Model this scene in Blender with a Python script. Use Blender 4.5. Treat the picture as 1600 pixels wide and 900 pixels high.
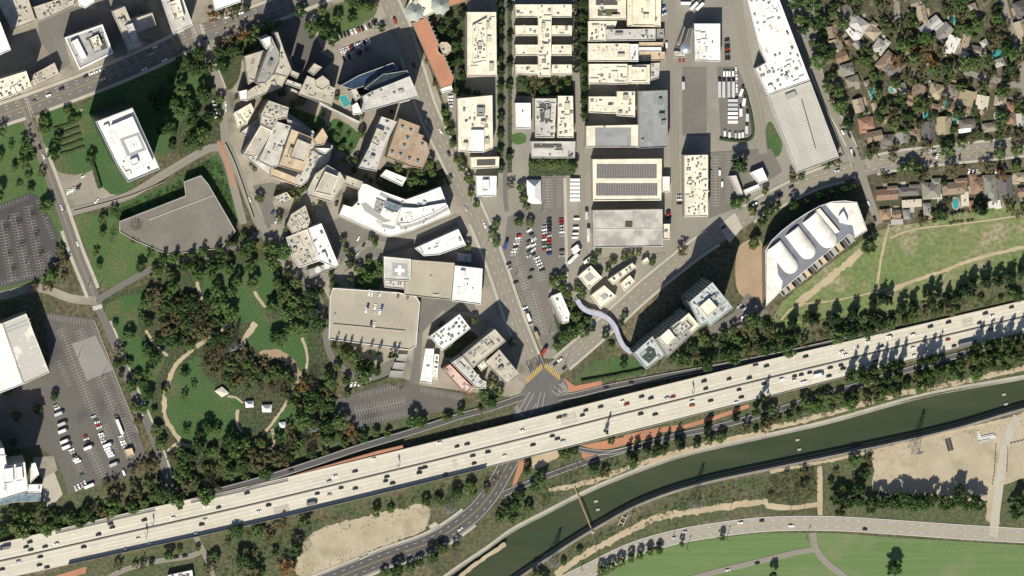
import bpy, bmesh, math, random
from mathutils import Vector, Matrix
from mathutils.geometry import delaunay_2d_cdt
for o in list(bpy.data.objects): bpy.data.objects.remove(o)
scene = bpy.context.scene
COL = scene.collection
R = math.radians
# ---------------------------------------------------------------- camera, sky, sun, exposure
S = 0.6                                  # metres on the ground for one unit of the survey sheet
ALT = 6000.0
CX, CY = -720.0, 540.0                   # the aircraft stands off to the north-west, looking straight down
cd = bpy.data.cameras.new('camera'); cam = bpy.data.objects.new('camera', cd); COL.objects.link(cam)
cam.location = (CX, CY, ALT); cam.rotation_euler = (0, 0, 0)
cd.sensor_width = 36; cd.lens = 36*ALT/960.0
cd.shift_x = -CX/960.0; cd.shift_y = -CY/960.0
cd.clip_start = 10; cd.clip_end = 20000
scene.camera = cam
SUN_EL, SHADOW_AZ = 46.0, 16.0           # shadows run 16 degrees east of the sheet's north
w = bpy.data.worlds.new('World'); scene.world = w; w.use_nodes = True
nt = w.node_tree
sky = nt.nodes.new('ShaderNodeTexSky'); sky.sky_type = 'NISHITA'; sky.sun_disc = False
sky.sun_elevation = R(SUN_EL); sky.sun_rotation = R(180+SHADOW_AZ)
bg = nt.nodes['Background']; bg.inputs['Strength'].default_value = 0.068
nt.links.new(sky.outputs[0], bg.inputs['Color'])
sd = bpy.data.lights.new('sun', 'SUN'); sun = bpy.data.objects.new('sun', sd); COL.objects.link(sun)
sd.energy = 4.4; sd.angle = R(0.5); sd.color = (1.0, 0.925, 0.775)
dv = Vector((math.cos(R(SUN_EL))*math.sin(R(SHADOW_AZ)), math.cos(R(SUN_EL))*math.cos(R(SHADOW_AZ)), -math.sin(R(SUN_EL))))
sun.rotation_euler = dv.to_track_quat('-Z', 'Y').to_euler()
vs = scene.view_settings
vs.view_transform = 'Standard'; vs.look = 'None'; vs.gamma = 1.0; vs.use_curve_mapping = False
vs.exposure = 0.52
rnd = random.Random(7)

# ---------------------------------------------------------------- coordinates
def G(x, y):
    return ((x-800)*S, (450-y)*S)
def P(x, y, z=0.0):
    gx, gy = G(x, y); k = (ALT-z)/ALT
    return Vector((CX+(gx-CX)*k, CY+(gy-CY)*k, z))
def poly_area(p):
    return sum(p[i][0]*p[(i+1) % len(p)][1]-p[(i+1) % len(p)][0]*p[i][1] for i in range(len(p)))/2
def ccw(p):
    return p if poly_area(p) > 0 else p[::-1]
def inside(p, poly):
    x, y = p; c = False; n = len(poly)
    for i in range(n):
        x1, y1 = poly[i][:2]; x2, y2 = poly[(i+1) % n][:2]
        if (y1 > y) != (y2 > y) and x < (x2-x1)*(y-y1)/(y2-y1)+x1: c = not c
    return c
def inset(p, d):
    n = len(p); out = []
    for i in range(n):
        a, b, c = Vector(p[i-1][:2]), Vector(p[i][:2]), Vector(p[(i+1) % n][:2])
        e1 = (b-a).normalized(); e2 = (c-b).normalized()
        n1 = Vector((-e1.y, e1.x)); n2 = Vector((-e2.y, e2.x))
        m = n1+n2; k = max(m.dot(n1), 0.35)
        out.append((b.x+m.x*d/k, b.y+m.y*d/k))
    return out
def spline(pts, step=4.0):
    out = []; n = len(pts)
    for i in range(n-1):
        p0 = pts[max(i-1, 0)]; p1 = pts[i]; p2 = pts[i+1]; p3 = pts[min(i+2, n-1)]
        L = math.hypot(p2[0]-p1[0], p2[1]-p1[1]); k = max(1, int(L/step))
        for j in range(k):
            t = j/k; t2 = t*t; t3 = t2*t
            out.append(tuple(0.5*(2*p1[a]+(p2[a]-p0[a])*t+(2*p0[a]-5*p1[a]+4*p2[a]-p3[a])*t2+(3*p1[a]-p0[a]-3*p2[a]+p3[a])*t3) for a in range(len(p1))))
    out.append(tuple(pts[-1])); return out
def closed_spline(pts, step=4.0, jitter=0.0, seed=1):
    n = len(pts); ext = [pts[-1]]+list(pts)+[pts[0], pts[1]]
    sp = []
    for i in range(1, n+1):
        p0, p1, p2, p3 = ext[i-1], ext[i], ext[i+1], ext[(i+2) if i+2 < len(ext) else 2]
        L = math.hypot(p2[0]-p1[0], p2[1]-p1[1]); k = max(1, int(L/step))
        for j in range(k):
            t = j/k; t2 = t*t; t3 = t2*t
            sp.append(tuple(0.5*(2*p1[a]+(p2[a]-p0[a])*t+(2*p0[a]-5*p1[a]+4*p2[a]-p3[a])*t2+(3*p1[a]-p0[a]-3*p2[a]+p3[a])*t3) for a in range(2)))
    if jitter:
        r = random.Random(seed)
        sp = [(x+r.gauss(0, jitter), y+r.gauss(0, jitter)) for x, y in sp]
    return sp

# ---------------------------------------------------------------- materials
def nodes_of(m):
    m.use_nodes = True; t = m.node_tree
    return t, t.nodes['Principled BSDF']
MATS = {}
def mix(t, fac, a, b, mode='MIX'):
    n = t.nodes.new('ShaderNodeMix'); n.data_type = 'RGBA'; n.blend_type = mode
    for sock, v in ((n.inputs['Factor'], fac), (n.inputs['A'], a), (n.inputs['B'], b)):
        if hasattr(v, 'is_output'): t.links.new(v, sock)
        elif isinstance(v, (int, float)): sock.default_value = v
        else: sock.default_value = (*v[:3], 1)
    return n.outputs['Result']
def noise(t, scale, detail=4, coord=None, rough=0.6):
    n = t.nodes.new('ShaderNodeTexNoise'); n.inputs['Scale'].default_value = scale
    n.inputs['Detail'].default_value = detail; n.inputs['Roughness'].default_value = rough
    if coord is None:
        g = t.nodes.new('ShaderNodeNewGeometry'); coord = g.outputs['Position']
    t.links.new(coord, n.inputs['Vector']); return n.outputs['Fac']
def ramp(t, fac, lo, hi):
    n = t.nodes.new('ShaderNodeMapRange'); n.inputs['From Min'].default_value = lo; n.inputs['From Max'].default_value = hi
    n.clamp = True; t.links.new(fac, n.inputs['Value']); return n.outputs['Result']
def sc(c, k): return tuple(min(1.0, v*k) for v in c)
def surf(name, c, c2=None, s1=0.03, s2=0.4, rough=0.85, lo=0.35, hi=0.65, fine=0.25, c3=None, s3=0.01, metal=0.0):
    """weathered surface: broad patches of c2 on c, fine mottling, optional third colour in large stains"""
    if name in MATS: return MATS[name]
    m = bpy.data.materials.new(name); t, b = nodes_of(m)
    c2 = c2 or sc(c, 0.8)
    col = mix(t, ramp(t, noise(t, s1, 5), lo, hi), c, c2)
    if c3: col = mix(t, ramp(t, noise(t, s3, 6), 0.52, 0.66), col, c3)
    col = mix(t, ramp(t, noise(t, s2, 3), 0.3, 0.75), col, sc(c2, 1-fine*1.6), 'MIX') if fine > 0.3 else mix(t, fine, col, mix(t, ramp(t, noise(t, s2, 3), 0.25, 0.75), (0.35, 0.35, 0.35), (1, 1, 1)), 'MULTIPLY')
    t.links.new(col, b.inputs['Base Color']); b.inputs['Roughness'].default_value = rough; b.inputs['Metallic'].default_value = metal
    MATS[name] = m; return m
def plain(name, c, rough=0.6, metal=0.0):
    if name in MATS: return MATS[name]
    m = bpy.data.materials.new(name); t, b = nodes_of(m)
    t.links.new(mix(t, 0.3, c, mix(t, ramp(t, noise(t, 0.8, 3), 0.3, 0.7), sc(c, 0.7), sc(c, 1.1))), b.inputs['Base Color'])
    b.inputs['Roughness'].default_value = rough; b.inputs['Metallic'].default_value = metal
    MATS[name] = m; return m
def glass(name, c, rough=0.12):
    if name in MATS: return MATS[name]
    m = bpy.data.materials.new(name); t, b = nodes_of(m)
    t.links.new(mix(t, ramp(t, noise(t, 0.25, 2), 0.4, 0.6), c, sc(c, 1.6)), b.inputs['Base Color'])
    b.inputs['Roughness'].default_value = rough; b.inputs['Specular IOR Level'].default_value = 0.7
    MATS[name] = m; return m
def object_colour(name, rough=0.3, metal=0.0):
    if name in MATS: return MATS[name]
    m = bpy.data.materials.new(name); t, b = nodes_of(m)
    oi = t.nodes.new('ShaderNodeObjectInfo'); t.links.new(oi.outputs['Color'], b.inputs['Base Color'])
    b.inputs['Roughness'].default_value = rough; b.inputs['Metallic'].default_value = metal
    MATS[name] = m; return m
def roof_mat(c):
    key = 'roof_%02d_%02d_%02d' % tuple(int(v*99) for v in c)
    if key in MATS: return MATS[key]
    m = bpy.data.materials.new(key); t, b = nodes_of(m)
    col = mix(t, ramp(t, noise(t, 0.06, 6, rough=0.7), 0.4, 0.72), c, sc(c, 0.74))
    col = mix(t, ramp(t, noise(t, 0.35, 4, rough=0.7), 0.55, 0.75), col, sc(c, 0.6))
    tc = t.nodes.new('ShaderNodeTexCoord'); sn = t.nodes.new('ShaderNodeVectorMath'); sn.operation = 'SNAP'; sn.inputs[1].default_value = (7.0, 5.0, 50.0); t.links.new(tc.outputs['Object'], sn.inputs[0])
    wn = t.nodes.new('ShaderNodeTexWhiteNoise'); wn.noise_dimensions = '3D'; t.links.new(sn.outputs[0], wn.inputs['Vector'])
    col = mix(t, ramp(t, wn.outputs['Value'], .45, 1.6), col, sc(c, 0.55))           # patched felt sheets
    # membrane seams: faint thin lines every few metres
    g = t.nodes.new('ShaderNodeTexCoord'); sx = t.nodes.new('ShaderNodeSeparateXYZ'); t.links.new(g.outputs['Object'], sx.inputs[0])
    fr = t.nodes.new('ShaderNodeMath'); fr.operation = 'PINGPONG'; fr.inputs[1].default_value = 2.5; t.links.new(sx.outputs[0], fr.inputs[0])
    st = t.nodes.new('ShaderNodeMath'); st.operation = 'LESS_THAN'; st.inputs[1].default_value = 0.12; t.links.new(fr.outputs[0], st.inputs[0])
    k = t.nodes.new('ShaderNodeMath'); k.operation = 'MULTIPLY'; k.inputs[1].default_value = 0.3; t.links.new(st.outputs[0], k.inputs[0])
    col = mix(t, k.outputs[0], col, sc(c, 0.5))
    t.links.new(col, b.inputs['Base Color']); b.inputs['Roughness'].default_value = 0.8
    MATS[key] = m; return m
def road_mat(name, c, lane=3.5, joint=0.0, strength=0.35):
    """UV.x runs along the road in metres, UV.y across it: wheel tracks, oil down the lane middle, patches"""
    if name in MATS: return MATS[name]
    m = bpy.data.materials.new(name); t, b = nodes_of(m)
    uv = t.nodes.new('ShaderNodeUVMap'); sx = t.nodes.new('ShaderNodeSeparateXYZ'); t.links.new(uv.outputs[0], sx.inputs[0])
    mp = t.nodes.new('ShaderNodeMapping'); mp.inputs['Scale'].default_value = (0.012, 0.55, 1); t.links.new(uv.outputs[0], mp.inputs['Vector'])
    streak = noise(t, 1.0, 6, mp.outputs[0], 0.7)
    s = t.nodes.new('ShaderNodeMath'); s.operation = 'MULTIPLY'; s.inputs[1].default_value = 2*math.pi/lane; t.links.new(sx.outputs[1], s.inputs[0])
    cs = t.nodes.new('ShaderNodeMath'); cs.operation = 'COSINE'; t.links.new(s.outputs[0], cs.inputs[0])
    col = mix(t, ramp(t, streak, 0.35, 0.7), c, sc(c, 1-strength))
    lanew = ramp(t, cs.outputs[0], -1.0, 1.0)
    k = t.nodes.new('ShaderNodeMath'); k.operation = 'MULTIPLY'; k.inputs[1].default_value = strength*0.9; t.links.new(lanew, k.inputs[0])
    col = mix(t, k.outputs[0], sc(c, 0.62) if False else col, sc(c, 0.55))
    col = mix(t, ramp(t, noise(t, 0.02, 4), 0.5, 0.7), col, sc(c, 0.88))
    col = mix(t, 0.3, col, mix(t, ramp(t, noise(t, 0.5, 3), 0.3, 0.7), (0.6, 0.6, 0.6), (1, 1, 1)), 'MULTIPLY')
    if joint:
        sn = t.nodes.new('ShaderNodeVectorMath'); sn.operation = 'SNAP'; sn.inputs[1].default_value = (joint*2, 3.6, 1); t.links.new(uv.outputs[0], sn.inputs[0])
        wn = t.nodes.new('ShaderNodeTexWhiteNoise'); wn.noise_dimensions = '2D'; t.links.new(sn.outputs[0], wn.inputs['Vector'])
        col = mix(t, ramp(t, wn.outputs['Value'], .55, 2.2), col, sc(c, 0.55))       # slabs relaid at different times
        sn2 = t.nodes.new('ShaderNodeVectorMath'); sn2.operation = 'SNAP'; sn2.inputs[1].default_value = (63, 10.8, 1); t.links.new(uv.outputs[0], sn2.inputs[0])
        wn2 = t.nodes.new('ShaderNodeTexWhiteNoise'); wn2.noise_dimensions = '2D'; t.links.new(sn2.outputs[0], wn2.inputs['Vector'])
        col = mix(t, ramp(t, wn2.outputs['Value'], .3, 3.2), col, sc(c, 0.6))
        pp = t.nodes.new('ShaderNodeMath'); pp.operation = 'PINGPONG'; pp.inputs[1].default_value = joint; t.links.new(sx.outputs[0], pp.inputs[0])
        lt = t.nodes.new('ShaderNodeMath'); lt.operation = 'LESS_THAN'; lt.inputs[1].default_value = 0.1; t.links.new(pp.outputs[0], lt.inputs[0])
        kk = t.nodes.new('ShaderNodeMath'); kk.operation = 'MULTIPLY'; kk.inputs[1].default_value = 0.25; t.links.new(lt.outputs[0], kk.inputs[0])
        col = mix(t, kk.outputs[0], col, sc(c, 0.5))
    t.links.new(col, b.inputs['Base Color']); b.inputs['Roughness'].default_value = 0.9
    MATS[name] = m; return m

# ---------------------------------------------------------------- mesh helpers
def new_obj(name, mesh, parent=None, mat=None):
    o = bpy.data.objects.new(name, mesh); COL.objects.link(o)
    if parent is not None: o.parent = parent
    if mat is not None and mesh is not None and not mesh.materials: mesh.materials.append(mat)
    return o
def mesh_from(name, verts, faces, mats=None, midx=None, uvs=None, smooth=False):
    me = bpy.data.meshes.new(name); me.from_pydata([tuple(v) for v in verts], [], faces)
    for m in (mats or []): me.materials.append(m)
    if midx: me.polygons.foreach_set('material_index', midx)
    if uvs:
        l = me.uv_layers.new(name='UVMap'); 
        vals = []
        for p in me.polygons:
            for vi in p.vertices: vals.extend(uvs[vi])
        l.data.foreach_set('uv', vals)
    if smooth: me.polygons.foreach_set('use_smooth', [True]*len(me.polygons))
    me.update(); return me
def cap(pts):
    """robust triangulation of a simple outline -> points, triangles (counter-clockwise)"""
    n = len(pts)
    vs_, _e, fs_, *_r = delaunay_2d_cdt([Vector(p[:2]) for p in pts], [(i, (i+1) % n) for i in range(n)], [], 1, 1e-5)
    out = []
    for f in fs_:
        a, b, c = [vs_[i] for i in f[:3]]
        out.append(tuple(f) if (b-a).cross(c-a) > 0 else tuple(reversed(f)))
    return [(v.x, v.y) for v in vs_], out
def poly_mesh(name, pts, z):
    """flat sheet; pts are world xy"""
    V, F = cap(ccw(pts)); return mesh_from(name, [(x, y, z) for x, y in V], F)
def prism_mesh(name, pts, z0, z1, top=True, top_pts=None):
    pts = ccw(pts); n = len(pts)
    V = [(x, y, z0) for x, y in pts]+[(x, y, z1) for x, y in pts]; F = [(i, (i+1) % n, n+(i+1) % n, n+i) for i in range(n)]
    if top:
        W, T = cap(pts); k = len(V); V += [(x, y, z1) for x, y in W]; F += [tuple(k+i for i in t) for t in T]
    return mesh_from(name, V, F)
def ring_mesh(name, outer, inner, z0, z1):
    """upright closed band between two outlines (parapet, window band)"""
    n = len(outer); V = []; F = []
    for p in (outer, inner):
        for z in (z0, z1): V += [(x, y, z) for x, y in p]
    o0, o1, i0, i1 = 0, n, 2*n, 3*n
    for i in range(n):
        j = (i+1) % n
        F += [(o0+i, o0+j, o1+j, o1+i), (i0+j, i0+i, i1+i, i1+j), (o1+i, o1+j, i1+j, i1+i), (o0+j, o0+i, i0+i, i0+j)]
    return mesh_from(name, V, F)
def boxes_mesh(name, boxes, mats=None):
    """boxes: (cx,cy,z0,sx,sy,sz,angle[,mat])"""
    V = []; F = []; M = []
    for b in boxes:
        cx, cy, z0, sx, sy, sz, a = b[:7]; ca, sa = math.cos(a), math.sin(a); k = len(V)
        for dz in (0, sz):
            for dx, dy in ((-1, -1), (1, -1), (1, 1), (-1, 1)):
                x, y = dx*sx/2, dy*sy/2
                V.append((cx+x*ca-y*sa, cy+x*sa+y*ca, z0+dz))
        F += [(k, k+1, k+5, k+4), (k+1, k+2, k+6, k+5), (k+2, k+3, k+7, k+6), (k+3, k, k+4, k+7), (k+4, k+5, k+6, k+7), (k+3, k+2, k+1, k)]
        M += [b[7] if len(b) > 7 else 0]*6
    return mesh_from(name, V, F, mats, M if mats else None)
def tube(V, F, a, b, r0, r1, n=6):
    a = Vector(a); b = Vector(b); d = (b-a); 
    if d.length < 1e-6: return
    q = d.to_track_quat('Z', 'Y'); k = len(V)
    for c, r in ((a, r0), (b, r1)):
        for i in range(n):
            t = 2*math.pi*i/n; V.append(c+q @ Vector((math.cos(t)*r, math.sin(t)*r, 0)))
    for i in range(n):
        j = (i+1) % n; F.append((k+i, k+j, k+n+j, k+n+i))
    F.append(tuple(k+n+i for i in range(n)))

# ---------------------------------------------------------------- things, labels
REG = []
def tag(o, label, cat, group=None, pos=None):
    o['label'] = label; o['category'] = cat
    if group: o['group'] = group
    REG.append((o, label, pos or (o.location.x, o.location.y))); return o
def root(name, loc, rz=0.0):
    o = bpy.data.objects.new(name, None); COL.objects.link(o); o.location = loc; o.rotation_euler = (0, 0, rz)
    o.empty_display_size = 1; return o
def kind(o, k): o['kind'] = k; return o
ORD = ['', 'first', 'second', 'third', 'fourth', 'fifth', 'sixth', 'seventh', 'eighth', 'ninth', 'tenth', 'eleventh', 'twelfth']
def ordinal(i):
    if i < len(ORD): return ORD[i]
    return '%d%s' % (i, 'th' if 10 <= i % 100 <= 20 else {1: 'st', 2: 'nd', 3: 'rd'}.get(i % 10, 'th'))
def finish_labels():
    by = {}
    for o, l, p in REG: by.setdefault(l, []).append((o, p))
    for l, lst in by.items():
        if len(lst) == 1: continue
        lst.sort(key=lambda e: e[1][0]); n = len(lst)
        for i, (o, p) in enumerate(lst):
            if i == 0: s = 'leftmost'
            elif i == n-1: s = 'rightmost'
            elif i+1 <= n/2: s = ordinal(i+1)+' from the left'
            else: s = ordinal(n-i)+' from the right'
            o['label'] = l+', '+s
# ---------------------------------------------------------------- sheets and ribbons
def sheet(name, pts, z, mat, parent=None, smooth=False, jitter=0.0, step=5, k='structure', seed=3):
    if smooth == 'lin':
        r = random.Random(seed); q = []
        for a, b in zip(pts, pts[1:]+pts[:1]):
            n = max(1, int(math.hypot(b[0]-a[0], b[1]-a[1])/4)); q += [(a[0]+(b[0]-a[0])*i/n+r.gauss(0, jitter), a[1]+(b[1]-a[1])*i/n+r.gauss(0, jitter)) for i in range(n)]
        pts = q
    elif smooth: pts = closed_spline(pts, step, jitter, seed)
    o = new_obj(name, poly_mesh(name, [G(*p) for p in pts], z), parent, mat)
    if parent is None: kind(o, k)
    return o
def frame(path):
    """cumulative length and left normals of a world polyline"""
    n = len(path); s = [0.0]; N = []
    for i in range(1, n): s.append(s[-1]+math.hypot(path[i][0]-path[i-1][0], path[i][1]-path[i-1][1]))
    for i in range(n):
        a = path[max(i-1, 0)]; b = path[min(i+1, n-1)]; dx, dy = b[0]-a[0], b[1]-a[1]; L = math.hypot(dx, dy) or 1
        N.append((-dy/L, dx/L))
    return s, N
def lerp_list(t, tab):
    for (a, va), (b, vb) in zip(tab, tab[1:]):
        if t <= b: return va+(vb-va)*max(0, min(1, (t-a)/(b-a)))
    return tab[-1][1]
class Path:
    """centre line given on the sheet; z may vary along it; offsets are metres to the left"""
    def __init__(self, pts, z=0.0, step=6.0):
        self.pts = spline(pts, step); zf = z if callable(z) else (lambda x, y: z)
        self.w = []
        for x, y in self.pts:
            zz = zf(x, y); p = P(x, y, zz) if zz > 0.3 else Vector((*G(x, y), zz)); self.w.append((p.x, p.y, zz))
        self.s, self.N = frame(self.w)
    def at(self, i, off, dz=0.0):
        x, y, z = self.w[i]; return Vector((x+self.N[i][0]*off, y+self.N[i][1]*off, z+dz))
    def point(self, d, off, dz=0.0):
        d = max(0, min(self.s[-1]-1e-4, d)); lo = 0
        while self.s[lo+1] < d: lo += 1
        t = (d-self.s[lo])/(self.s[lo+1]-self.s[lo]); return self.at(lo, off, dz).lerp(self.at(lo+1, off, dz), t)
    def heading(self, d):
        a = self.point(max(0, d-1), 0); b = self.point(min(self.s[-1], d+1), 0); return math.atan2(b.y-a.y, b.x-a.x)
    def locate(self, x, y):
        best = None
        for i in range(len(self.w)-1):
            a = Vector(self.w[i][:2]); b = Vector(self.w[i+1][:2]); p = Vector((x, y)); ab = b-a
            t = max(0, min(1, (p-a).dot(ab)/ab.length_squared)); q = a+ab*t; d = (p-q).length
            if best is None or d < best[0]:
                side = ab.x*(p-a).y-ab.y*(p-a).x
                best = (d, self.s[i]+t*ab.length, math.copysign(d, side))
        return best[1], best[2]
    def ribbon(self, name, left, right, dz, mat, parent=None, skirt=0.0, k='structure', cross=1, rng=None):
        V = []; F = []; U = []; idx = range(len(self.w)) if rng is None else [i for i in range(len(self.w)) if rng[0] <= self.pts[i][0] <= rng[1]]
        lf = left if callable(left) else (lambda x: left); rf = right if callable(right) else (lambda x: right)
        c = cross+1; jit = abs(lf(800)-rf(800))*.10 if mat.name == 'dirt_path' else 0; rj = random.Random(5)
        for i in idx:
            l, r = lf(self.pts[i][0]), rf(self.pts[i][0])
            for j in range(c):
                o = l+(r-l)*j/cross; o = o+rj.gauss(0, jit) if jit else o; V.append(self.at(i, o, dz)); U.append((self.s[i], o))
        m = len(idx) if not isinstance(idx, range) else len(self.w)
        for i in range(m-1):
            for j in range(cross): a = i*c+j; F.append((a, a+1, a+c+1, a+c))
        if skirt:
            for j, flip in ((0, 1), (cross, 0)):
                k0 = len(V)
                for i in range(m):
                    v = V[i*c+j]; V.append(Vector((v.x, v.y, v.z-skirt if skirt < 50 else -0.2))); U.append(U[i*c+j])
                for i in range(m-1):
                    a, b = i*c+j, (i+1)*c+j; F.append((a, b, k0+i+1, k0+i) if flip else (b, a, k0+i, k0+i+1))
        o = new_obj(name, mesh_from(name, V, F, [mat], None, U), parent)
        if parent is None: kind(o, k)
        return o
    def line(self, name, off, width, dz, mat, parent, dash=None, rng=None):
        V = []; F = []; of = off if callable(off) else (lambda x: off)
        def seg(d0, d1):
            n = max(1, int((d1-d0)/8)); k = len(V)
            for q in range(n+1):
                d = d0+(d1-d0)*q/n; i = min(range(len(self.s)), key=lambda e: abs(self.s[e]-d)) if callable(off) else 0
                o_ = of(self.pts[i][0]); V.append(self.point(d, o_+width/2, dz)); V.append(self.point(d, o_-width/2, dz))
            for q in range(n): a = k+2*q; F.append((a, a+1, a+3, a+2))
        a0, a1 = rng or (0, self.s[-1])
        if dash:
            d = a0
            while d < a1: seg(d, min(a1, d+dash[0])); d += dash[0]+dash[1]
        else: seg(a0, a1)
        return new_obj(name, mesh_from(name, V, F, [mat]), parent)
# ================================================================ GROUND, WATER, ROADS
M_earth = surf('earth', (0.15, 0.125, 0.075), (0.07, 0.085, 0.03), 0.02, 0.25, fine=0.5, c3=(0.2, 0.17, 0.11), s3=0.012)
M_litter = surf('leaf_litter', (0.085, 0.085, 0.04), (0.045, 0.09, 0.026), 0.05, 0.4, fine=0.6)
M_lawn = surf('lawn', (0.05, 0.12, 0.026), (0.08, 0.135, 0.038), 0.04, 0.5, fine=0.35, c3=(0.13, 0.13, 0.06), s3=0.025)
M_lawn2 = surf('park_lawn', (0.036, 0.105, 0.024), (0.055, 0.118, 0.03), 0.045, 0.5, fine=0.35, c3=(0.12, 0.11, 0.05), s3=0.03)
M_meadow = surf('meadow', (0.12, 0.20, 0.058), (0.19, 0.22, 0.085), 0.03, 0.25, fine=0.35, c3=(0.34, 0.285, 0.195), s3=0.028)
M_scrub = surf('scrub_ground', (0.06, 0.10, 0.032), (0.12, 0.125, 0.06), 0.035, 0.35, fine=0.5, c3=(0.14, 0.12, 0.07), s3=0.03)
M_dirt = surf('bare_dirt', (0.42, 0.36, 0.265), (0.35, 0.30, 0.215), 0.05, 0.5, fine=0.28, c3=(0.28, 0.25, 0.165), s3=0.035)
M_path = surf('dirt_path', (0.42, 0.35, 0.24), (0.34, 0.28, 0.19), 0.05, 0.5, fine=0.2)
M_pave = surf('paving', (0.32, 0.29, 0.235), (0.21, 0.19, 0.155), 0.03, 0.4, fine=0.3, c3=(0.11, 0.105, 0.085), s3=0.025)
M_walk = surf('sidewalk_concrete', (0.42, 0.395, 0.335), (0.36, 0.335, 0.28), 0.06, 0.7, fine=0.25)
M_yard = surf('studio_yard', (0.26, 0.245, 0.21), (0.20, 0.19, 0.165), 0.02, 0.4, fine=0.25, c3=(0.30, 0.28, 0.235), s3=0.015)
M_lot = surf('lot_asphalt', (0.10, 0.093, 0.084), (0.12, 0.112, 0.10), 0.02, 0.4, fine=0.25, c3=(0.068, 0.064, 0.063), s3=0.02)
M_lot2 = surf('lot_asphalt_grey', (0.155, 0.146, 0.13), (0.13, 0.122, 0.108), 0.02, 0.4, fine=0.25, c3=(0.16, 0.15, 0.14), s3=0.02)
M_lotnew = surf('lot_patch', (0.24, 0.23, 0.215), (0.215, 0.205, 0.19), 0.05, 0.5, fine=0.2)
M_conc = surf('concrete', (0.40, 0.38, 0.32), (0.33, 0.31, 0.265), 0.05, 0.5, fine=0.25)
M_concd = surf('stained_concrete', (0.25, 0.235, 0.205), (0.17, 0.16, 0.14), 0.05, 0.5, fine=0.3)
M_white = plain('white_paint', (0.75, 0.75, 0.72), 0.7)
M_faint = plain('worn_white_paint', (0.42, 0.41, 0.38), 0.8)
M_stall = plain('stall_paint', (0.40, 0.39, 0.365), 0.8)
M_yellow = plain('yellow_paint', (0.46, 0.33, 0.11), 0.7)
M_terra = surf('terracotta_paving', (0.42, 0.20, 0.12), (0.34, 0.165, 0.10), 0.05, 0.6, fine=0.3)
M_brickpave = surf('brick_plaza', (0.36, 0.27, 0.18), (0.30, 0.22, 0.14), 0.05, 0.6, fine=0.3)
M_fwy = road_mat('freeway_concrete', (0.60, 0.565, 0.475), 3.6, 4.5, 0.24)
M_asph = road_mat('road_asphalt', (0.155, 0.147, 0.135), 3.4, 0, 0.22)
M_asphd = road_mat('road_asphalt_dark', (0.088, 0.085, 0.085), 3.4, 0, 0.2)
M_asphp = road_mat('road_concrete_pale', (0.33, 0.31, 0.265), 3.4, 0, 0.2)
M_asphl = road_mat('road_asphalt_pale', (0.245, 0.228, 0.195), 3.4, 0, 0.2)
M_dark = plain('dark_metal', (0.05, 0.05, 0.05), 0.5)
M_steel = plain('galvanised_steel', (0.45, 0.46, 0.46), 0.4, 0.6)
_z = [0]
def Z(level):
    _z[0] += 1; return level+_z[0]*0.0015

# --- one terrain sheet with the flood channel cut into it
ST = [((4000, 90), (4000, 130)), ((1700, 570), (1700, 616)), ((1600, 590), (1600, 638)), ((1450, 617), (1475, 674)), ((1300, 658), (1325, 707)), ((1200, 681), (1203, 732)),
      ((1065, 712), (1085, 758)), ((955, 752), (1000, 787)), ((900, 777), (940, 819)), ((850, 803), (890, 849)), ((800, 829), (840, 882)), ((762, 857), (805, 906)),
      ((700, 899), (750, 946)), ((600, 975), (650, 1020)), ((-4000, 4200), (-3900, 4300))]
stn = spline([a for a, b in ST[1:-1]], 14); sts = spline([b for a, b in ST[1:-1]], 14)
n_ = 60
def resample(pl, n):
    w = [0]
    for a, b in zip(pl, pl[1:]): w.append(w[-1]+math.hypot(b[0]-a[0], b[1]-a[1]))
    out = []
    for i in range(n+1):
        d = w[-1]*i/n; k = 0
        while k < len(w)-2 and w[k+1] < d: k += 1
        t = (d-w[k])/max(1e-6, w[k+1]-w[k]); out.append((pl[k][0]+(pl[k+1][0]-pl[k][0])*t, pl[k][1]+(pl[k+1][1]-pl[k][1])*t))
    return out
NB = [ST[0][0]]+resample(stn, n_)+[ST[-1][0]]; SB = [ST[0][1]]+resample(sts, n_)+[ST[-1][1]]
def build_terrain():
    V = []; F = []; M = []; m = len(NB)
    for i in range(m):
        a = Vector(G(*NB[i])); b = Vector(G(*SB[i])); d = (b-a).normalized()
        fx = a.x if 0 < i < m-1 else math.copysign(5000, a.x)
        V += [(fx if i in (0, m-1) else a.x, 5000, 0), (a.x, a.y, 0), (a.x+d.x*3.2, a.y+d.y*3.2, -5.5), (b.x-d.x*3.0, b.y-d.y*3.0, -5.5), (b.x, b.y, 0), (b.x if 0 < i < m-1 else fx, -6000, 0)]
    for i in range(m-1):
        for j in range(5):
            a = i*6+j; F.append((a, a+6, a+7, a+1)); M.append((0, 1, 2, 1, 0)[j])
    o = new_obj('ground', mesh_from('ground', V, F, [M_earth, M_concd, M_concd], M)); kind(o, 'structure')
    return o
ground = build_terrain()
def channel_mats():
    m = bpy.data.materials.new('channel_water'); t, b = nodes_of(m)
    mp = t.nodes.new('ShaderNodeMapping'); g = t.nodes.new('ShaderNodeNewGeometry'); t.links.new(g.outputs['Position'], mp.inputs['Vector'])
    mp.inputs['Rotation'].default_value = (0, 0, -R(20)); mp.inputs['Scale'].default_value = (0.25, 1, 1)
    col = mix(t, ramp(t, noise(t, 0.05, 5, mp.outputs[0]), 0.35, 0.65), (0.020, 0.036, 0.013), (0.036, 0.046, 0.020))
    col = mix(t, ramp(t, noise(t, 0.18, 5, mp.outputs[0]), 0.55, 0.75), col, (0.026, 0.052, 0.014))
    col = mix(t, ramp(t, noise(t, 0.02, 6, mp.outputs[0]), 0.55, 0.75), col, (0.055, 0.058, 0.032))
    t.links.new(col, b.inputs['Base Color']); b.inputs['Roughness'].default_value = 0.35
    return m
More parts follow.
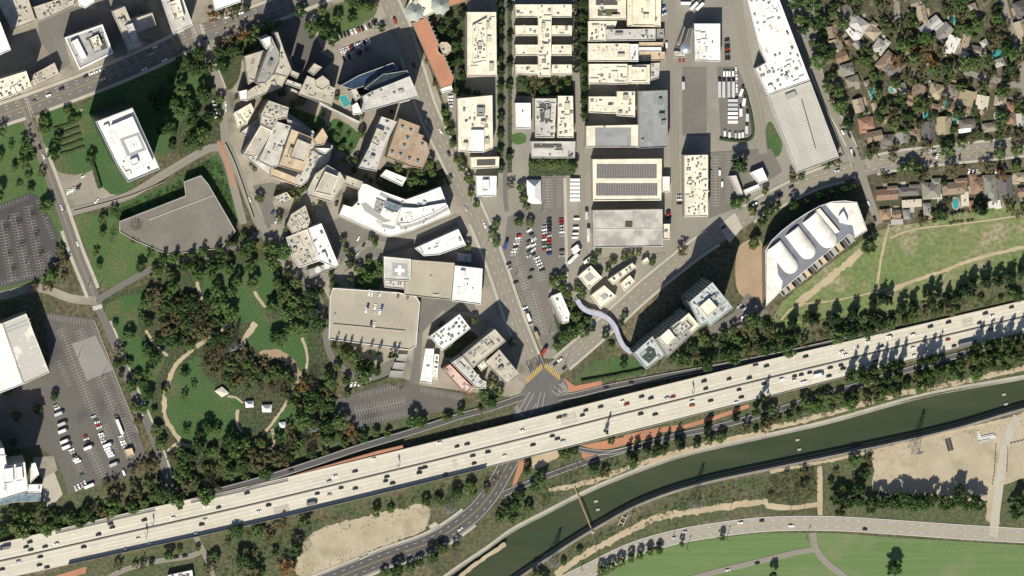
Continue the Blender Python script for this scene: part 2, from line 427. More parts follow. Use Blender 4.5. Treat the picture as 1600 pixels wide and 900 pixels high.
def build_water():
    V = []; F = []
    for i in range(len(NB)):
        a = Vector(G(*NB[i])); b = Vector(G(*SB[i])); d = (b-a).normalized()
        V += [(a.x+d.x*2.3, a.y+d.y*2.3, -4.4), (b.x-d.x*2.2, b.y-d.y*2.2, -4.4)]
    for i in range(len(NB)-1): F.append((2*i, 2*i+2, 2*i+3, 2*i+1))
    kind(new_obj('water', mesh_from('water', V, F, [channel_mats()])), 'structure')
build_water()
def bank_strip(name, edge, out, width, z, mat):
    pl = [Vector(G(*p)) for p in edge[1:-1]]; V = []; F = []
    s, N = frame([(p.x, p.y) for p in pl])
    for p, n in zip(pl, N):
        q = Vector(n)*out; V += [(p.x+q.x*0.1, p.y+q.y*0.1, z), (p.x+q.x*width, p.y+q.y*width, z)]
    for i in range(len(pl)-1): F.append((2*i, 2*i+1, 2*i+3, 2*i+2))
    return kind(new_obj(name, mesh_from(name, V, F, [mat])), 'structure')
bank_strip('channel_coping', NB, -1, 2.6, 0.06, M_conc)
bank_strip('channel_coping', SB, 1, 2.0, 0.06, M_concd)

# --- district surfaces
sheet('pavement', [(-60, -60), (345, -60), (352, 25), (300, 50), (0, 172), (-60, 190)], Z(.04), M_pave)
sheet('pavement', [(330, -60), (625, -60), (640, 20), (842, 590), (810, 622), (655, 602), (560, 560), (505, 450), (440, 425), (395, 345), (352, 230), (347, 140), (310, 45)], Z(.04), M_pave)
sheet('pavement', [(55, 180), (130, 170), (205, 300), (115, 330), (85, 300)], Z(.04), M_pave)
sheet('studio_yard', [(690, -60), (1260, -60), (1340, 262), (1200, 300), (1140, 355), (1040, 440), (950, 500), (870, 560), (850, 560), (760, 330), (690, 150)], Z(.04), M_yard)
sheet('terrain_scrub', [(-80, 600), (-80, 850), (110, 830), (400, 750), (640, 690), (800, 640), (790, 620), (660, 640), (560, 670), (400, 735), (260, 770), (150, 700), (60, 700)], Z(.03), M_scrub, smooth='lin', jitter=.5)
sheet('terrain_scrub', [(-80, 930), (100, 890), (400, 820), (800, 722), (830, 725), (760, 800), (540, 900), (440, 960), (-80, 1000)], Z(.03), M_scrub, smooth='lin', jitter=.5)
sheet('terrain_scrub', [(820, 715), (1200, 622), (1700, 500), (1700, 565), (1300, 652), (1065, 706), (955, 746), (850, 797), (790, 830), (725, 872), (750, 830), (800, 775)], Z(.03), M_scrub, smooth='lin', jitter=.5)
sheet('terrain_scrub', [(985, 565), (1060, 530), (1160, 490), (1230, 500), (1400, 480), (1700, 395), (1700, 460), (1400, 518), (1200, 566), (1100, 580)], Z(.03), M_scrub, smooth='lin', jitter=.5)
sheet('terrain_scrub', [(830, 905), (940, 826), (1090, 766), (1203, 738), (1280, 722), (1285, 790), (1100, 815), (960, 855), (860, 920)], Z(.03), M_scrub, smooth='lin', jitter=.5)
# lawns
def lawn(pts, m=None, lvl=.07, sm=True, name='lawn'): return sheet(name, pts, Z(lvl), m or M_lawn, smooth=sm, jitter=.5, step=4)
lawn([(122, 188), (200, 110), (300, 62), (330, 100), (345, 140), (340, 205), (265, 240), (215, 268), (205, 300), (160, 292)], M_lawn2)
lawn([(168, 330), (262, 288), (325, 248), (345, 252), (372, 350), (330, 300), (290, 300), (190, 345)], M_lawn2)
lawn([(62, 182), (118, 165), (140, 215), (150, 262), (95, 270), (70, 225)], M_lawn2)
lawn([(-60, 185), (20, 190), (45, 205), (60, 250), (85, 300), (100, 370), (80, 440), (-60, 460)], M_lawn)
lawn([(118, 342), (160, 335), (190, 352), (225, 372), (256, 398), (235, 412), (212, 432), (157, 449), (140, 400)], M_lawn)
park = lawn([(160, 470), (212, 450), (300, 425), (350, 392), (400, 390), (430, 400), (445, 430), (500, 480), (515, 520), (512, 580), (540, 640), (565, 672), (470, 712), (400, 733), (300, 772), (262, 740), (240, 680), (200, 590), (175, 530)], M_litter, .06, True, 'park_ground')
lawn([(165, 478), (220, 458), (232, 470), (215, 520), (255, 560), (240, 600), (232, 660), (210, 600), (180, 520)], M_lawn2)
lawn([(262, 600), (285, 572), (310, 556), (318, 585), (345, 610), (375, 622), (372, 650), (360, 672), (330, 690), (295, 690), (265, 660)], M_lawn2)
lawn([(318, 440), (340, 418), (385, 412), (425, 408), (440, 412), (430, 445), (412, 480), (420, 500), (390, 505), (352, 500), (335, 505), (320, 475)], M_lawn2)
lawn([(385, 520), (420, 500), (470, 500), (480, 540), (478, 578), (455, 572), (440, 548), (400, 545)], M_lawn2)
lawn([(420, 680), (445, 640), (458, 632), (490, 652), (470, 695), (440, 700)], M_lawn2)
lawn([(905, 585), (925, 568), (955, 558), (988, 560), (1006, 575), (960, 588), (908, 594)], M_lawn2)
lawn([(882, 597), (940, 590), (1010, 577), (1012, 582), (940, 596)], M_lawn2)
lawn([(495, 30), (530, 5), (580, 0), (585, 25), (540, 50), (505, 62)], M_lawn)
lawn([(800, 210), (818, 208), (822, 222), (808, 226), (800, 222)], M_lawn)
lawn([(1196, 205), (1204, 190), (1222, 225), (1215, 245), (1200, 232)], M_lawn2)
lawn([(480, 822), (560, 800), (700, 768), (790, 735), (775, 760), (720, 790), (690, 800), (660, 788), (540, 812)], M_scrub)
sheet('meadow', [(1202, 512), (1225, 470), (1290, 418), (1345, 378), (1385, 356), (1450, 346), (1500, 332), (1600, 316), (1700, 305), (1700, 412), (1600, 425), (1500, 450), (1400, 482), (1300, 500), (1215, 520)], Z(.07), M_meadow, smooth=True, jitter=.6)
def cemetery_mat():
    m = bpy.data.materials.new('mown_lawn'); t, b = nodes_of(m)
    g = t.nodes.new('ShaderNodeNewGeometry'); mp = t.nodes.new('ShaderNodeMapping'); t.links.new(g.outputs['Position'], mp.inputs['Vector'])
    mp.inputs['Rotation'].default_value = (0, 0, R(5)); mp.inputs['Scale'].default_value = (0.03, 1, 1)
    st = noise(t, 0.3, 3, mp.outputs[0])
    col = mix(t, ramp(t, st, 0.4, 0.62), (0.095, 0.165, 0.052), (0.12, 0.182, 0.068))
    col = mix(t, ramp(t, noise(t, 0.018, 5), 0.5, 0.7), col, (0.17, 0.185, 0.10))
    col = mix(t, 0.35, col, mix(t, ramp(t, noise(t, 0.45, 4), 0.3, 0.7), (0.5, 0.5, 0.5), (1, 1, 1)), 'MULTIPLY')
    t.links.new(col, b.inputs['Base Color']); b.inputs['Roughness'].default_value = 0.9; return m
sheet('cemetery_lawn', [(880, 930), (935, 905), (1000, 866), (1060, 851), (1130, 840), (1200, 833), (1300, 833), (1400, 840), (1600, 852), (1720, 858), (1720, 1040), (880, 1040)], Z(.05), cemetery_mat(), smooth=True)
# residential ground
sheet('yards', [(1262, -60), (1720, -60), (1720, 318), (1600, 316), (1500, 332), (1440, 348), (1385, 356), (1345, 250), (1290, 140)], Z(.03), surf('yard_ground', (0.06, 0.072, 0.03), (0.115, 0.10, 0.06), 0.03, 0.3, fine=0.45, c3=(0.22, 0.195, 0.15), s3=0.06))
# hospital yards, courts and planted corners
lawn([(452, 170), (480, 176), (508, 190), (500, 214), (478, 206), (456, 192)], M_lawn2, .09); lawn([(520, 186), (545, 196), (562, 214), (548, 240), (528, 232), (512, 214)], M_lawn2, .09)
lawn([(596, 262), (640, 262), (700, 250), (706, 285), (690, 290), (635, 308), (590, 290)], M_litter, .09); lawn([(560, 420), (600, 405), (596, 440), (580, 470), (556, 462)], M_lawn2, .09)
lawn([(345, 60), (380, 50), (400, 70), (380, 92), (372, 125), (355, 140), (342, 110)], M_litter, .09); lawn([(690, 505), (740, 520), (742, 545), (700, 560), (690, 540)], M_litter, .09)
lawn([(700, 0), (728, 0), (728, 125), (712, 148), (700, 100), (690, 60)], M_litter, .09); lawn([(806, 120), (898, 120), (898, 150), (806, 150)], M_litter, .09, 'lin'); lawn([(826, 247), (900, 247), (898, 275), (826, 275)], M_litter, .09, 'lin')
lawn([(778, -20), (800, -20), (800, 270), (778, 270)], M_litter, .085, 'lin'); lawn([(895, -20), (919, -20), (919, 190), (900, 190)], M_litter, .085, 'lin'); lawn([(860, 505), (885, 470), (925, 490), (905, 530), (872, 550)], M_litter, .09)
lawn([(1180, 340), (1280, 290), (1345, 285), (1345, 315), (1290, 315), (1200, 385)], M_scrub, .09); lawn([(690, 160), (715, 230), (745, 320), (735, 322), (700, 240)], M_litter, .09); lawn([(285, 190), (342, 150), (345, 215), (270, 240)], M_litter, .09)
sheet('asphalt_yard', [(530, 340), (600, 371), (645, 374), (712, 342), (716, 352), (650, 385), (600, 398), (560, 412), (530, 430), (505, 420), (532, 410), (508, 352)], Z(.095), M_lot2)
sheet('asphalt_yard', [(432, 15), (470, 5), (500, 70), (520, 95), (500, 112), (462, 108), (446, 70)], Z(.095), M_lot); sheet('asphalt_yard', [(655, 465), (740, 472), (745, 488), (690, 486), (660, 520), (655, 602), (640, 600), (650, 540)], Z(.095), M_lot2)
sheet('asphalt_yard', [(395, 290), (425, 285), (465, 300), (440, 305), (425, 315), (440, 350), (415, 350)], Z(.095), M_lot2); sheet('asphalt_yard', [(60, 20), (120, 10), (175, 20), (200, 85), (178, 90), (160, 36), (100, 58), (110, 100), (95, 110), (60, 60)], Z(.095), M_lot2)
# bare earth
def dirt(pts, m=None, lvl=.085, name='bare_ground', j=1.2): return sheet(name, pts, Z(lvl), m or M_dirt, smooth=True, jitter=j, step=4)
dirt([(485, 835), (540, 815), (625, 795), (660, 787), (672, 800), (668, 820), (650, 835), (575, 862), (552, 876), (500, 899), (466, 900), (462, 880)])
dirt([(1364, 709), (1400, 700), (1480, 676), (1560, 658), (1720, 620), (1720, 818), (1555, 818), (1540, 790), (1480, 778), (1372, 768), (1366, 738)], j=.9)
sheet('terrain_scrub', [(1288, 722), (1362, 708), (1370, 770), (1480, 779), (1540, 792), (1548, 822), (1400, 812), (1286, 806)], Z(.03), M_scrub, smooth='lin', jitter=.4)
sheet('terrain_scrub', [(1562, 760), (1620, 740), (1640, 830), (1562, 826)], Z(.09), M_scrub, smooth='lin', jitter=.4)
dirt([(1284, 728), (1285, 805), (1278, 805), (1277, 728)], M_path, .09, 'dirt_track', .2)
dirt([(1200, 786), (1240, 790), (1280, 784), (1280, 791), (1240, 797), (1200, 795)], M_path, .09, 'dirt_track', .3)
dirt([(835, 712), (860, 705), (876, 708), (862, 722), (835, 732)], M_path)
dirt([(1152, 392), (1172, 374), (1188, 376), (1194, 400), (1195, 462), (1182, 474), (1152, 452)], M_brickpave, .1, 'brick_plaza', 0)
dirt([(406, 548), (440, 548), (468, 575), (470, 590), (440, 565), (410, 556)], surf('orange_dirt', (0.34, 0.25, 0.16), (0.26, 0.20, 0.12)), .095)
dirt([(300, 60), (320, 50), (345, 62), (350, 90), (325, 80)], M_pave, .09)
PARKP = []
for pl, wd in (([(362, 507), (320, 532), (290, 555), (272, 575), (258, 615), (258, 650), (270, 672), (282, 690)], 4.0), ([(470, 585), (450, 625), (425, 662), (412, 676)], 2.6), ([(472, 527), (480, 555), (478, 582)], 2.4),
               ([(400, 505), (385, 525), (374, 545)], 5.0), ([(228, 516), (242, 538), (262, 556)], 2.4), ([(308, 440), (312, 458), (318, 472)], 2.6), ([(398, 455), (405, 468), (415, 480)], 2.6), ([(425, 670), (428, 690), (424, 702)], 2.4),
               ([(355, 619), (368, 621), (380, 630)], 1.6), ([(372, 640), (370, 660), (378, 675)], 2.6), ([(262, 706), (280, 694), (298, 698)], 4.0)):
    pp_ = Path(pl, 0, 4); pp_.ribbon('park_path', wd/2, -wd/2, Z(.11), M_path); PARKP.append((pp_, wd/2))
for pl, wd in (([(1370, 452), (1376, 408), (1384, 372), (1390, 350)], 2.2), ([(1385, 460), (1420, 442), (1470, 425), (1520, 406), (1610, 384), (1700, 370)], 3.2), ([(1245, 475), (1290, 440), (1320, 415), (1346, 392)], 6.5),
               ([(1220, 500), (1245, 478), (1300, 470), (1372, 455), (1420, 440)], 1.4), ([(1390, 372), (1430, 358), (1500, 350), (1610, 335)], 1.4),
               ([(1700, 552), (1600, 575), (1475, 602), (1400, 617), (1300, 645), (1200, 670)], 4.6), ([(1200, 673), (1075, 702), (985, 730), (925, 752), (858, 766)], 4.4),
               ([(868, 898), (905, 872), (950, 847), (1020, 812), (1075, 800), (1175, 786), (1200, 784)], 6.0), ([(790, 850), (745, 880), (700, 915)], 3.6), ([(1203, 737), (1285, 722), (1400, 697), (1500, 672), (1640, 640)], 3.0)):
    Path(pl, 0, 5).ribbon('dirt_track', wd/2, -wd/2, Z(.11), M_path)
# terracotta paved gores
for pts in ([(880, 590), (898, 603), (940, 595), (940, 603), (892, 616), (882, 605)], [(907, 696), (975, 683), (1030, 672), (1032, 680), (955, 701), (930, 703)], [(908, 706), (940, 710), (935, 716), (911, 720)], [(811, 720), (825, 717), (806, 757), (799, 763)],
            [(135, 885), (134, 896), (70, 912), (40, 914)]):
    sheet('terracotta_paving', pts, Z(.1), M_terra)

# --- lots
def stalls(rows, z, mat, name, parent, width=0.16):
    V = []; F = []
    def quad(a, b, w):
        d = (b-a).normalized(); n = Vector((-d.y, d.x))*w/2; k = len(V)
        for q in (a+n, a-n, b-n, b+n): V.append((q.x, q.y, z))
        F.append((k, k+1, k+2, k+3))
    for a, b, sides, depth, pitch in rows:
        A = Vector(G(*a)); B = Vector(G(*b)); d = (B-A).normalized(); n = Vector((-d.y, d.x)); L = (B-A).length
        for i in range(int(L/pitch)+1):
            c = A+d*i*pitch
            if sides in ('both', 'l'): quad(c, c+n*depth, width)
            if sides in ('both', 'r'): quad(c, c-n*depth, width)
        if sides == 'both': quad(A, A+d*int(L/pitch)*pitch, width)
    return new_obj(name, mesh_from(name, V, F, [mat]), parent)
def lot(pts, rows, mat=None, paint=None, lvl=.14, w=0.2):
    z = Z(lvl); o = sheet('parking_lot', pts, z, mat or M_lot)
    if rows: stalls(rows, z+.02, paint or M_stall, 'parking_lines', o, w)
    return o
M_lotA = surf('lot_asphalt_fresh', (0.05, 0.048, 0.05), (0.065, 0.062, 0.064), 0.02, 0.4, fine=0.25)
lotA = lot([(-30, 326), (0, 319), (47, 301), (60, 307), (92, 366), (88, 395), (103, 420), (40, 441), (0, 449), (-30, 455)],
           [((2, 345), (20, 442), 'both', 4.6, 2.7), ((22, 334), (43, 433), 'both', 4.6, 2.7), ((44, 323), (65, 424), 'both', 4.6, 2.7), ((62, 312), (86, 372), 'r', 4.2, 2.7), ((74, 396), (88, 418), 'both', 4, 2.7), ((0, 321), (46, 303), 'r', 4, 2.7), ((0, 447), (100, 420), 'l', 4, 2.7)], M_lotA)
lotB = lot([(70, 488), (146, 498), (216, 676), (229, 711), (212, 741), (108, 772), (90, 722), (60, 695), (-30, 715), (-30, 625), (78, 584)],
           [((95, 515), (150, 655), 'both', 4.8, 2.7), ((124, 516), (186, 660), 'both', 4.8, 2.7), ((146, 500), (214, 672), 'r', 4.8, 2.7), ((88, 566), (106, 606), 'l', 4.6, 2.7), ((76, 492), (138, 500), 'r', 4.6, 2.7), ((140, 700), (162, 748), 'both', 4.8, 2.7), ((112, 702), (128, 742), 'both', 4.6, 2.7), ((162, 665), (178, 708), 'both', 4.8, 2.7), ((190, 655), (206, 698), 'both', 4.8, 2.7)])
sheet('lot_patch', [(112, 537), (149, 524), (176, 578), (136, 595)], Z(.17), M_lotnew, parent=lotB)
lotC = lot([(519, 626), (606, 598), (626, 608), (640, 596), (657, 602), (724, 615), (721, 637), (650, 650), (556, 670), (527, 642)],
           [((556, 643), (634, 626), 'both', 4.6, 2.6), ((562, 614), (622, 600), 'r', 4.4, 2.6), ((565, 664), (650, 646), 'l', 4.4, 2.6), ((660, 606), (720, 618), 'r', 4.4, 2.6)])
lotD = lot([(822, 277), (882, 276), (886, 420), (870, 440), (856, 455), (874, 530), (862, 546), (846, 540), (802, 438), (786, 395), (793, 340), (815, 330)],
           [((813, 366), (801, 402), 'both', 4.6, 2.6), ((832, 372), (826, 404), 'both', 4.6, 2.6), ((856, 345), (855, 392), 'both', 4.6, 2.6), ((880, 340), (881, 410), 'l', 4.6, 2.6), ((806, 405), (822, 450), 'both', 4.6, 2.6), ((836, 400), (846, 440), 'both', 4.6, 2.6), ((832, 455), (850, 525), 'both', 4.8, 2.6), ((855, 280), (856, 325), 'both', 4.8, 2.6), ((870, 280), (870, 325), 'l', 4.8, 2.6), ((812, 445), (838, 512), 'l', 4.6, 2.6)], M_lot2, M_faint)
lotF = lot([(500, 82), (510, 66), (530, 58), (586, 32), (594, 46), (582, 65), (556, 98), (515, 90)], [((532, 82), (578, 64), 'both', 4.6, 2.7), ((532, 60), (584, 38), 'l', 4.4, 2.7)], M_pave, M_white)
lotG = lot([(555, 596), (580, 582), (605, 565), (620, 560), (625, 575), (600, 592), (565, 606)], [], M_lot2)
lotH = lot([(1150, 482), (1168, 458), (1190, 474), (1200, 486), (1185, 500), (1140, 520), (1110, 528), (1108, 512), (1146, 488)], [((1158, 500), (1180, 480), 'both', 4.4, 2.7)], M_lot2)
lotI = lot([(1066, 105), (1104, 105), (1104, 212), (1066, 212)], [], M_lot2)
lotJ = lot([(1107, 238), (1205, 232), (1222, 268), (1175, 300), (1150, 325), (1107, 342)], [((1118, 245), (1118, 325), 'both', 4.4, 2.7), ((1134, 240), (1134, 318), 'l', 4.4, 2.7)], M_lot2, M_faint)
lotK = lot([(1120, 105), (1152, 105), (1170, 150), (1177, 195), (1172, 212), (1126, 212)], [], M_lot2)
sheet('brick_strip', [(880, 278), (885, 278), (888, 440), (884, 440)], Z(.15), M_walk)

# --- roads
ROADS = {}
def road(key, pts, width, mat, walks=(), wl=2.2, dz=.2, name='road', step=6, edge=0.0, hole=True):
    p = Path(pts, 0, step); z = Z(dz); o = p.ribbon(name, width/2, -width/2, z, mat)
    for side, x0, x1 in walks:
        a, b = (width/2+wl, width/2+.02) if side == 'l' else (-width/2-.02, -width/2-wl)
        p.ribbon('sidewalk', a, b, z+.13, M_walk, o, skirt=.3, rng=(x0, x1))
    ROADS[key] = (p, o, z, width); return p, o, z
def marks(key, offs, mat=None, width=.22, dash=None, name='lane_line', rng=None):
    p, o, z, w_ = ROADS[key]
    for of in offs: p.line(name, of, width, z+.02, mat or M_white, o, dash, rng)
road('boulevard', [(-100, 214), (0, 180), (50, 163), (160, 122), (240, 88), (312, 54), (400, 26), (480, -4), (560, -40)], 17.5, M_asph, [('l', -60, 298), ('l', 330, 520), ('r', 60, 300), ('r', 335, 540), ('r', -60, 35)], 3.0)
marks('boulevard', (-.25, .25), M_yellow, .15); marks('boulevard', (3.4, -3.4, 6.6), M_white, .2, (3, 7))
road('west_street', [(20, 140), (42, 185), (62, 235), (90, 310), (118, 390), (140, 445), (152, 478)], 9.5, M_asph, [('l', 60, 146), ('r', 105, 148)], 3.2)
marks('west_street', (-.3, .3), M_yellow, .15)
road('park_street', [(152, 478), (172, 520), (200, 592), (235, 672), (258, 735), (272, 790)], 7.5, M_asph, [('l', 165, 262)], 2.0)
road('park_drive', [(150, 470), (200, 440), (250, 415), (330, 398), (395, 372), (420, 350)], 6.0, M_asph)
road('garden_street', [(304, 36), (322, 84), (345, 140), (349, 185), (352, 225)], 7.5, M_pave if False else M_asphl, [('l', 305, 346)], 1.6)
road('service_lane', [(352, 222), (370, 262), (390, 318), (408, 350), (432, 390), (470, 425), (520, 430), (545, 405), (575, 380), (610, 385), (640, 372), (715, 340)], 7.0, M_asphl)
road('service_lane2', [(470, 428), (500, 470), (508, 520), (520, 560), (560, 590), (600, 590)], 6.0, M_asph)
road('service_lane3', [(740, 470), (700, 472), (672, 488), (655, 520), (651, 560), (645, 600)], 6.5, M_asph)
road('tower_drive', [(108, 332), (160, 318), (206, 303), (258, 271), (330, 231), (352, 245), (366, 295), (380, 350)], 7.5, M_asphl)
road('lot_drive', [(-60, 470), (0, 462), (60, 450), (110, 466), (150, 470)], 8.0, M_pave)
road('avenue', [(590, -40), (612, 12), (629, 50), (648, 110), (669, 175), (707, 255), (740, 328), (770, 400), (805, 500), (838, 582)], 15.5, M_asphl, [('l', 606, 830), ('r', 640, 715), ('r', 745, 815)], 2.6)
marks('avenue', (-.25, .25), M_yellow, .15); marks('avenue', (3.7, -3.7), M_white, .2, (3, 7))
road('diagonal', [(852, 588), (887, 560), (950, 505), (1005, 455), (1060, 410), (1100, 380), (1140, 356), (1180, 328), (1225, 304), (1280, 279), (1342, 264), (1400, 251), (1475, 242), (1600, 229), (1720, 215)], 15.5, M_asphl, [('l', 870, 1115), ('r', 880, 1120), ('r', 1165, 1320), ('l', 1165, 1320), ('r', 1362, 1720), ('l', 1362, 1720)], 2.4)
marks('diagonal', (-.25, .25), M_yellow, .15); marks('diagonal', (3.6, -3.6), M_white, .2, (3, 6))
road('side_street', [(1255, 60), (1275, 115), (1292, 155), (1316, 200), (1332, 232), (1345, 268), (1360, 315), (1374, 350)], 7.5, M_asphl, [('l', 1290, 1332), ('r', 1270, 1330)], 1.5)
road('hill_street', [(1560, -40), (1571, 14), (1585, 60), (1594, 95), (1602, 140), (1615, 190)], 6.5, M_asphl)
road('cul_de_sac', [(1398, -30), (1402, 20), (1408, 55), (1425, 90), (1460, 102), (1500, 110), (1540, 122), (1600, 135)], 5.5, M_asphl)
road('intersection', [(832, 560), (846, 596), (842, 620), (828, 650), (810, 690), (797, 718), (785, 740), (764, 775), (733, 808), (675, 846), (600, 873), (540, 897), (470, 925)], 17.0, M_asphd, [('r', 470, 735), ('l', 470, 735)], 2.4)
marks('intersection', (-.25, .25), M_yellow, .16); marks('intersection', (4.2, -4.2), M_white, .2, (3, 6)); marks('intersection', (7.6, -7.6), M_white, .2)
sheet('road_junction', [(815, 612), (828, 590), (848, 567), (872, 583), (886, 600), (890, 618), (860, 640), (830, 660), (800, 655), (806, 634)], Z(.23), surf('junction_asphalt', (.125, .122, .12), (.10, .098, .096), .05, .4, fine=.3))
road('south_drive', [(850, 940), (880, 912), (925, 889), (985, 860), (1052, 840), (1120, 828), (1200, 819), (1300, 818), (1400, 824), (1500, 831), (1600, 837), (1720, 843)], 14.0, M_asphp, [], 2)
marks('south_drive', (-.2, .35), M_yellow, .15); marks('south_drive', (3.5, -3.5), M_white, .2, (3, 7)); marks('south_drive', (6.6, -6.6), M_white, .2)
road('cemetery_drive', [(1270, 832), (1274, 855), (1290, 878), (1320, 902), (1360, 940)], 6.0, M_asphl)
road('cemetery_drive2', [(1276, 858), (1240, 864), (1200, 874), (1120, 893), (1060, 910)], 5.0, M_asphl)
road('yard_street', [(895, -40), (898, 80), (905, 200), (908, 300), (914, 400), (960, 408), (1040, 400)], 6.5, M_asphl)
road('yard_street2', [(1046, -40), (1050, 80), (1053, 200), (1056, 300), (1056, 395)], 7.5, M_asphl)
road('yard_street3', [(1148, -40), (1160, 60), (1172, 120), (1186, 180), (1192, 240)], 8.0, M_asphl)
road('yard_street4', [(790, -40), (790, 120), (790, 220), (789, 300), (792, 330)], 4.0, M_asph)
road('dirt_yard_drive', [(1552, 838), (1557, 790), (1564, 740), (1572, 690), (1590, 650)], 8.0, M_walk)
road('lower_lane', [(150, 915), (190, 892), (240, 878), (300, 868), (316, 858)], 5.0, M_pave if False else M_asphl)
road('lower_lane2', [(306, 838), (316, 858), (326, 880), (336, 910)], 5.0, M_asphl)
# crossings
for a, b in (((1, 2),),)[:0]: pass
Path([(341, 220), (350, 240), (358, 265), (367, 292)], 0, 4).ribbon('terracotta_paving', 1.5, -1.5, Z(.24), M_terra)
def bars(name, parent, a, b, length, z, mat, pitch=1.2, width=.6, skew=0.0):
    A = Vector(G(*a)); B = Vector(G(*b)); d = (B-A).normalized(); n = Vector((-d.y, d.x)); n = (n+d*skew).normalized(); L = (B-A).length
    for i in range(int(L/pitch)+1):
        c = A+d*(i*pitch); q = [c+n*length/2+d*width/2, c+n*length/2-d*width/2, c-n*length/2-d*width/2, c-n*length/2+d*width/2]
        new_obj(name, poly_mesh(name, [(v.x, v.y) for v in q], z), parent, mat)
J = ROADS['intersection'][1]; zj = .41
def stripe(a, b, w_, z, mat, parent, name='lane_line'):
    A = Vector(G(*a)); B = Vector(G(*b)); d = (B-A).normalized(); n = Vector((-d.y, d.x))*w_/2
    new_obj(name, poly_mesh(name, [(v.x, v.y) for v in (A+n, A-n, B-n, B+n)], z), parent, mat)
for a, b in (((812, 640), (828, 612)), ((818, 645), (834, 615)), ((806, 644), (822, 652)), ((824, 655), (838, 630)), ((866, 604), (884, 618)), ((862, 610), (880, 626)), ((872, 600), (886, 606)), ((845, 612), (838, 640)), ((851, 614), (846, 642)), ((870, 618), (882, 610))): stripe(a, b, .35, zj, M_faint, J)
M_cross = plain('crossing_yellow', (0.60, 0.40, 0.07), 0.7)
bars('crossing_bar', J, (823, 595), (848, 571), 5.0, zj, M_cross, 1.9, .8, .5)
bars('crossing_bar', J, (852, 571), (874, 590), 5.0, zj, M_cross, 1.9, .8, -.5)
bars('crossing_bar', J, (878, 600), (888, 616), 4.0, zj, M_faint, 1.8, .5)
bars('crossing_bar', J, (806, 636), (818, 652), 4.0, zj, M_faint, 1.8, .5)
bars('crossing_bar', ROADS['west_street'][1], (146, 482), (160, 478), 4.0, .42, M_white, 1.3, .6)
D = ROADS['diagonal'][1]
sheet('crossing_panel', [(1122, 352), (1148, 332), (1160, 355), (1140, 380)], .42, M_walk, parent=D)
sheet('crossing_panel', [(1332, 254), (1351, 254), (1353, 290), (1336, 290)], .43, M_asphl, parent=D)
for a, b in (((298, 42), (308, 78)), ((312, 38), (322, 72)), ((1326, 242), (1330, 262)), ((1352, 244), (1356, 262)), ((38, 152), (50, 184))):
    for dx in (0, 4): 
        A = Vector(G(a[0]+dx, a[1])); B = Vector(G(b[0]+dx, b[1])); d = (B-A).normalized(); n = Vector((-d.y, d.x))*.2
        new_obj('crossing_line', poly_mesh('crossing_line', [(v.x, v.y) for v in (A+n, A-n, B-n, B+n)], .43), ROADS['boulevard'][1], M_faint)

# --- the freeway, raised on its embankment
def fz(x, y=0): return lerp_list(x, [(-200, 5.0), (300, 5.5), (700, 7.2), (1050, 7.2), (1250, 4.0), (1450, 1.6), (1800, 1.0)])
FW = Path([(-140, 905), (0, 877), (200, 832), (400, 787), (600, 739), (800, 690), (1000, 640), (1200, 591), (1400, 543), (1600, 495), (1760, 456)], fz, 8)
fn = lambda x: lerp_list(x, [(-200, 16.2), (200, 18.2), (600, 17.6), (1200, 17.0), (1600, 15.3), (1800, 15.0)])
fs = lambda x: -lerp_list(x, [(-200, 16.0), (400, 18.0), (1000, 18.0), (1200, 17.0), (1600, 13.5), (1800, 13.0)])
fwy = FW.ribbon('freeway', fn, fs, 0, M_fwy, skirt=1.4, cross=4)
FW.ribbon('embankment', lambda x: fn(x)-.15, lambda x: fs(x)+.15, -.5, M_concd, fwy, skirt=99, rng=(-200, 778))
FW.ribbon('embankment', lambda x: fn(x)-.15, lambda x: fs(x)+.15, -.5, M_concd, fwy, skirt=99, rng=(862, 1800))
for x in (796, 814, 832, 848):
    i = min(range(len(FW.pts)), key=lambda e: abs(FW.pts[e][0]-x))
    for of in (-11, 0, 11): 
        q = FW.at(i, of); new_obj('pier', boxes_mesh('pier', [(q.x, q.y, 0, 1.4, 3.0, q.z-.6, .24)]), fwy, M_conc)
def wall_strip(path, name, off, w, h, mat, parent, rng, dz=0.0):
    of = off if callable(off) else (lambda x: off)
    idx = [i for i in range(len(path.w)) if rng[0] <= path.pts[i][0] <= rng[1]]; V = []; F = []
    for i in idx:
        o_ = of(path.pts[i][0])
        V += [path.at(i, o_+w/2, dz), path.at(i, o_+w/2, dz+h), path.at(i, o_-w/2, dz+h), path.at(i, o_-w/2, dz)]
    for q in range(len(idx)-1):
        a = 4*q
        for j in range(3): F.append((a+j, a+4+j, a+5+j, a+1+j))
    F += [(0, 1, 2, 3), (len(V)-1, len(V)-2, len(V)-3, len(V)-4)]
    o = new_obj(name, mesh_from(name, V, F, [mat]), parent); return o
M_joint = plain('median_asphalt', (0.09, 0.085, 0.075), 0.8)
FW.line('median_strip', 0, 1.5, .02, M_joint, fwy)
wall_strip(FW, 'median_barrier', 0, .6, 1.0, M_concd, fwy, (-200, 1800), .03)
wall_strip(FW, 'edge_barrier', lambda x: fn(x)-.2, .4, .9, M_conc, fwy, (-200, 1800), .02)
wall_strip(FW, 'edge_barrier', lambda x: fs(x)+.2, .4, .9, M_conc, fwy, (751, 1800), .02)
for sgn, f in ((1, fn), (-1, fs)):
    FW.line('edge_line', sgn*2.4, .2, .03, M_white, fwy)
    FW.line('edge_line', lambda x, f=f, s=sgn: f(x)-s*2.2, .2, .03, M_white, fwy)
    for k in range(1, 4): FW.line('lane_line', sgn*(2.4+3.6*k), .2, .03, M_white, fwy, (3.0, 9.0))
    FW.line('carpool_line', sgn*6.2, .25, .031, M_white, fwy)
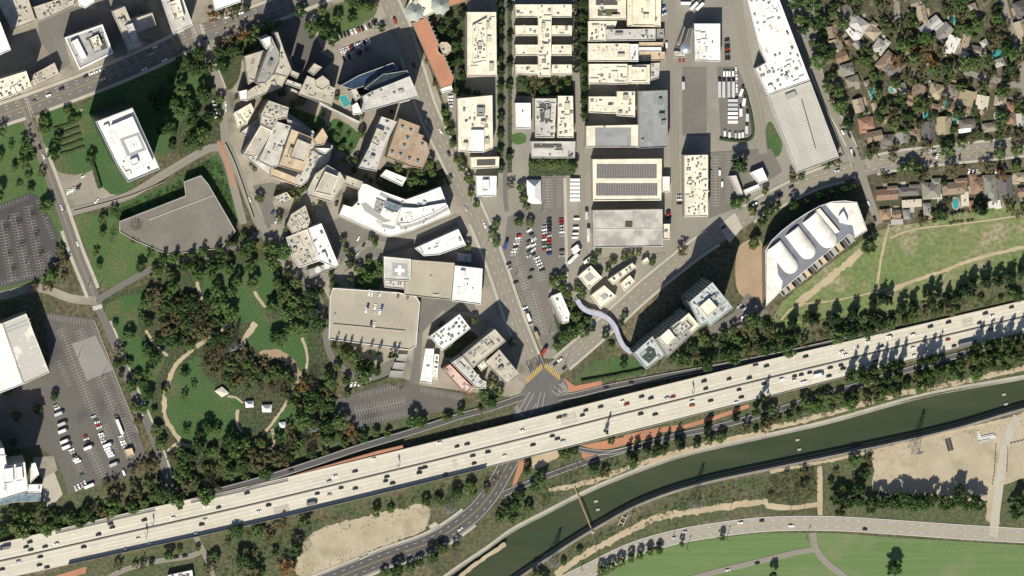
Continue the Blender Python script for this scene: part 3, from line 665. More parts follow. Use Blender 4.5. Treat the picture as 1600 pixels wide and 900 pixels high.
for x0, x1 in ((85, 255), (300, 460)): FW.ribbon('asphalt_shoulder', lambda x: fn(x)-1.2, lambda x: fn(x)-4.2, .025, M_asph, fwy, rng=(x0, x1))
for x0, x1, a, b in ((880, 905, 13, 3), (700, 716, -3, -10), (1500, 1530, 4, 11), (420, 450, -7, -14)): FW.ribbon('slab_patch', a, b, .022, M_walk, fwy, rng=(x0, x1))
sw = wall_strip(FW, 'sound_wall', lambda x: fs(x)+.3, .4, 4.6, M_concd, None, (96, 752), .02)
tag(sw, 'long concrete sound wall along the lower edge of the freeway', 'wall', None, (-250, -200))
# flood wall on the far bank
fwl = Path([p for p in SB[1:-1]][::-1], 0, 14); fl = wall_strip(fwl, 'flood_wall', .6, .5, 3.2, M_concd, None, (700, 1700), .02)
tag(fl, 'long grey flood wall on the lower bank of the channel', 'wall', None, (100, -200))
# ramps
def ramp_road(pts, zf, width, mat, name='freeway_ramp'):
    p = Path(pts, zf, 6); o = p.ribbon(name, width/2, -width/2, .06, mat, skirt=99); 
    p.line('edge_line', width/2-.8, .18, .09, M_white, o); p.line('edge_line', -width/2+.8, .18, .09, M_white, o)
    return p, o
def along(x0, z0, x1, z1): return lambda x, y: max(.45, z0+(z1-z0)*max(0, min(1, (x-x0)/(x1-x0))))
RNW = ramp_road([(818, 620), (765, 638), (720, 650), (640, 676), (560, 700), (480, 727), (400, 752), (310, 776)], lambda x, y: .45 if x > 760 else lerp_list(x, [(300, 5.6), (480, 6.3), (760, .45)]), 6.8, M_asphd)
RNE = ramp_road([(872, 622), (905, 616), (945, 606), (990, 597), (1050, 586), (1112, 575), (1200, 558), (1300, 536), (1390, 514)], lambda x, y: lerp_list(x, [(870, .45), (1000, .6), (1390, 2.4)]), 6.0, M_asphd)
RSE = ramp_road([(786, 772), (820, 757), (895, 729), (950, 711), (1050, 683), (1120, 667), (1200, 645), (1290, 617), (1380, 590), (1480, 560), (1600, 527), (1700, 500)], lambda x, y: .5, 6.0, M_asphd)
RSE2 = ramp_road([(905, 702), (935, 707), (960, 706), (1000, 696)], lambda x, y: .48, 5.0, M_asphd)
# red strips beside the ramps
p_ = Path([(462, 742), (540, 722), (630, 699)], lambda x, y: 6.6, 5); kind(p_.ribbon('terracotta_paving', lambda x: 0.3+2.4*(1-abs(x-590)/140), lambda x: -.3, .05, M_terra, skirt=99), 'structure')
p_ = Path([(1050, 672), (1110, 655), (1170, 634)], 0, 5); p_.ribbon('terracotta_paving', 1.8, -1.8, .14, M_terra)
p_ = Path([(975, 684), (1020, 674), (1060, 668)], 0, 5); p_.ribbon('terracotta_paving', 2.4, -2.4, .16, M_terra)
# ================================================================ BUILDINGS
CR = (0.74, 0.69, 0.56); WH = (0.80, 0.79, 0.76); LG = (0.50, 0.49, 0.46); GB = (0.46, 0.425, 0.355); MG = (0.30, 0.295, 0.28); BG = (0.34, 0.35, 0.35); TN = (0.52, 0.42, 0.29); BR = (0.36, 0.27, 0.19); PK = (0.55, 0.42, 0.36)
M_glass = glass('tinted_glass', (0.022, 0.032, 0.036))
M_glassg = glass('green_glass', (0.018, 0.034, 0.032), .2)
M_win = glass('window_glass', (0.03, 0.04, 0.05))
M_unit = plain('unit_metal', (0.50, 0.50, 0.48), 0.5); M_unitd = plain('fan_grille', (0.06, 0.06, 0.06), 0.6)
M_skyl = glass('skylight', (0.10, 0.14, 0.16), .2)
def wall_mat(c): 
    k = 'wall_%02d_%02d_%02d' % tuple(int(v*99) for v in c)
    return surf(k, c, sc(c, .85), 0.08, 0.6, fine=.2)
def unit_meshes():
    U = {}
    U['air_conditioner'] = boxes_mesh('air_conditioner', [(0, 0, 0, 1, 1, .15, 0, 1), (0, 0, .15, .94, .94, .8, 0, 0), (-.22, 0, .95, .34, .6, .06, 0, 1), (.24, 0, .95, .3, .6, .06, 0, 1)], [M_unit, M_unitd])
    V = []; F = []; tube(V, F, (0, 0, 0), (0, 0, .75), .35, .35, 10); tube(V, F, (0, 0, .75), (0, 0, 1), .5, .3, 10)
    U['vent'] = mesh_from('vent', V, F, [M_unit])
    U['duct'] = boxes_mesh('duct', [(0, 0, .35, 1, .25, .65, 0), (-.4, 0, 0, .12, .4, .9, 0), (.4, .1, 0, .14, .5, .8, 0)], [M_unit])
    U['skylight'] = boxes_mesh('skylight', [(0, 0, 0, 1, 1, .5, 0, 0), (0, 0, .5, .8, .8, .3, 0, 1)], [M_unit, M_skyl])
    U['fan_housing'] = boxes_mesh('fan_housing', [(0, 0, 0, 1, .8, .7, 0, 0), (.15, 0, .7, .5, .5, .3, 0, 1), (-.38, 0, .7, .18, .7, .2, 0, 0)], [M_unit, M_unitd])
    return U
UNITS = unit_meshes()
FOOT = []          # footprints (sheet coordinates) kept clear of trees
def main_angle(w):
    best = max(range(len(w)), key=lambda i: (Vector(w[(i+1) % len(w)])-Vector(w[i])).length)
    d = Vector(w[(best+1) % len(w)])-Vector(w[best]); return math.atan2(d.y, d.x) % math.pi
def building(name, label, cat, blocks, group=None, seed=None):
    b0 = blocks[0]; w0 = [P(*p, b0[1]).xy for p in b0[0]]
    c = sum((Vector(p) for p in w0), Vector((0, 0)))/len(w0); a = main_angle([tuple(p) for p in w0])
    o = root(name, (c.x, c.y, 0), a); tag(o, label, cat, group); r = random.Random(seed or int(c.x*7+c.y*13))
    ca, sa = math.cos(-a), math.sin(-a)
    def loc(p): x, y = p[0]-c.x, p[1]-c.y; return (x*ca-y*sa, x*sa+y*ca)
    o['_frame'] = 0; del o['_frame']
    for bl in blocks:
        pts, h, col = bl[:3]; op = bl[3] if len(bl) > 3 else {}
        z0 = op.get('z0', 0.0); FOOT.append(pts)
        L = ccw([loc(P(*p, h)) for p in pts]); rm = op.get('mat') or roof_mat(col); ph = op.get('par', .9); pw = op.get('pw', .45)
        wm = op.get('wallmat') or wall_mat(op.get('wall', sc(col, .9)))
        nm = op.get('name', '')
        new_obj(nm+'wall' if not nm else nm, prism_mesh('wall', L, z0, h, top=False), o, wm)
        slab = [q for q in L]
        rf = new_obj('roof', prism_mesh('roof', slab, h-.5, h, True), o, rm) if False else new_obj('roof', poly_mesh('roof', L, h), o, rm)
        if ph > 0:
            new_obj('parapet', ring_mesh('parapet', inset(L, -.06), inset(L, pw), h-.3, h+ph), o, op.get('parmat') or roof_mat(sc(op.get('parc', col), 1.04)))
        if op.get('win', h-z0 >= 11):
            gm = op.get('glass', M_win); st = op.get('storey', 4.0); z = z0+1.2
            while z+2.0 < h-.8:
                new_obj('window_band', ring_mesh('window_band', inset(L, -.05), inset(L, .05), z, z+op.get('bandh', 1.9)), o, gm); z += st
        n = op.get('n', None)
        ar = abs(poly_area(L)); n = int(min(16, ar/90)) if n is None else (n if n <= 1 else int(n*1.5))
        placed = []
        if n and n > 1 and ar > 300 and not op.get('mat') and op.get('rooms', True):
            inner = inset(L, 2.5); xs = [p[0] for p in inner]; ys = [p[1] for p in inner]; la = main_angle(L); ca2, sa2 = math.cos(la), math.sin(la)
            higher = [[loc(P(*p, b2[1])) for p in b2[0]] for b2 in blocks if b2[1] > h+.2]
            for _ in range(40):
                if len(placed) >= min(4, 1+int(ar/700)): break
                x, y = r.uniform(min(xs), max(xs)), r.uniform(min(ys), max(ys)); u, v = r.uniform(3, 8), r.uniform(2.5, 5)
                cs = [(x+a_*u/2*ca2-b_*v/2*sa2, y+a_*u/2*sa2+b_*v/2*ca2) for a_, b_ in ((-1, -1), (1, -1), (1, 1), (-1, 1))]
                if not all(inside(q, inner) for q in cs) or any(inside(q, hp) for q in cs+[(x, y)] for hp in higher) or any((x-a_)**2+(y-b_)**2 < (u/2+c_+1.5)**2 for a_, b_, c_ in placed): continue
                hh = r.choice((.5, 1.6, 2.4, 3.0)); rc = sc(col, r.uniform(.6, 1.05)); new_obj('roof_room', prism_mesh('roof_room', cs, h+.004, h+hh), o, roof_mat(rc)); placed.append((x, y, u/2))
        if n:
            inner = inset(L, 1.8); xs = [p[0] for p in inner]; ys = [p[1] for p in inner]; la = main_angle(L); tries = 0
            cl = [(r.uniform(min(xs), max(xs)), r.uniform(min(ys), max(ys))) for _ in range(max(1, n//5))]
            n0 = len(placed)
            while len(placed) < n+n0 and tries < n*30:
                tries += 1
                if r.random() < .55: q = r.choice(cl); x, y = q[0]+r.gauss(0, 5), q[1]+r.gauss(0, 5)
                else: x, y = r.uniform(min(xs), max(xs)), r.uniform(min(ys), max(ys))
                if not inside((x, y), inner): continue
                k = r.choices(list(UNITS), op.get('mixu', (5, 4, 2, 1, 3)))[0]; s = r.uniform(1.2, 3.2)
                if any((x-u)**2+(y-v)**2 < (s+t)**2*.6 for u, v, t in placed): continue
                if any(inside((x, y), [loc(P(*p, b2[1])) for p in b2[0]]) for b2 in blocks if b2[1] > h+.2): continue
                placed.append((x, y, s)); u = new_obj(k, UNITS[k], o); u.location = (x, y, h+.005)
                if k == 'vent': u.scale = (s*.45, s*.45, r.uniform(.6, 1.2))
                elif k == 'duct': u.scale = (s*r.uniform(1.5, 3), s*1.2, r.uniform(.8, 1.2))
                else: u.scale = (s*r.uniform(.8, 1.5), s*r.uniform(.7, 1.1), r.uniform(.9, 1.9))
                u.rotation_euler = (0, 0, la+r.choice((0, math.pi/2)))
        for f in op.get('extra', ()): f(o, loc, h, L)
    return o
def roof_rect(pts, mat, name, dz=.03, thick=0.0):
    def f(o, loc, h, L):
        q = [loc(P(*p, h+thick)) for p in pts]
        new_obj(name, poly_mesh(name, q, h+dz) if not thick else prism_mesh(name, q, h+.004, h+thick), o, mat)
    return f
def disc(x, y, r, z, h, mat, name, n=20, top=None):
    def f(o, loc, hh, L):
        c = loc(P(x, y, hh+h)); V = []; F = []; tube(V, F, (c[0], c[1], hh+z), (c[0], c[1], hh+h), r, r if top is None else top, n)
        new_obj(name, mesh_from(name, V, F, [mat]), o)
    return f
def ring_mark(x, y, r, w_, mat, name, dz=.05):
    def f(o, loc, h, L):
        c = loc(P(x, y, h)); n = 28
        V = [(c[0]+math.cos(t*2*math.pi/n)*q, c[1]+math.sin(t*2*math.pi/n)*q, h+dz) for q in (r, r-w_) for t in range(n)]
        new_obj(name, mesh_from(name, V, [(i, (i+1) % n, n+(i+1) % n, n+i) for i in range(n)], [mat]), o)
    return f
def courtyard(pts, mat=None): return roof_rect(pts, mat or plain('roof_well', (0.06, 0.06, 0.055), .9), 'roof_well', .02)
M_well = plain('roof_well', (0.07, 0.07, 0.065), .9)
M_red = plain('red_marking', (.5, .08, .06), .7)
M_greym = plain('grey_deck_paint', (.30, .30, .30), .7)
# ---- upper left offices
building('office_building', 'grey flat roofed office with scattered vents in the top left corner', 'building', [([(-14, -20), (38, -20), (56, 33), (18, 47), (-2, 5)], 14, GB, {'n': 16, 'mixu': (3, 6, 1, 0, 4)}), ([(49, 12), (112, -8), (117, 9), (60, 35)], 11, GB, {'n': 8})])
building('office_building', 'white roofed building cut off by the left edge of the picture', 'building', [([(-20, 30), (0, 34), (17, 78), (-20, 95)], 46, WH, {'n': 0})])
building('office_building', 'cream office packed with rooftop machinery beside the boulevard at left edge', 'building', [([(-14, 128), (41, 111), (50, 137), (-14, 163)], 40, CR, {'n': 16, 'mixu': (6, 1, 3, 0, 6)})])
building('office_building', 'small grey office half in shade beside the boulevard', 'building', [([(49, 118), (85, 98), (93, 117), (52, 137)], 11, GB, {'n': 6})])
building('office_building', 'white office with a sunken rooftop machine well facing the boulevard', 'building', [([(101, 59), (160, 38), (177, 83), (124, 109)], 24, BG, {'n': 4, 'wall': WH, 'parc': WH, 'pw': 1.4, 'extra': [roof_rect([(136, 58), (160, 50), (168, 75), (147, 83)], M_well, 'machine_well')]}),
    ([(110, 66), (121, 60), (136, 90), (127, 97)], 27, WH, {'z0': 24, 'n': 0, 'win': False}), ([(140, 60), (153, 54), (160, 70), (148, 77)], 27, CR, {'z0': 24, 'n': 7, 'win': False})])
building('office_building', 'L shaped cream office block with white window front', 'building', [([(175, 18), (195, 10), (221, 72), (202, 80)], 32, GB, {'n': 7, 'wall': WH}), ([(205, 31), (238, 20), (244, 39), (214, 51)], 26, GB, {'n': 5, 'wall': WH}), ([(196, 40), (207, 36), (216, 60), (208, 66)], 35, LG, {'z0': 32, 'n': 2, 'win': False})])
building('office_building', 'tall pale office with raised roof room at the boulevard corner', 'building', [([(243, -30), (276, -30), (301, 39), (271, 53)], 32, LG, {'n': 3, 'wall': WH, 'parc': WH}), ([(265, 4), (280, -2), (288, 26), (272, 33)], 36, CR, {'z0': 32, 'n': 3, 'win': False})])
building('pavilion', 'small white curved pavilion at the top edge', 'building', [([(119, -12), (152, -12), (146, 4), (133, 13), (124, 9)], 9, WH, {'n': 0})])
building('office_building', 'white roofed building above the boulevard trees at the top', 'building', [([(328, -20), (372, -20), (376, 3), (336, 17)], 15, WH, {'n': 3})])
# ---- the high-rise
building('office_tower', 'tall dark glass office tower with white rooftop helipad', 'tower', [([(149, 190), (207, 168), (250, 264), (200, 285), (184, 262)], 112, WH, {'n': 3, 'wallmat': M_glassg, 'glass': M_glass, 'storey': 4.05, 'bandh': 2.4, 'parc': BG, 'pw': .7, 'par': 1.4}),
    ([(174, 196), (207, 182), (239, 252), (207, 268)], 116, WH, {'z0': 112, 'n': 0, 'win': False, 'wall': GB, 'par': .4, 'extra': [roof_rect([(187, 217), (217, 206), (229, 234), (199, 245)], M_greym, 'helipad_apron', .03), roof_rect([(194, 219), (214, 212), (223, 231), (203, 239)], M_white, 'helipad', .06), ring_mark(208.5, 225, 3.2, .35, M_dark, 'helipad_ring', .09), roof_rect([(207, 224), (210, 223), (211, 227), (208, 228)], M_greym, 'helipad_mark', .09)]}),
    ([(203, 250), (214, 246), (217, 255), (206, 260)], 119, WH, {'z0': 116, 'n': 0, 'win': False})])
# ---- car park below the tower
deck_mat = surf('worn_deck', (0.185, 0.17, 0.145), (0.145, 0.133, 0.115), 0.04, 0.4, fine=.25)
def deck_stalls(rows, mat=None, w_=.18):
    def f(o, loc, h, L):
        V = []; F = []
        for a, b, depth, pitch, both in rows:
            A = Vector(loc(P(*a, h))); B = Vector(loc(P(*b, h))); d = (B-A).normalized(); n = Vector((-d.y, d.x)); Ln = (B-A).length
            for i in range(int(Ln/pitch)+1):
                c = A+d*i*pitch; e0 = c-n*depth if both else c; e1 = c+n*depth; k = len(V)
                for q in (e0+d*w_/2, e0-d*w_/2, e1-d*w_/2, e1+d*w_/2): V.append((q.x, q.y, h+.03))
                F.append((k, k+1, k+2, k+3))
        new_obj('parking_lines', mesh_from('parking_lines', V, F, [mat or M_faint]), o)
    return f
building('parking_structure', 'brown grey parking deck with a pale ramp line below the helipad tower', 'parking deck', [([(187, 346), (290, 306), (288, 284), (314, 274), (325, 287), (368, 361), (346, 388), (262, 398), (207, 374), (187, 362)], 9, GB, {'mat': deck_mat, 'n': 0, 'win': False, 'wall': LG, 'parc': LG, 'par': 1.1, 'pw': .4,
    'extra': [deck_stalls([((238, 352), (330, 318), 4.8, 2.6, True), ((262, 372), (345, 340), 4.8, 2.6, True), ((255, 335), (320, 308), 4.6, 2.6, False)], plain('worn_grey_paint', (.24, .225, .21), .8)), roof_rect([(232, 343), (333, 304.5), (333.6, 306), (232.6, 344.5)], M_conc, 'ramp_kerb', 0, .5)]})])
# ---- fan shaped medical building and its neighbours
building('medical_building', 'grey fan shaped medical building with curved roof steps', 'building', [([(388, 132), (404, 122), (417, 77), (382, 88)], 26, GB, {'n': 2}), ([(424, 57), (436, 82), (435, 98), (424, 120), (414, 130), (400, 131), (420, 76)], 52, MG, {'n': 3, 'wall': LG}), ([(427, 52), (434, 50), (444, 80), (456, 110), (448, 121), (429, 115), (436, 98), (437, 82)], 46, GB, {'n': 2}),
    ([(386, 143), (429, 116), (448, 121), (440, 136), (386, 158)], 24, GB, {'n': 4}), ([(408, 62), (422, 57), (423, 70), (416, 77)], 55, WH, {'n': 0}), ([(373, 143), (386, 140), (386, 158), (376, 156)], 18, WH, {'n': 0})])
building('medical_building', 'beige medical building with an octagonal roof drum', 'building', [([(480, 118), (524, 138), (518, 166), (466, 148)], 20, GB, {'n': 5}), ([(492, 126), (504, 118), (514, 126), (515, 134), (503, 141), (494, 136)], 25, GB, {'n': 0}), ([(491, 99), (503, 105), (490, 118), (481, 112)], 28, GB, {'n': 0}), ([(456, 110), (468, 115), (464, 123), (454, 118)], 26, GB, {'n': 0}), ([(449, 124), (471, 132), (469, 139), (446, 131)], 22, LG, {'n': 1})])
building('covered_walkway', 'long narrow covered walkway crossing between the medical buildings', 'walkway', [([(446, 137), (449, 135), (562, 190), (560, 194)], 5, LG, {'n': 0, 'win': False, 'par': .3, 'pw': .3})])
building('glass_office', 'slanted office with curved dark glass wings beside the turquoise pool', 'building', [([(567, 150), (580, 143), (640, 119), (652, 146), (652, 152), (569, 175)], 46, LG, {'n': 4, 'wallmat': M_glass, 'wall': BG}), ([(569, 138), (598, 116), (636, 110), (641, 118), (580, 143)], 42, BG, {'n': 0, 'mat': M_glass, 'wallmat': M_glass, 'par': .5}), ([(532, 134), (560, 118), (614, 98), (622, 108), (600, 114), (570, 134), (552, 140)], 34, BG, {'n': 0, 'mat': glass('blue_glass', (.02, .035, .06)), 'wallmat': M_glass, 'par': .6, 'parc': LG}),
    ([(550, 165), (558, 160), (566, 177), (552, 180)], 16, WH, {'n': 0}), ([(622, 155), (636, 149), (640, 157), (625, 161)], 14, WH, {'n': 0}), ([(546, 142), (556, 138), (563, 152), (556, 158)], 20, LG, {'n': 1})])
# ---- central hospital
building('hospital', 'sprawling beige hospital with a tan ringed upper block at the centre left', 'hospital', [([(456, 202), (490, 216), (473, 270), (436, 260)], 42, TN, {'n': 5, 'wall': CR}), ([(465, 217), (486, 226), (475, 253), (453, 246)], 47, GB, {'z0': 42, 'n': 1, 'win': False}), ([(430, 189), (458, 198), (434, 260), (424, 262), (404, 252), (424, 206)], 30, LG, {'n': 4, 'wall': WH}),
    ([(408, 178), (420, 157), (451, 168), (448, 185), (434, 187), (426, 202), (407, 194)], 40, GB, {'n': 16, 'mixu': (6, 2, 5, 0, 6)}), ([(407, 196), (425, 204), (404, 241), (397, 246), (380, 242)], 34, GB, {'n': 1, 'parc': WH}), ([(424, 262), (464, 278), (460, 289), (422, 274)], 20, TN, {'n': 1}), ([(365, 177), (392, 161), (397, 172), (388, 188), (386, 194), (372, 200)], 8, CR, {'n': 5}),
    ([(375, 208), (403, 186), (408, 192), (395, 216)], 6, LG, {'n': 2}), ([(380, 243), (400, 196), (452, 178), (470, 190), (520, 228), (512, 258), (492, 272), (470, 292), (420, 276)], 8, LG, {'n': 18}), ([(490, 219), (504, 200), (512, 214), (506, 226), (494, 228)], 24, TN, {'n': 1}), ([(492, 231), (518, 232), (507, 241)], 18, WH, {'n': 0}), ([(498, 242), (516, 246), (506, 264), (490, 262)], 10, LG, {'n': 0}), ([(448, 186), (464, 192), (468, 206), (452, 198)], 28, LG, {'n': 2})])
building('hospital_wing', 'grey flat hospital wing with white rimmed raised roof', 'building', [([(480, 298), (493, 272), (512, 258), (532, 270), (540, 284), (518, 316), (482, 306)], 24, GB, {'n': 2, 'parc': LG}), ([(508, 268), (528, 276), (518, 306), (492, 300)], 29, GB, {'z0': 24, 'n': 1, 'win': False, 'parc': WH}), ([(533, 271), (567, 284), (562, 297), (534, 286)], 18, GB, {'n': 1})])
def curve_strip(pts, w_, mat, name, dz):
    def f(o, loc, h, L):
        sp = spline(pts, 3); q = [loc(P(*p, h)) for p in sp]; s, N = frame(q)
        out = [(a[0]+n[0]*w_/2, a[1]+n[1]*w_/2) for a, n in zip(q, N)]+[(a[0]-n[0]*w_/2, a[1]-n[1]*w_/2) for a, n in reversed(list(zip(q, N)))]
        new_obj(name, poly_mesh(name, out, h+dz), o, mat)
    return f
building('hospital_pavilion', 'bright white hospital building with a sweeping curved front', 'hospital', [([(566, 287), (573, 288), (592, 297), (634, 312), (660, 303), (688, 292), (704, 334), (660, 354), (622, 367), (608, 370), (598, 367), (530, 336), (537, 320), (550, 324), (560, 314), (560, 300)], 17, WH, {'n': 6, 'par': .6,
        'extra': [curve_strip([(594, 302), (620, 315), (645, 321), (672, 319), (696, 313)], 3.6, M_greym, 'curved_gutter', .03), curve_strip([(597, 352), (620, 356), (645, 351), (672, 340), (700, 325)], 3.2, M_greym, 'curved_gutter', .03), roof_rect([(564, 318), (572, 316), (600, 340), (612, 345), (600, 348), (570, 330)], M_greym, 'machine_well', .03)]}),
    ([(627, 324), (650, 325), (696, 317), (698, 322), (672, 336), (640, 349), (619, 350)], 20, WH, {'z0': 17, 'n': 5, 'win': False}), ([(604, 314), (627, 322), (621, 332), (600, 325)], 19.5, BG, {'z0': 17, 'n': 0, 'win': False, 'mat': M_skyl}), ([(588, 310), (602, 316), (594, 334), (584, 328)], 18, MG, {'z0': 17, 'n': 9, 'win': False, 'par': .4})])
building('clinic', 'small plain white clinic roof among trees below the stepped brown building', 'building', [([(594, 275), (603, 265), (635, 278), (628, 291)], 7, WH, {'n': 1})])
building('clinic', 'white wedge shaped clinic between the curved hospital and the helipad deck', 'building', [([(648, 388), (716, 358), (728, 383), (686, 398), (662, 400)], 12, WH, {'n': 6})])
building('kiosk', 'small white service building beside the avenue', 'building', [([(715, 396), (736, 398), (736, 410), (715, 407)], 6, LG, {'n': 2})])
building('medical_building', 'pale grey terraced block with stepped roof left of the brown skylit building', 'building', [([(596, 182), (620, 190), (600, 230), (588, 268), (560, 262), (577, 230)], 28, LG, {'n': 9}), ([(589, 200), (600, 205), (590, 228), (580, 222)], 32, GB, {'z0': 28, 'n': 2, 'win': False})])
_sk = [(628, 199), (641, 204), (636, 216), (631, 228), (612, 238), (625, 242), (639, 248), (652, 252), (659, 226)]
def skylights(o, loc, h, L):
    for x, y in _sk:
        c = loc(P(x, y, h)); u = new_obj('skylight', UNITS['skylight'], o); u.location = (c[0], c[1], h+.005); u.scale = (3.0, 3.0, 2.2)
building('medical_building', 'brown roofed building with zigzag edge and white skylight boxes', 'building', [([(624, 185), (656, 197), (653, 208), (662, 212), (659, 218), (667, 223), (671, 238), (660, 264), (640, 260), (604, 246)], 22, BR, {'n': 0, 'extra': [skylights]})])
building('plant_building', 'long white roofed plant block casting shade on the service road', 'building', [([(482, 357), (502, 349), (529, 414), (523, 418), (499, 408)], 20, WH, {'n': 8, 'mixu': (2, 6, 0, 0, 2)})])
building('plant_building', 'cluttered beige plant building full of rooftop ducts and tanks', 'building', [([(455, 335), (477, 321), (483, 340), (487, 348), (480, 357), (460, 370), (448, 352)], 12, GB, {'n': 14, 'mixu': (4, 2, 6, 0, 5)}), ([(428, 308), (448, 300), (458, 312), (438, 323)], 10, GB, {'n': 6}), ([(447, 371), (480, 358), (498, 408), (467, 418), (457, 404)], 13, GB, {'n': 12, 'parc': WH})])
building('cooling_plant', 'cooling plant with two round fan stacks near the park edge', 'building', [([(480, 422), (501, 415), (520, 410), (521, 419), (484, 435)], 9, MG, {'n': 0, 'extra': [disc(497, 421, 3.4, 0, 2, M_unit, 'fan_stack', 18, 2.8), disc(511, 415, 3.4, 0, 2, M_unit, 'fan_stack', 18, 2.8)]})])
# ---- parking decks with white cross
cross_v = [(622, 415), (627, 415), (627, 420), (632, 420), (632, 425), (627, 425), (627, 430), (622, 430), (622, 425), (617, 425), (617, 420), (622, 420)]
cross_v = [(x+((y-422)*-.02), y+(x-624)*.05) for x, y in cross_v]
building('parking_structure', 'beige parking deck with a raised helipad marked by a white cross', 'parking deck', [([(600, 401), (642, 405), (641, 439), (600, 437)], 18, LG, {'n': 0, 'parc': WH, 'extra': [roof_rect([(613, 410), (637, 412), (637, 432), (613, 431)], M_greym, 'helipad', .03), roof_rect(cross_v, M_white, 'cross_mark', .06)]}),
    ([(643, 406), (710, 411), (704, 469), (632, 461), (632, 440), (641, 440)], 14, GB, {'n': 2, 'mat': surf('deck_beige', (.40, .36, .28), (.34, .31, .245), .04, .4, fine=.2)}), ([(600, 438), (631, 440), (631, 452), (601, 449)], 15, LG, {'n': 3})])
building('storage_building', 'bright white flat roof beside the avenue next to the helipad deck', 'building', [([(711, 415), (754, 420), (751, 476), (706, 470)], 18, WH, {'n': 3})])
deck2 = surf('deck_sand', (.38, .345, .275), (.33, .30, .24), .03, .4, fine=.2, c3=(.30, .275, .225), s3=.02)
building('parking_structure', 'large sand coloured parking deck with cars on its roof and palm shadows', 'parking deck', [([(520, 450), (622, 457), (650, 463), (656, 473), (650, 541), (640, 547), (514, 530), (516, 462)], 12, GB, {'mat': deck2, 'n': 0, 'win': False, 'wall': WH, 'par': 1.1, 'parc': WH, 'extra': [deck_stalls([((530, 462), (618, 468), 4.8, 2.6, True), ((522, 520), (630, 535), 4.6, 2.6, False)]), roof_rect([(521, 506), (633, 516.5), (633, 518), (521, 507.5)], M_conc, 'ramp_wall', 0, 1.0)]})])
for i, y in enumerate((0, 13, 26)):
    building('carport', 'grey carport roof beside the service lane, %s from the top' % ('first', 'second', 'third')[i], 'carport', [([(622-y*.45, 553+y), (637-y*.25, 554+y), (634-y*.25, 565+y), (619-y*.45, 563+y)], 3.4, MG, {'n': 0, 'win': False, 'par': .15})], 'carports beside the service lane')
building('warehouse', 'long narrow white building beside the service lane', 'building', [([(665, 545), (678, 545), (674, 599), (656, 597)], 8, WH, {'n': 6, 'mixu': (0, 6, 0, 0, 1)}), ([(679, 553), (686, 554), (683, 594), (675, 591)], 5, WH, {'n': 3})])
building('clinic', 'white roof dotted with square units beside the service lane bend', 'building', [([(671, 526), (718, 491), (735, 513), (691, 548)], 12, WH, {'n': 14, 'mixu': (6, 1, 0, 0, 4)})])
building('office_complex', 'grey and pink multi wing office at the avenue junction', 'building', [([(723, 555), (773, 514), (790, 533), (739, 575)], 27, GB, {'n': 9}), ([(705, 567), (722, 556), (753, 594), (760, 596), (759, 607), (744, 607)], 25, LG, {'n': 6}), ([(691, 577), (703, 569), (741, 608), (735, 615), (721, 610)], 16, PK, {'n': 5, 'parc': (.5, .2, .12)}), ([(757, 567), (780, 546), (812, 585), (792, 601)], 27, GB, {'n': 7}), ([(746, 572), (760, 560), (766, 568), (752, 580)], 22, CR, {'n': 1})])
# ---- lower left
hatch = surf('patched_roof', (.62, .60, .54), (.44, .43, .40), .045, .4, lo=.47, hi=.5, fine=.2)
building('sound_stage', 'big white hall with grey patched roof half at left edge', 'building', [([(-20, 512), (3, 505), (36, 600), (-20, 622)], 30, WH, {'n': 1}), ([(4, 505), (41, 490), (77, 582), (37, 600)], 29, CR, {'mat': hatch, 'n': 0, 'extra': [roof_rect([(6, 513), (46, 497), (47, 499.5), (7, 515.5)], M_greym, 'gutter', .03), roof_rect([(8, 518), (48, 503), (48.6, 505), (8.6, 520.5)], M_greym, 'gutter', .03)]})])
building('office_tower', 'white stepped office tower at the left edge casting a long shadow', 'tower', [([(-16, 701), (6, 700), (11, 728), (39, 722), (44, 768), (-16, 786)], 66, WH, {'n': 6, 'parc': LG}), ([(6, 733), (20, 731), (21, 754), (6, 756)], 70, WH, {'z0': 66, 'n': 0, 'win': False}), ([(24, 731), (34, 729), (36, 751), (25, 752)], 70, WH, {'z0': 66, 'n': 0, 'win': False})])
building('entrance_hall', 'angular white entrance hall joined by a blue glass canopy', 'building', [([(48, 725), (55, 723), (61, 741), (47, 755)], 16, WH, {'n': 0}), ([(45, 757), (66, 757), (64, 770), (44, 770)], 14, WH, {'n': 1}), ([(-10, 786), (23, 771), (64, 772), (63, 783), (21, 785), (-10, 792)], 8, BG, {'n': 0, 'mat': glass('canopy_glass', (.10, .14, .17), .25), 'win': False, 'par': .2})])
sheet('plaza', [(66, 745), (84, 735), (98, 772), (80, 792), (62, 790), (66, 770)], Z(.12), M_walk)
sheet('plaza', [(50, 715), (84, 712), (90, 735), (66, 748)], Z(.12), M_pave)
building('kiosk', 'small tan kiosk in the lower left parking lot', 'kiosk', [([(194, 703), (206, 700), (210, 711), (198, 716)], 4, TN, {'n': 0, 'win': False})])
building('shop', 'small white roofed building at the bottom edge below the freeway', 'building', [([(262, 899), (300, 891), (303, 915), (262, 920)], 6, WH, {'n': 4})])
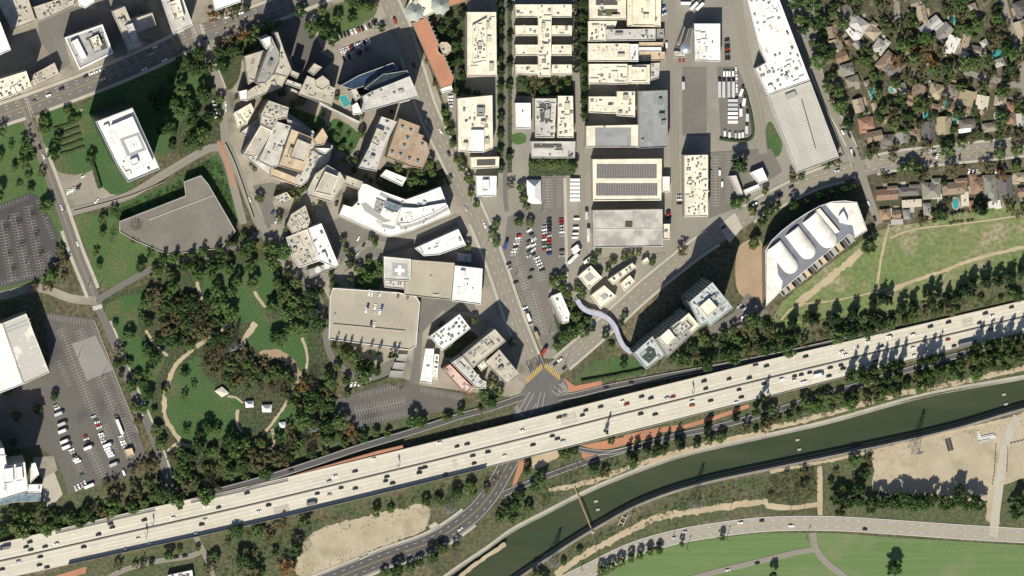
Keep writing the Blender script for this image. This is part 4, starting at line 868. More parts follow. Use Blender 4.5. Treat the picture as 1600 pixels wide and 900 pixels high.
# ---- studio buildings right of the avenue
terr = surf('terracotta_tiles', (.44, .21, .125), (.36, .175, .105), .06, .7, fine=.3)
def arches(o, loc, h, L):
    for i in range(14):
        t = i/13; x, y = 669+(708-669)*t, 28+(118-28)*t; c = loc(P(x, y, h)); u = new_obj('dormer', UNITS['skylight'], o); u.location = (c[0], c[1], h-2); u.scale = (1.6, 1.9, 2.6)
building('studio_hall', 'long terracotta roofed hall beside the avenue', 'building', [([(644, 36), (667, 27), (709, 122), (705, 134), (689, 138)], 13, BR, {'mat': terr, 'n': 0, 'parc': BR, 'par': .4, 'extra': [arches]}), ([(689, 139), (705, 133), (707, 141), (691, 145)], 10, WH, {'n': 0}), ([(702, 10), (735, 0), (735, -20), (700, -20)], 13, BR, {'mat': terr, 'n': 0, 'parc': BR, 'par': .4})])
def tent_cone(o, loc, h, L):
    for x, y in ((647, 19), (688, 8)):
        c = loc(P(x, y, h)); V = [(c[0], c[1], h+7)]; n = 16
        for i in range(n): a = 2*math.pi*i/n; q = 9.6 if i % 2 == 0 else 8.2; V.append((c[0]+math.cos(a)*q, c[1]+math.sin(a)*q, h+(0 if i % 2 == 0 else .8)))
        new_obj('ribbed_dome', mesh_from('ribbed_dome', V, [(0, 1+i, 1+(i+1) % n) for i in range(n)], [plain('verdigris', (.30, .33, .30), .5)]), o)
building('entrance_pavilion', 'cream pavilion with two grey green ribbed domes at the top', 'building', [([(650, -20), (680, -20), (690, 15), (664, 27), (640, 30), (634, 15)], 13, CR, {'n': 4, 'extra': [tent_cone]})])
building('rotunda', 'octagonal beige rotunda beside the terracotta hall', 'rotunda', [([(694+11.5*math.cos(a*math.pi/4+.39), 76+11*math.sin(a*math.pi/4+.39)) for a in range(8)], 13, (.46, .40, .31), {'n': 1})])
building('studio_office', 'tall cream office with a central strip of rooftop machinery', 'building', [([(730, 19), (775, 19), (776, 119), (730, 119)], 22, CR, {'n': 5}), ([(738, 40), (760, 28), (760, 95), (738, 100)], 24, CR, {'z0': 22, 'n': 14, 'win': False, 'mixu': (6, 1, 5, 0, 6)})])
building('studio_office', 'cream office with rows of air conditioners and a square skylight', 'building', [([(715, 154), (769, 149), (770, 232), (755, 238), (716, 237)], 18, CR, {'n': 12}), ([(736, 203), (756, 203), (756, 238), (730, 238)], 20, WH, {'z0': 18, 'n': 0, 'win': False}), ([(745, 168), (757, 168), (757, 182), (745, 182)], 20, MG, {'z0': 18, 'n': 1, 'win': False})])
building('plant_building', 'low cream building with a dark sunken roof well', 'building', [([(735, 246), (780, 245), (779, 262), (736, 264)], 9, CR, {'n': 0, 'extra': [roof_rect([(745, 249), (774, 248), (774, 258), (745, 259)], M_well, 'machine_well')]})])
building('studio_office', 'white square building with an inner raised roof box', 'building', [([(744, 275), (776, 275), (775, 306), (745, 308)], 9, WH, {'n': 1}), ([(754, 281), (764, 281), (764, 298), (754, 298)], 12, WH, {'z0': 9, 'n': 0, 'win': False})])
wings = [([(841, 7), (862, 7), (860, 120), (841, 120)], 14, CR, {'n': 16, 'mixu': (5, 2, 3, 0, 6)})]
for y0, y1 in ((7, 27), (40, 56), (70, 87), (101, 117)): wings += [([(805, y0), (840.5, y0), (840.5, y1), (806, y1)], 12, CR, {'n': 2}), ([(862.5, y0), (893, y0), (893, y1), (861, y1)], 12, CR, {'n': 2})]
building('studio_office', 'cream comb shaped office with four pairs of side wings', 'building', wings)
building('studio_office', 'plain white rectangular roof below the comb shaped office', 'building', [([(805, 161), (829, 161), (829, 201), (806, 201)], 10, WH, {'n': 1})])
building('studio_office', 'pale building with a roof well of pipes and green plants', 'building', [([(836, 154), (869, 154), (866, 215), (837, 215)], 12, LG, {'n': 14, 'mixu': (4, 1, 8, 0, 6), 'parc': CR, 'extra': [roof_rect([(842, 160), (862, 160), (860, 190), (845, 190)], M_well, 'machine_well')]})])
def xroof(o, loc, h, L):
    for a, b in (((873, 156), (894, 198)), ((894, 156), (873, 198))):
        A = Vector(loc(P(*a, h))); B = Vector(loc(P(*b, h))); d = B-A; c = (A+B)/2
        new_obj('roof_ridge', boxes_mesh('roof_ridge', [(c.x, c.y, h, d.length, .35, .25, math.atan2(d.y, d.x))]), o, M_unit)
building('studio_office', 'cream roof crossed by two diagonal ridges', 'building', [([(872, 150), (895, 150), (896, 215), (871, 215)], 14, CR, {'n': 9, 'extra': [xroof]})])
building('studio_office', 'low grey building with dark roof openings above the white tent', 'building', [([(829, 221), (899, 221), (898, 247), (831, 247)], 8, LG, {'n': 3, 'extra': [roof_rect([(834, 224), (878, 224), (878, 231), (834, 231)], M_well, 'machine_well')]})])
M_court = surf('court_garden', (.06, .10, .03), (.10, .09, .05))
building('studio_office', 'cream courtyard building with green inner gardens at the top', 'building', [([(920, -20), (978, -20), (978, 31), (921, 31)], 13, CR, {'n': 3, 'extra': [roof_rect([(931, -8), (965, -8), (965, 8), (931, 8)], M_well, 'courtyard_floor'), roof_rect([(934, 14), (965, 14), (965, 25), (934, 25)], M_court, 'courtyard_garden')]})])
building('sound_stage', 'cream sound stage with raised yellow tinted roof at the top', 'building', [([(980, -20), (1033, -20), (1032, 42), (980, 41)], 13, CR, {'n': 3}), ([(988, -20), (1024, -20), (1023, 40), (988, 40)], 17, (.78, .72, .54), {'z0': 13, 'n': 2, 'win': False})])
building('workshop', 'cream L shaped workshop against the palm lined alley', 'building', [([(919, 33), (964, 33), (960, 45), (946, 46), (946, 64), (919, 65)], 10, CR, {'n': 7})])
building('workshop', 'long pale grey gabled workshop with dark vents', 'building', [([(947, 46), (1024, 45), (1024, 63), (947, 64)], 13, LG, {'n': 8, 'mixu': (1, 8, 0, 0, 2)}), ([(1026, 45), (1037, 45), (1037, 63), (1026, 63)], 6, MG, {'n': 8})])
building('workshop', 'wide cream workshop with scattered dark vents', 'building', [([(919, 68), (983, 68), (983, 96), (919, 96)], 12, CR, {'n': 16, 'mixu': (2, 9, 1, 0, 2)}), ([(984, 69), (997, 69), (997, 96), (984, 96)], 14, WH, {'n': 4})])
building('workshop', 'tan and white stepped workshop beside the yard street', 'building', [([(998, 66), (1036, 66), (1036, 73), (998, 73)], 9, TN, {'n': 0}), ([(998, 74), (1033, 74), (1033, 80), (998, 80)], 10, WH, {'n': 0}), ([(998, 81), (1039, 81), (1039, 95), (998, 95)], 7, TN, {'n': 3})])
building('workshop', 'cream workshop with pipe loop on its roof', 'building', [([(920, 100), (980, 100), (980, 132), (920, 131)], 12, CR, {'n': 12, 'mixu': (2, 2, 9, 0, 2)})])
building('sound_stage', 'square cream stage with inset roof and stepped annex', 'building', [([(982, 102), (1015, 101), (1015, 131), (981, 131)], 16, CR, {'n': 2}), ([(987, 105), (1010, 105), (1010, 127), (987, 127)], 18, CR, {'z0': 16, 'n': 2, 'win': False}), ([(1016, 99), (1031, 98), (1029, 122), (1016, 126)], 9, LG, {'n': 2})])
building('workshop', 'cream double workshop left of the large grey stage', 'building', [([(920, 151), (963.5, 151), (963.5, 178), (920, 176)], 12, CR, {'n': 9, 'mixu': (2, 7, 1, 0, 2)}), ([(964, 143), (992, 143), (992, 183), (964, 181)], 14, CR, {'n': 5})])
building('sound_stage', 'large plain blue grey roofed sound stage', 'building', [([(998, 143), (1043, 141), (1043, 230), (998, 232)], 18, (.27, .28, .285), {'n': 2, 'wall': CR})])
building('sound_stage', 'low cream building with a grey roof panel beside the grey stage', 'building', [([(916, 197), (996.5, 195), (996.5, 230), (916, 230)], 14, CR, {'n': 1, 'extra': [roof_rect([(930, 199), (986, 199), (986, 229), (930, 229)], roof_mat((.27, .28, .285)), 'roof_panel')]})])
def solar(pts_list):
    pm = plain('solar_panel', (.115, .112, .118), .55); frm = boxes_mesh('solar_panel', [(0, 0, 0, 1, 1, .12, 0)], [pm])
    def f(o, loc, h, L):
        for x0, x1, y0, y1, nx, ny in pts_list:
            for i in range(nx):
                for j in range(ny):
                    x = x0+(x1-x0)*(i+.5)/nx; y = y0+(y1-y0)*(j+.5)/ny; c = loc(P(x, y, h)); u = new_obj('solar_panel', frm, o)
                    u.location = (c[0], c[1], h+.5); u.scale = ((x1-x0)/nx*S*.90, (y1-y0)/ny*S*.86, 1); u.rotation_euler = (R(5), 0, 0)
    return f
building('sound_stage', 'cream sound stage covered by two large solar panel arrays', 'building', [([(926, 249), (1034, 248), (1033, 313), (927, 314)], 16, CR, {'n': 0, 'pw': .8, 'extra': [solar([(932, 1026, 257, 279, 24, 6), (931, 1027, 287, 306, 25, 5)])]}), ([(1035, 276), (1046, 276), (1046, 300), (1035, 300)], 8, WH, {'n': 1})])
streak = surf('streaked_metal_roof', (.30, .29, .27), (.50, .48, .43), .06, .8, lo=.42, hi=.6, fine=.3)
building('sound_stage', 'large stage with streaky grey corrugated roof and dark hatch', 'building', [([(927, 329), (1035, 327), (1035, 385), (928, 387)], 16, MG, {'n': 0, 'mat': streak, 'wall': CR, 'parc': LG, 'extra': [roof_rect([(977, 346), (988, 346), (988, 355), (977, 355)], M_dark, 'roof_hatch', 0, .6), roof_rect([(929, 357.6), (1034, 357), (1034, 358), (929, 358.6)], M_unit, 'roof_ridge', 0, .4)]}), ([(1036, 350), (1047, 350), (1046, 374), (1036, 374)], 8, CR, {'n': 1})])
building('plant_building', 'tall narrow cream block crowded with rooftop machinery', 'building', [([(1069, 243), (1106, 242), (1106, 338), (1070, 339)], 20, CR, {'n': 34, 'mixu': (6, 4, 5, 0, 6)})])
building('sound_stage', 'plain white roofed sound stage right of the water tower', 'building', [([(1085, 37), (1125, 37), (1125, 96), (1086, 95)], 15, WH, {'n': 10, 'mixu': (0, 3, 8, 0, 1)})])
building('studio_block', 'long white roofed block with dark rooftop units along the residential edge', 'building', [([(1163, -20), (1210, -20), (1265, 125), (1200, 149), (1181, 107), (1197, 98), (1186, 70)], 16, WH, {'n': 40, 'mixu': (6, 4, 4, 0, 6)})])
deck3 = surf('deck_pale', (.42, .41, .37), (.36, .35, .315), .04, .5, fine=.2)
building('parking_structure', 'pale grey parking deck with stall stripes and a dark expansion joint', 'parking deck', [([(1200, 150), (1266, 127), (1311, 246), (1245, 271)], 12, LG, {'mat': deck3, 'n': 0, 'win': False, 'extra': [deck_stalls([((1212, 165), (1245, 255), 4.6, 2.6, True), ((1238, 152), (1276, 250), 4.6, 2.6, True), ((1258, 140), (1298, 240), 4.6, 2.6, False)], M_white), roof_rect([(1252, 155), (1253.4, 154.5), (1275.4, 232), (1274, 232.5)], M_dark, 'expansion_joint', .04), roof_rect([(1227, 148), (1242, 142), (1245, 150), (1230, 156)], M_greym, 'stair_cover', 0, 2.2)]})])
# ---- vaulted studio
def vaults(o, loc, h, L):
    for (x0, y0), (x1, y1), wd in (((1210, 383), (1235, 415), 15.5), ((1238, 361), (1262, 392), 16.0), ((1266, 339), (1294, 373), 18.0)):
        A = Vector(loc(P(x0, y0, h+3))); B = Vector(loc(P(x1, y1, h+3))); d = (B-A).normalized(); n = Vector((-d.y, d.x)); V = []; F = []; m = 20; Ln = (B-A).length
        stations = [(0, 1.0)]+[(Ln*.5, 1.0), (Ln, 1.0)]+[(Ln+wd/2*math.sin(t), max(.03, math.cos(t))) for t in (R(20), R(40), R(60), R(75), R(88))]
        for s_, k in stations:
            for j in range(m+1):
                t = math.pi*j/m; q = A+d*s_+n*(math.cos(t)*wd/2*k); V.append((q.x, q.y, h+.02+math.sin(t)*wd*.32*k))
        for i in range(len(stations)-1):
            for j in range(m): a = i*(m+1)+j; F.append((a, a+1, a+m+2, a+m+1))
        F.append(tuple(range(m+1)))
        new_obj('vault', mesh_from('vault', V, F, [roof_mat((.80, .76, .70))], smooth=True), o)
def pergola(o, loc, h, L):
    A = Vector(loc(P(1224, 460, h))); B = Vector(loc(P(1335, 373, h))); d = (B-A).normalized(); n = Vector((-d.y, d.x)); Ln = (B-A).length; k = 13; a = math.atan2(d.y, d.x)
    for i in range(k+1):
        c = A+d*(Ln*i/k); new_obj('bay_wall', boxes_mesh('bay_wall', [(c.x, c.y, 0, .5, 8.2, h-9, a)]), o, M_conc)
    for i in range(k):
        c = A+d*(Ln*(i+.5)/k)
        new_obj('bay_deck', boxes_mesh('bay_deck', [(c.x, c.y, 0, Ln/k-.5, 7.6, h-12, a)]), o, (M_greym, wall_mat(TN), M_well)[(i*7) % 3])
building('vaulted_studio', 'broad studio with three white barrel vaults beside the meadow', 'building', [([(1196, 391), (1206, 375), (1222, 360), (1240, 346), (1260, 333), (1280, 322), (1300, 315), (1320, 313.5), (1339, 316), (1355, 360), (1336, 372), (1326, 366), (1222, 453), (1197, 478)], 22, (.17, .185, .22), {'n': 0, 'parc': (.75, .72, .66), 'wallmat': M_glass, 'par': .5, 'extra': [vaults, pergola, roof_rect([(1273, 330), (1281, 325), (1312, 362), (1304, 366)], roof_mat((.78, .74, .68)), 'roof_step', 0, 2.2), roof_rect([(1311, 338), (1318, 330), (1324, 343), (1325, 350), (1312, 348)], WH and M_white, 'roof_fin', 0, 4.5),  # slate base roof colour: its own grey plus painted shade between the vaults
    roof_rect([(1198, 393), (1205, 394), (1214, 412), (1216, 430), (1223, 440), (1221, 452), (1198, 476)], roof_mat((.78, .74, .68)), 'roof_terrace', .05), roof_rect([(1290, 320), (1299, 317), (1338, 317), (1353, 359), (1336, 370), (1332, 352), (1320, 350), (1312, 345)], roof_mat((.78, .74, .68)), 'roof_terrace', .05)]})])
# ---- glass twin block by the freeway
mul = boxes_mesh('mullion', [(0, 0, 0, 1, 1, 1, 0)], [plain('pale_mullion', (.42, .46, .46), .4)])
def mullions(h, z0=0, pitch=3.0):
    def f(o, loc, hh, L):
        n = len(L)
        for i in range(n):
            a = Vector(L[i]); b = Vector(L[(i+1) % n]); d = b-a; k = int(d.length/pitch); an = math.atan2(d.y, d.x)
            for j in range(1, k): 
                c = a+d*j/k; u = new_obj('mullion', mul, o); u.location = (c.x, c.y, z0); u.scale = (.35, .5, hh-z0); u.rotation_euler = (0, 0, an)
    return f
gt = (.42, .46, .46)
building('glass_office', 'twin block glass office with cream roof rooms above the freeway', 'building', [([(1077, 472), (1113, 441), (1145, 481), (1109, 510), (1105, 504), (1094, 510)], 60, gt, {'n': 18, 'wallmat': M_glassg, 'glass': plain('spandrel', (.33, .37, .37), .4), 'bandh': .9, 'extra': [mullions(42)]}), ([(1092, 480), (1108, 466), (1122, 482), (1105, 496)], 64, CR, {'z0': 60, 'n': 0, 'win': False}),
    ([(1024, 530), (1076, 488), (1094, 510), (1042, 559)], 52, MG, {'n': 10, 'wallmat': M_glassg, 'glass': plain('spandrel', (.33, .37, .37), .4), 'bandh': .9, 'extra': [mullions(34)]}), ([(1029, 528), (1045, 514), (1056, 528), (1042, 542)], 55, CR, {'z0': 52, 'n': 0, 'win': False}), ([(1060, 503), (1076, 489), (1093, 509), (1080, 521), (1076, 516), (1083, 509), (1074, 498), (1066, 506)], 54.5, CR, {'z0': 52, 'n': 0, 'win': False}), ([(1052, 515), (1070, 500), (1080, 510), (1062, 526)], 53, LG, {'z0': 52, 'n': 6, 'win': False}),
    ([(990, 552), (1020, 525), (1040, 554), (1010, 577)], 34, gt, {'n': 4, 'wallmat': M_glassg, 'glass': plain('spandrel', (.33, .37, .37), .4), 'bandh': .9, 'extra': [mullions(26), roof_rect([(1000, 556), (1014, 540), (1023, 545), (1026, 556), (1014, 568)], plain('roof_garden', (.03, .05, .045), .8), 'roof_garden')]})])
building('bungalow_office', 'cream square office with open court beside the canopy bridge', 'building', [([(903, 432), (923, 415), (941, 434), (920, 452)], 8, CR, {'n': 2, 'pw': .6, 'extra': [roof_rect([(913, 432), (922, 424), (930, 433), (920, 441)], M_greym, 'machine_well')]})])
building('bungalow_office', 'cream square office with roof machinery above the canopy bridge', 'building', [([(923, 462), (944, 446), (963, 463), (938, 483)], 8, CR, {'n': 3, 'extra': [roof_rect([(937, 462), (945, 456), (952, 463), (944, 469)], M_greym, 'machine_well')]})])
building('bungalow_office', 'long cream low office half in the shade of the glass twin block', 'building', [([(950, 437), (988, 411), (994, 417), (958, 445)], 8, CR, {'n': 3}), ([(970, 443), (984, 430), (992, 440), (976, 455)], 9, CR, {'n': 4}), ([(1003, 408), (1011, 402), (1014, 409), (1006, 413)], 6, CR, {'n': 0})])
building('bungalow_office', 'small white building at the edge of the studio parking lot', 'building', [([(861, 463), (876, 457), (890, 490), (888, 503), (880, 506)], 7, WH, {'n': 3}), ([(857, 466), (861, 464), (879, 506), (874, 504)], 4, MG, {'n': 0, 'win': False})])
building('guard_house', 'white roofed gate building right of the crowded cream block', 'building', [([(1172, 270), (1191, 262), (1200, 282), (1186, 288)], 6, WH, {'n': 0}), ([(1162, 297), (1185, 288), (1187, 294), (1165, 305)], 5, WH, {'n': 0})])
building('guard_house', 'narrow grey gate building beside the yard parking', 'building', [([(1139, 275), (1150, 274), (1161, 303), (1153, 306)], 5, LG, {'n': 0})])
# white tent
def tent(label, pts, h0, h1, mat=None):
    w_ = [P(*p, h0).xy for p in pts]; c = sum((Vector(p) for p in w_), Vector((0, 0)))/len(w_); o = root('event_tent', (c.x, c.y, 0)); tag(o, label, 'tent')
    L = ccw([(p[0]-c.x, p[1]-c.y) for p in w_]); n = len(L); wm = mat or plain('tent_fabric', (.80, .80, .79), .7)
    new_obj('tent_wall', prism_mesh('tent_wall', L, 0, h0, False), o, wm)
    V = [(x, y, h0) for x, y in L]
    if n == 4:
        a, b = Vector(L[0]), Vector(L[1]); e = [(Vector(L[i])+Vector(L[(i+1) % 4]))/2 for i in range(4)]; ln = [(Vector(L[(i+1) % 4])-Vector(L[i])).length for i in range(4)]
        k = 0 if ln[0] < ln[1] else 1; A, B = e[k], e[k+2]; d = (B-A).normalized()*min(ln)*.45; V += [((A+d).x, (A+d).y, h1), ((B-d).x, (B-d).y, h1)]
        F = [(k, (k+1) % 4, 4), ((k+1) % 4, (k+2) % 4, 5, 4), ((k+2) % 4, (k+3) % 4, 5), ((k+3) % 4, k, 4, 5)]
    else: V.append((0, 0, h1)); F = [(i, (i+1) % n, n) for i in range(n)]
    new_obj('tent_roof', mesh_from('tent_roof', V, F, [wm]), o)
    FOOT.append(pts)
tent('big white marquee tent at the head of the studio parking lot', [(823, 281), (845, 281), (846, 318), (831, 318)][:0] or [(823, 281), (845, 281), (846, 318), (824, 318)], 4, 10)
tent('white shade tent in the park playground, left one', [(383, 627), (396, 626), (397, 636), (384, 637)], 3, 6)
tent('white shade tent in the park playground, right one', [(409, 633), (425, 632), (424, 644), (410, 644)], 3, 6)
tent('small white tent on the lower park lawn', [(436, 660), (446, 659), (447, 668), (437, 669)], 2.6, 4.6)
tent('white striped picnic shelter on the edge of the park lawn', [(335, 611), (347, 604), (358, 614), (347, 621)], 3, 4.2, wall_mat((.62, .57, .50)))
# pool by the slanted office
def pool(label, pts, smooth=True):
    z = .3; q = closed_spline(pts, 2) if smooth else pts; c = [sum(p[i] for p in q)/len(q) for i in (0, 1)]
    gx, gy = G(*c); o = root('swimming_pool', (gx, gy, 0)); tag(o, label, 'pool', 'swimming pools')
    L = ccw([(G(*p)[0]-gx, G(*p)[1]-gy) for p in q]); wm = MATS.get('pool_water') or plain('pool_water', (.045, .27, .28), .1)
    new_obj('water_surface', poly_mesh('water_surface', L, z), o, wm)
    new_obj('coping', ring_mesh('coping', inset(L, -.9), L, .05, z+.12), o, M_walk)
pool('turquoise pool on the terrace beside the slanted glass office', [(529, 151), (540, 148), (549, 162), (538, 168)], False)
# canopy bridge
cb = Path([(902, 469), (909, 480), (920, 487), (935, 491), (950, 498), (961, 511), (967, 527), (975, 542), (987, 551)], lambda x, y: 6.0, 3)
o = root('canopy_bridge', cb.w[5]); tag(o, 'winding pale lavender canopy bridge over the diagonal road', 'bridge')
r_ = cb.ribbon('canopy_roof', 2.2, -2.2, 0, surf('lavender_roof', (.42, .43, .53), (.35, .36, .45), .2, .8, fine=.3), o, skirt=.5)
r_.location = -o.location
for i in range(0, len(cb.w), 4):
    for s_ in (-1.8, 1.8):
        q = cb.at(i, s_); V = []; F = []; tube(V, F, (q.x-o.location.x, q.y-o.location.y, -6), (q.x-o.location.x, q.y-o.location.y, -.1), .2, .2, 6); new_obj('column', mesh_from('column', V, F, [M_steel]), o)
# ================================================================ HOUSES
HC = {'greybrown': (.19, .165, .14), 'grey': (.20, .20, .195), 'dark': (.085, .085, .09), 'tan': (.30, .25, .185), 'brown': (.20, .13, .09), 'red': (.26, .13, .085), 'white': (.78, .78, .77), 'palegrey': (.40, .40, .39), 'olive': (.29, .25, .16), 'green': (.17, .185, .165), 'orange': (.27, .17, .10), 'cream': (.60, .55, .45)}
HNAME = {'greybrown': 'grey brown', 'palegrey': 'pale grey', 'green': 'green grey', 'orange': 'orange brown', 'red': 'red tiled', 'dark': 'dark grey'}
def shingle(c):
    k = 'shingle_'+c; col = HC[c]
    if k in MATS: return MATS[k]
    m = bpy.data.materials.new(k); t, b = nodes_of(m)
    tc = t.nodes.new('ShaderNodeTexCoord')
    cc = mix(t, ramp(t, noise(t, .35, 5), .35, .7), col, sc(col, .72)); cc = mix(t, ramp(t, noise(t, 1.6, 3), .3, .7), cc, sc(col, 1.15))
    oi = t.nodes.new('ShaderNodeObjectInfo'); cc = mix(t, ramp(t, oi.outputs['Random'], 0, 1), cc, mix(t, .5, cc, (.22, .19, .15)))
    t.links.new(cc, b.inputs['Base Color']); b.inputs['Roughness'].default_value = .85; MATS[k] = m; return m
M_hwall = [wall_mat(c) for c in ((.55, .50, .42), (.62, .60, .56), (.45, .38, .30))]
def hip(V, F, cx, cy, w_, l_, z0, rise, gable, flat):
    k = len(V); x0, x1, y0, y1 = cx-w_/2, cx+w_/2, cy-l_/2, cy+l_/2
    if flat:
        V += [(x0, y0, z0), (x1, y0, z0), (x1, y1, z0), (x0, y1, z0), (x0, y0, z0+.4), (x1, y0, z0+.4), (x1, y1, z0+.4), (x0, y1, z0+.4)]
        F += [(k, k+1, k+5, k+4), (k+1, k+2, k+6, k+5), (k+2, k+3, k+7, k+6), (k+3, k, k+4, k+7), (k+4, k+5, k+6, k+7)]; return
    V += [(x0, y0, z0), (x1, y0, z0), (x1, y1, z0), (x0, y1, z0)]
    if l_ >= w_:
        e = .02 if gable else min(w_/2, l_/2-.1); V += [(cx, y0+e, z0+rise), (cx, y1-e, z0+rise)]; F += [(k, k+1, k+4), (k+1, k+2, k+5, k+4), (k+2, k+3, k+5), (k+3, k, k+4, k+5)]
    else:
        e = .02 if gable else min(l_/2, w_/2-.1); V += [(x0+e, cy, z0+rise), (x1-e, cy, z0+rise)]; F += [(k+3, k, k+4), (k, k+1, k+5, k+4), (k+1, k+2, k+5), (k+2, k+3, k+4, k+5)]
HOUSES = []
def house(x, y, w_, l_, ang, c, wing=None, place='', style=None):
    r = random.Random(int(x*31+y)); z = 3.0; p = P(x, y, 4); o = root('house', (p.x, p.y, 0), R(ang))
    small = w_*l_ < 150; flat = style == 'flat'
    w_, l_ = w_*S*1.1, l_*S*1.1; gable = r.random() < .45; rise = min(w_, l_)*.26
    nm = 'shed' if small else 'house'; o.name = nm
    lab = '%s roofed %s %s' % (HNAME.get(c, c), ('shed' if small else 'house') if not flat else ('flat shed' if small else 'flat topped house'), place)
    tag(o, lab, nm, 'houses on the wooded hillside streets' if not small else 'garden sheds')
    wm = r.choice(M_hwall); V = []; F = []
    new_obj('wall', boxes_mesh('wall', [(0, 0, 0, w_-.9, l_-.9, z, 0)]), o, wm)
    hip(V, F, 0, 0, w_, l_, z-.05, rise, gable, flat)
    rf = new_obj('roof', mesh_from('roof', V, F, [shingle(c)]), o)
    if wing is None and not small and r.random() < .7: wing = (r.choice((-1, 1))*w_*.28/S, r.choice((-1, 1))*l_*.5/S, w_*.5/S, l_*.45/S)
    if wing:
        wx, wy, ww, wl = [v*S for v in wing]; V = []; F = []; hip(V, F, wx, wy, ww, wl, z-.08, min(ww, wl)*.26, gable, flat)
        new_obj('wing_wall', boxes_mesh('wing_wall', [(wx, wy, 0, ww-.8, wl-.8, z-.1, 0)]), o, wm); new_obj('wing_roof', mesh_from('wing_roof', V, F, [shingle(c)]), o)
    if not small:
        u = new_obj('chimney', boxes_mesh('chimney', [(r.uniform(-.2, .2)*w_, r.uniform(-.25, .25)*l_, z, .8, .8, rise+1.0, 0)]), rf, wall_mat((.38, .22, .16)))
        for q in range(r.randint(1, 3)):
            u = new_obj('vent', UNITS['vent'], rf); u.location = (r.uniform(-.3, .3)*w_, r.uniform(-.3, .3)*l_, z+rise*.4); u.scale = (.7, .7, rise*.5+.5)
    if not small:
        d = r.uniform(0, 6.28); px, py = x+math.cos(d)*w_/S*.62, y+math.sin(d)*l_/S*.62; aw, al = r.uniform(5, 9), r.uniform(8, 15)
        ca, sa = math.cos(R(-ang)), math.sin(R(-ang)); sheet('patio', [(px+u*aw*ca-v*al*sa, py+u*aw*sa+v*al*ca) for u, v in ((-.5, -.5), (.5, -.5), (.5, .5), (-.5, .5))], Z(.1), r.choice((M_walk, M_pave, M_brickpave)))
    HOUSES.append((x, y, max(w_, l_)/S/2+1)); return o
_hn = 'on the upper hillside near the pale parking deck'
for a in ((1322, 20, 20, 22, 25, 'greybrown'), (1300, 50, 17, 17, 15, 'brown'), (1307, 71, 18, 19, 20, 'olive'), (1315, 89, 18, 15, 20, 'brown'), (1324, 109, 19, 17, 15, 'green'), (1333, 127, 19, 14, 20, 'greybrown'), (1355, 130, 9, 9, 20, 'greybrown'), (1325, 68, 8, 10, 15, 'brown')): house(*a, place=_hn)
_hn = 'in the middle of the upper hillside'
for a in ((1342, 38, 26, 19, -35, 'palegrey'), (1364, 50, 20, 18, -40, 'tan'), (1375, 73, 18, 20, -35, 'palegrey'), (1332, 54, 22, 8, -50, 'white', None), (1383, 95, 30, 14, 48, 'brown'), (1400, 106, 30, 18, 45, 'dark'), (1340, 70, 12, 10, -45, 'grey'), (1409, 139, 15, 16, 20, 'grey'), (1435, 142, 19, 20, -25, 'brown'), (1367, 168, 8, 14, 15, 'tan')): house(*a, place=_hn, style='flat' if a[5] == 'white' else None)
_hn = 'at the top right of the hillside'
for a in ((1432, 4, 18, 12, 15, 'greybrown'), (1440, 20, 14, 22, 10, 'tan'), (1454, 40, 32, 15, 38, 'palegrey'), (1475, 50, 25, 18, 45, 'grey'), (1487, 70, 18, 26, -25, 'white'), (1509, 66, 11, 24, -12, 'tan'), (1507, 85, 14, 10, -12, 'cream'), (1530, 80, 22, 14, -12, 'greybrown'), (1539, 68, 11, 11, 30, 'palegrey'), (1520, 12, 12, 12, 20, 'tan'), (1594, 14, 16, 22, 20, 'dark'), (1597, 46, 18, 26, 20, 'tan'), (1562, 98, 14, 12, 20, 'palegrey')): house(*a, place=_hn, style='flat' if a[5] == 'white' else None)
_hn = 'beside the side street above the diagonal road'
for a in ((1342, 165, 15, 20, 15, 'tan'), (1354, 193, 22, 18, 10, 'red'), (1385, 187, 12, 9, 10, 'orange'), (1367, 213, 23, 15, 12, 'brown'), (1387, 219, 20, 16, 5, 'dark'), (1410, 215, 16, 16, 5, 'grey'), (1430, 210, 14, 16, 5, 'brown'), (1424, 160, 14, 10, -20, 'brown')): house(*a, place=_hn)
_hn = 'in the terrace of gardens right of centre hillside'
for a in ((1463, 143, 21, 22, -15, 'olive'), (1488, 145, 19, 23, -15, 'greybrown'), (1510, 153, 22, 22, -15, 'olive'), (1535, 160, 18, 20, -10, 'cream'), (1563, 158, 17, 15, -10, 'tan'), (1578, 167, 14, 14, -10, 'red'), (1463, 168, 14, 10, -15, 'brown'), (1487, 170, 10, 12, -15, 'brown'), (1513, 171, 8, 10, -15, 'brown'), (1452, 204, 17, 26, 5, 'dark'), (1476, 196, 21, 26, 3, 'olive'), (1512, 194, 24, 14, 5, 'dark'), (1508, 204, 18, 6, 8, 'white'), (1547, 199, 22, 13, 8, 'greybrown'), (1596, 187, 14, 18, 5, 'palegrey'), (1580, 185, 14, 16, 5, 'brown')): house(*a, place=_hn, style='flat' if a[5] == 'white' else None)
_hn = 'backing onto the meadow below the diagonal road'
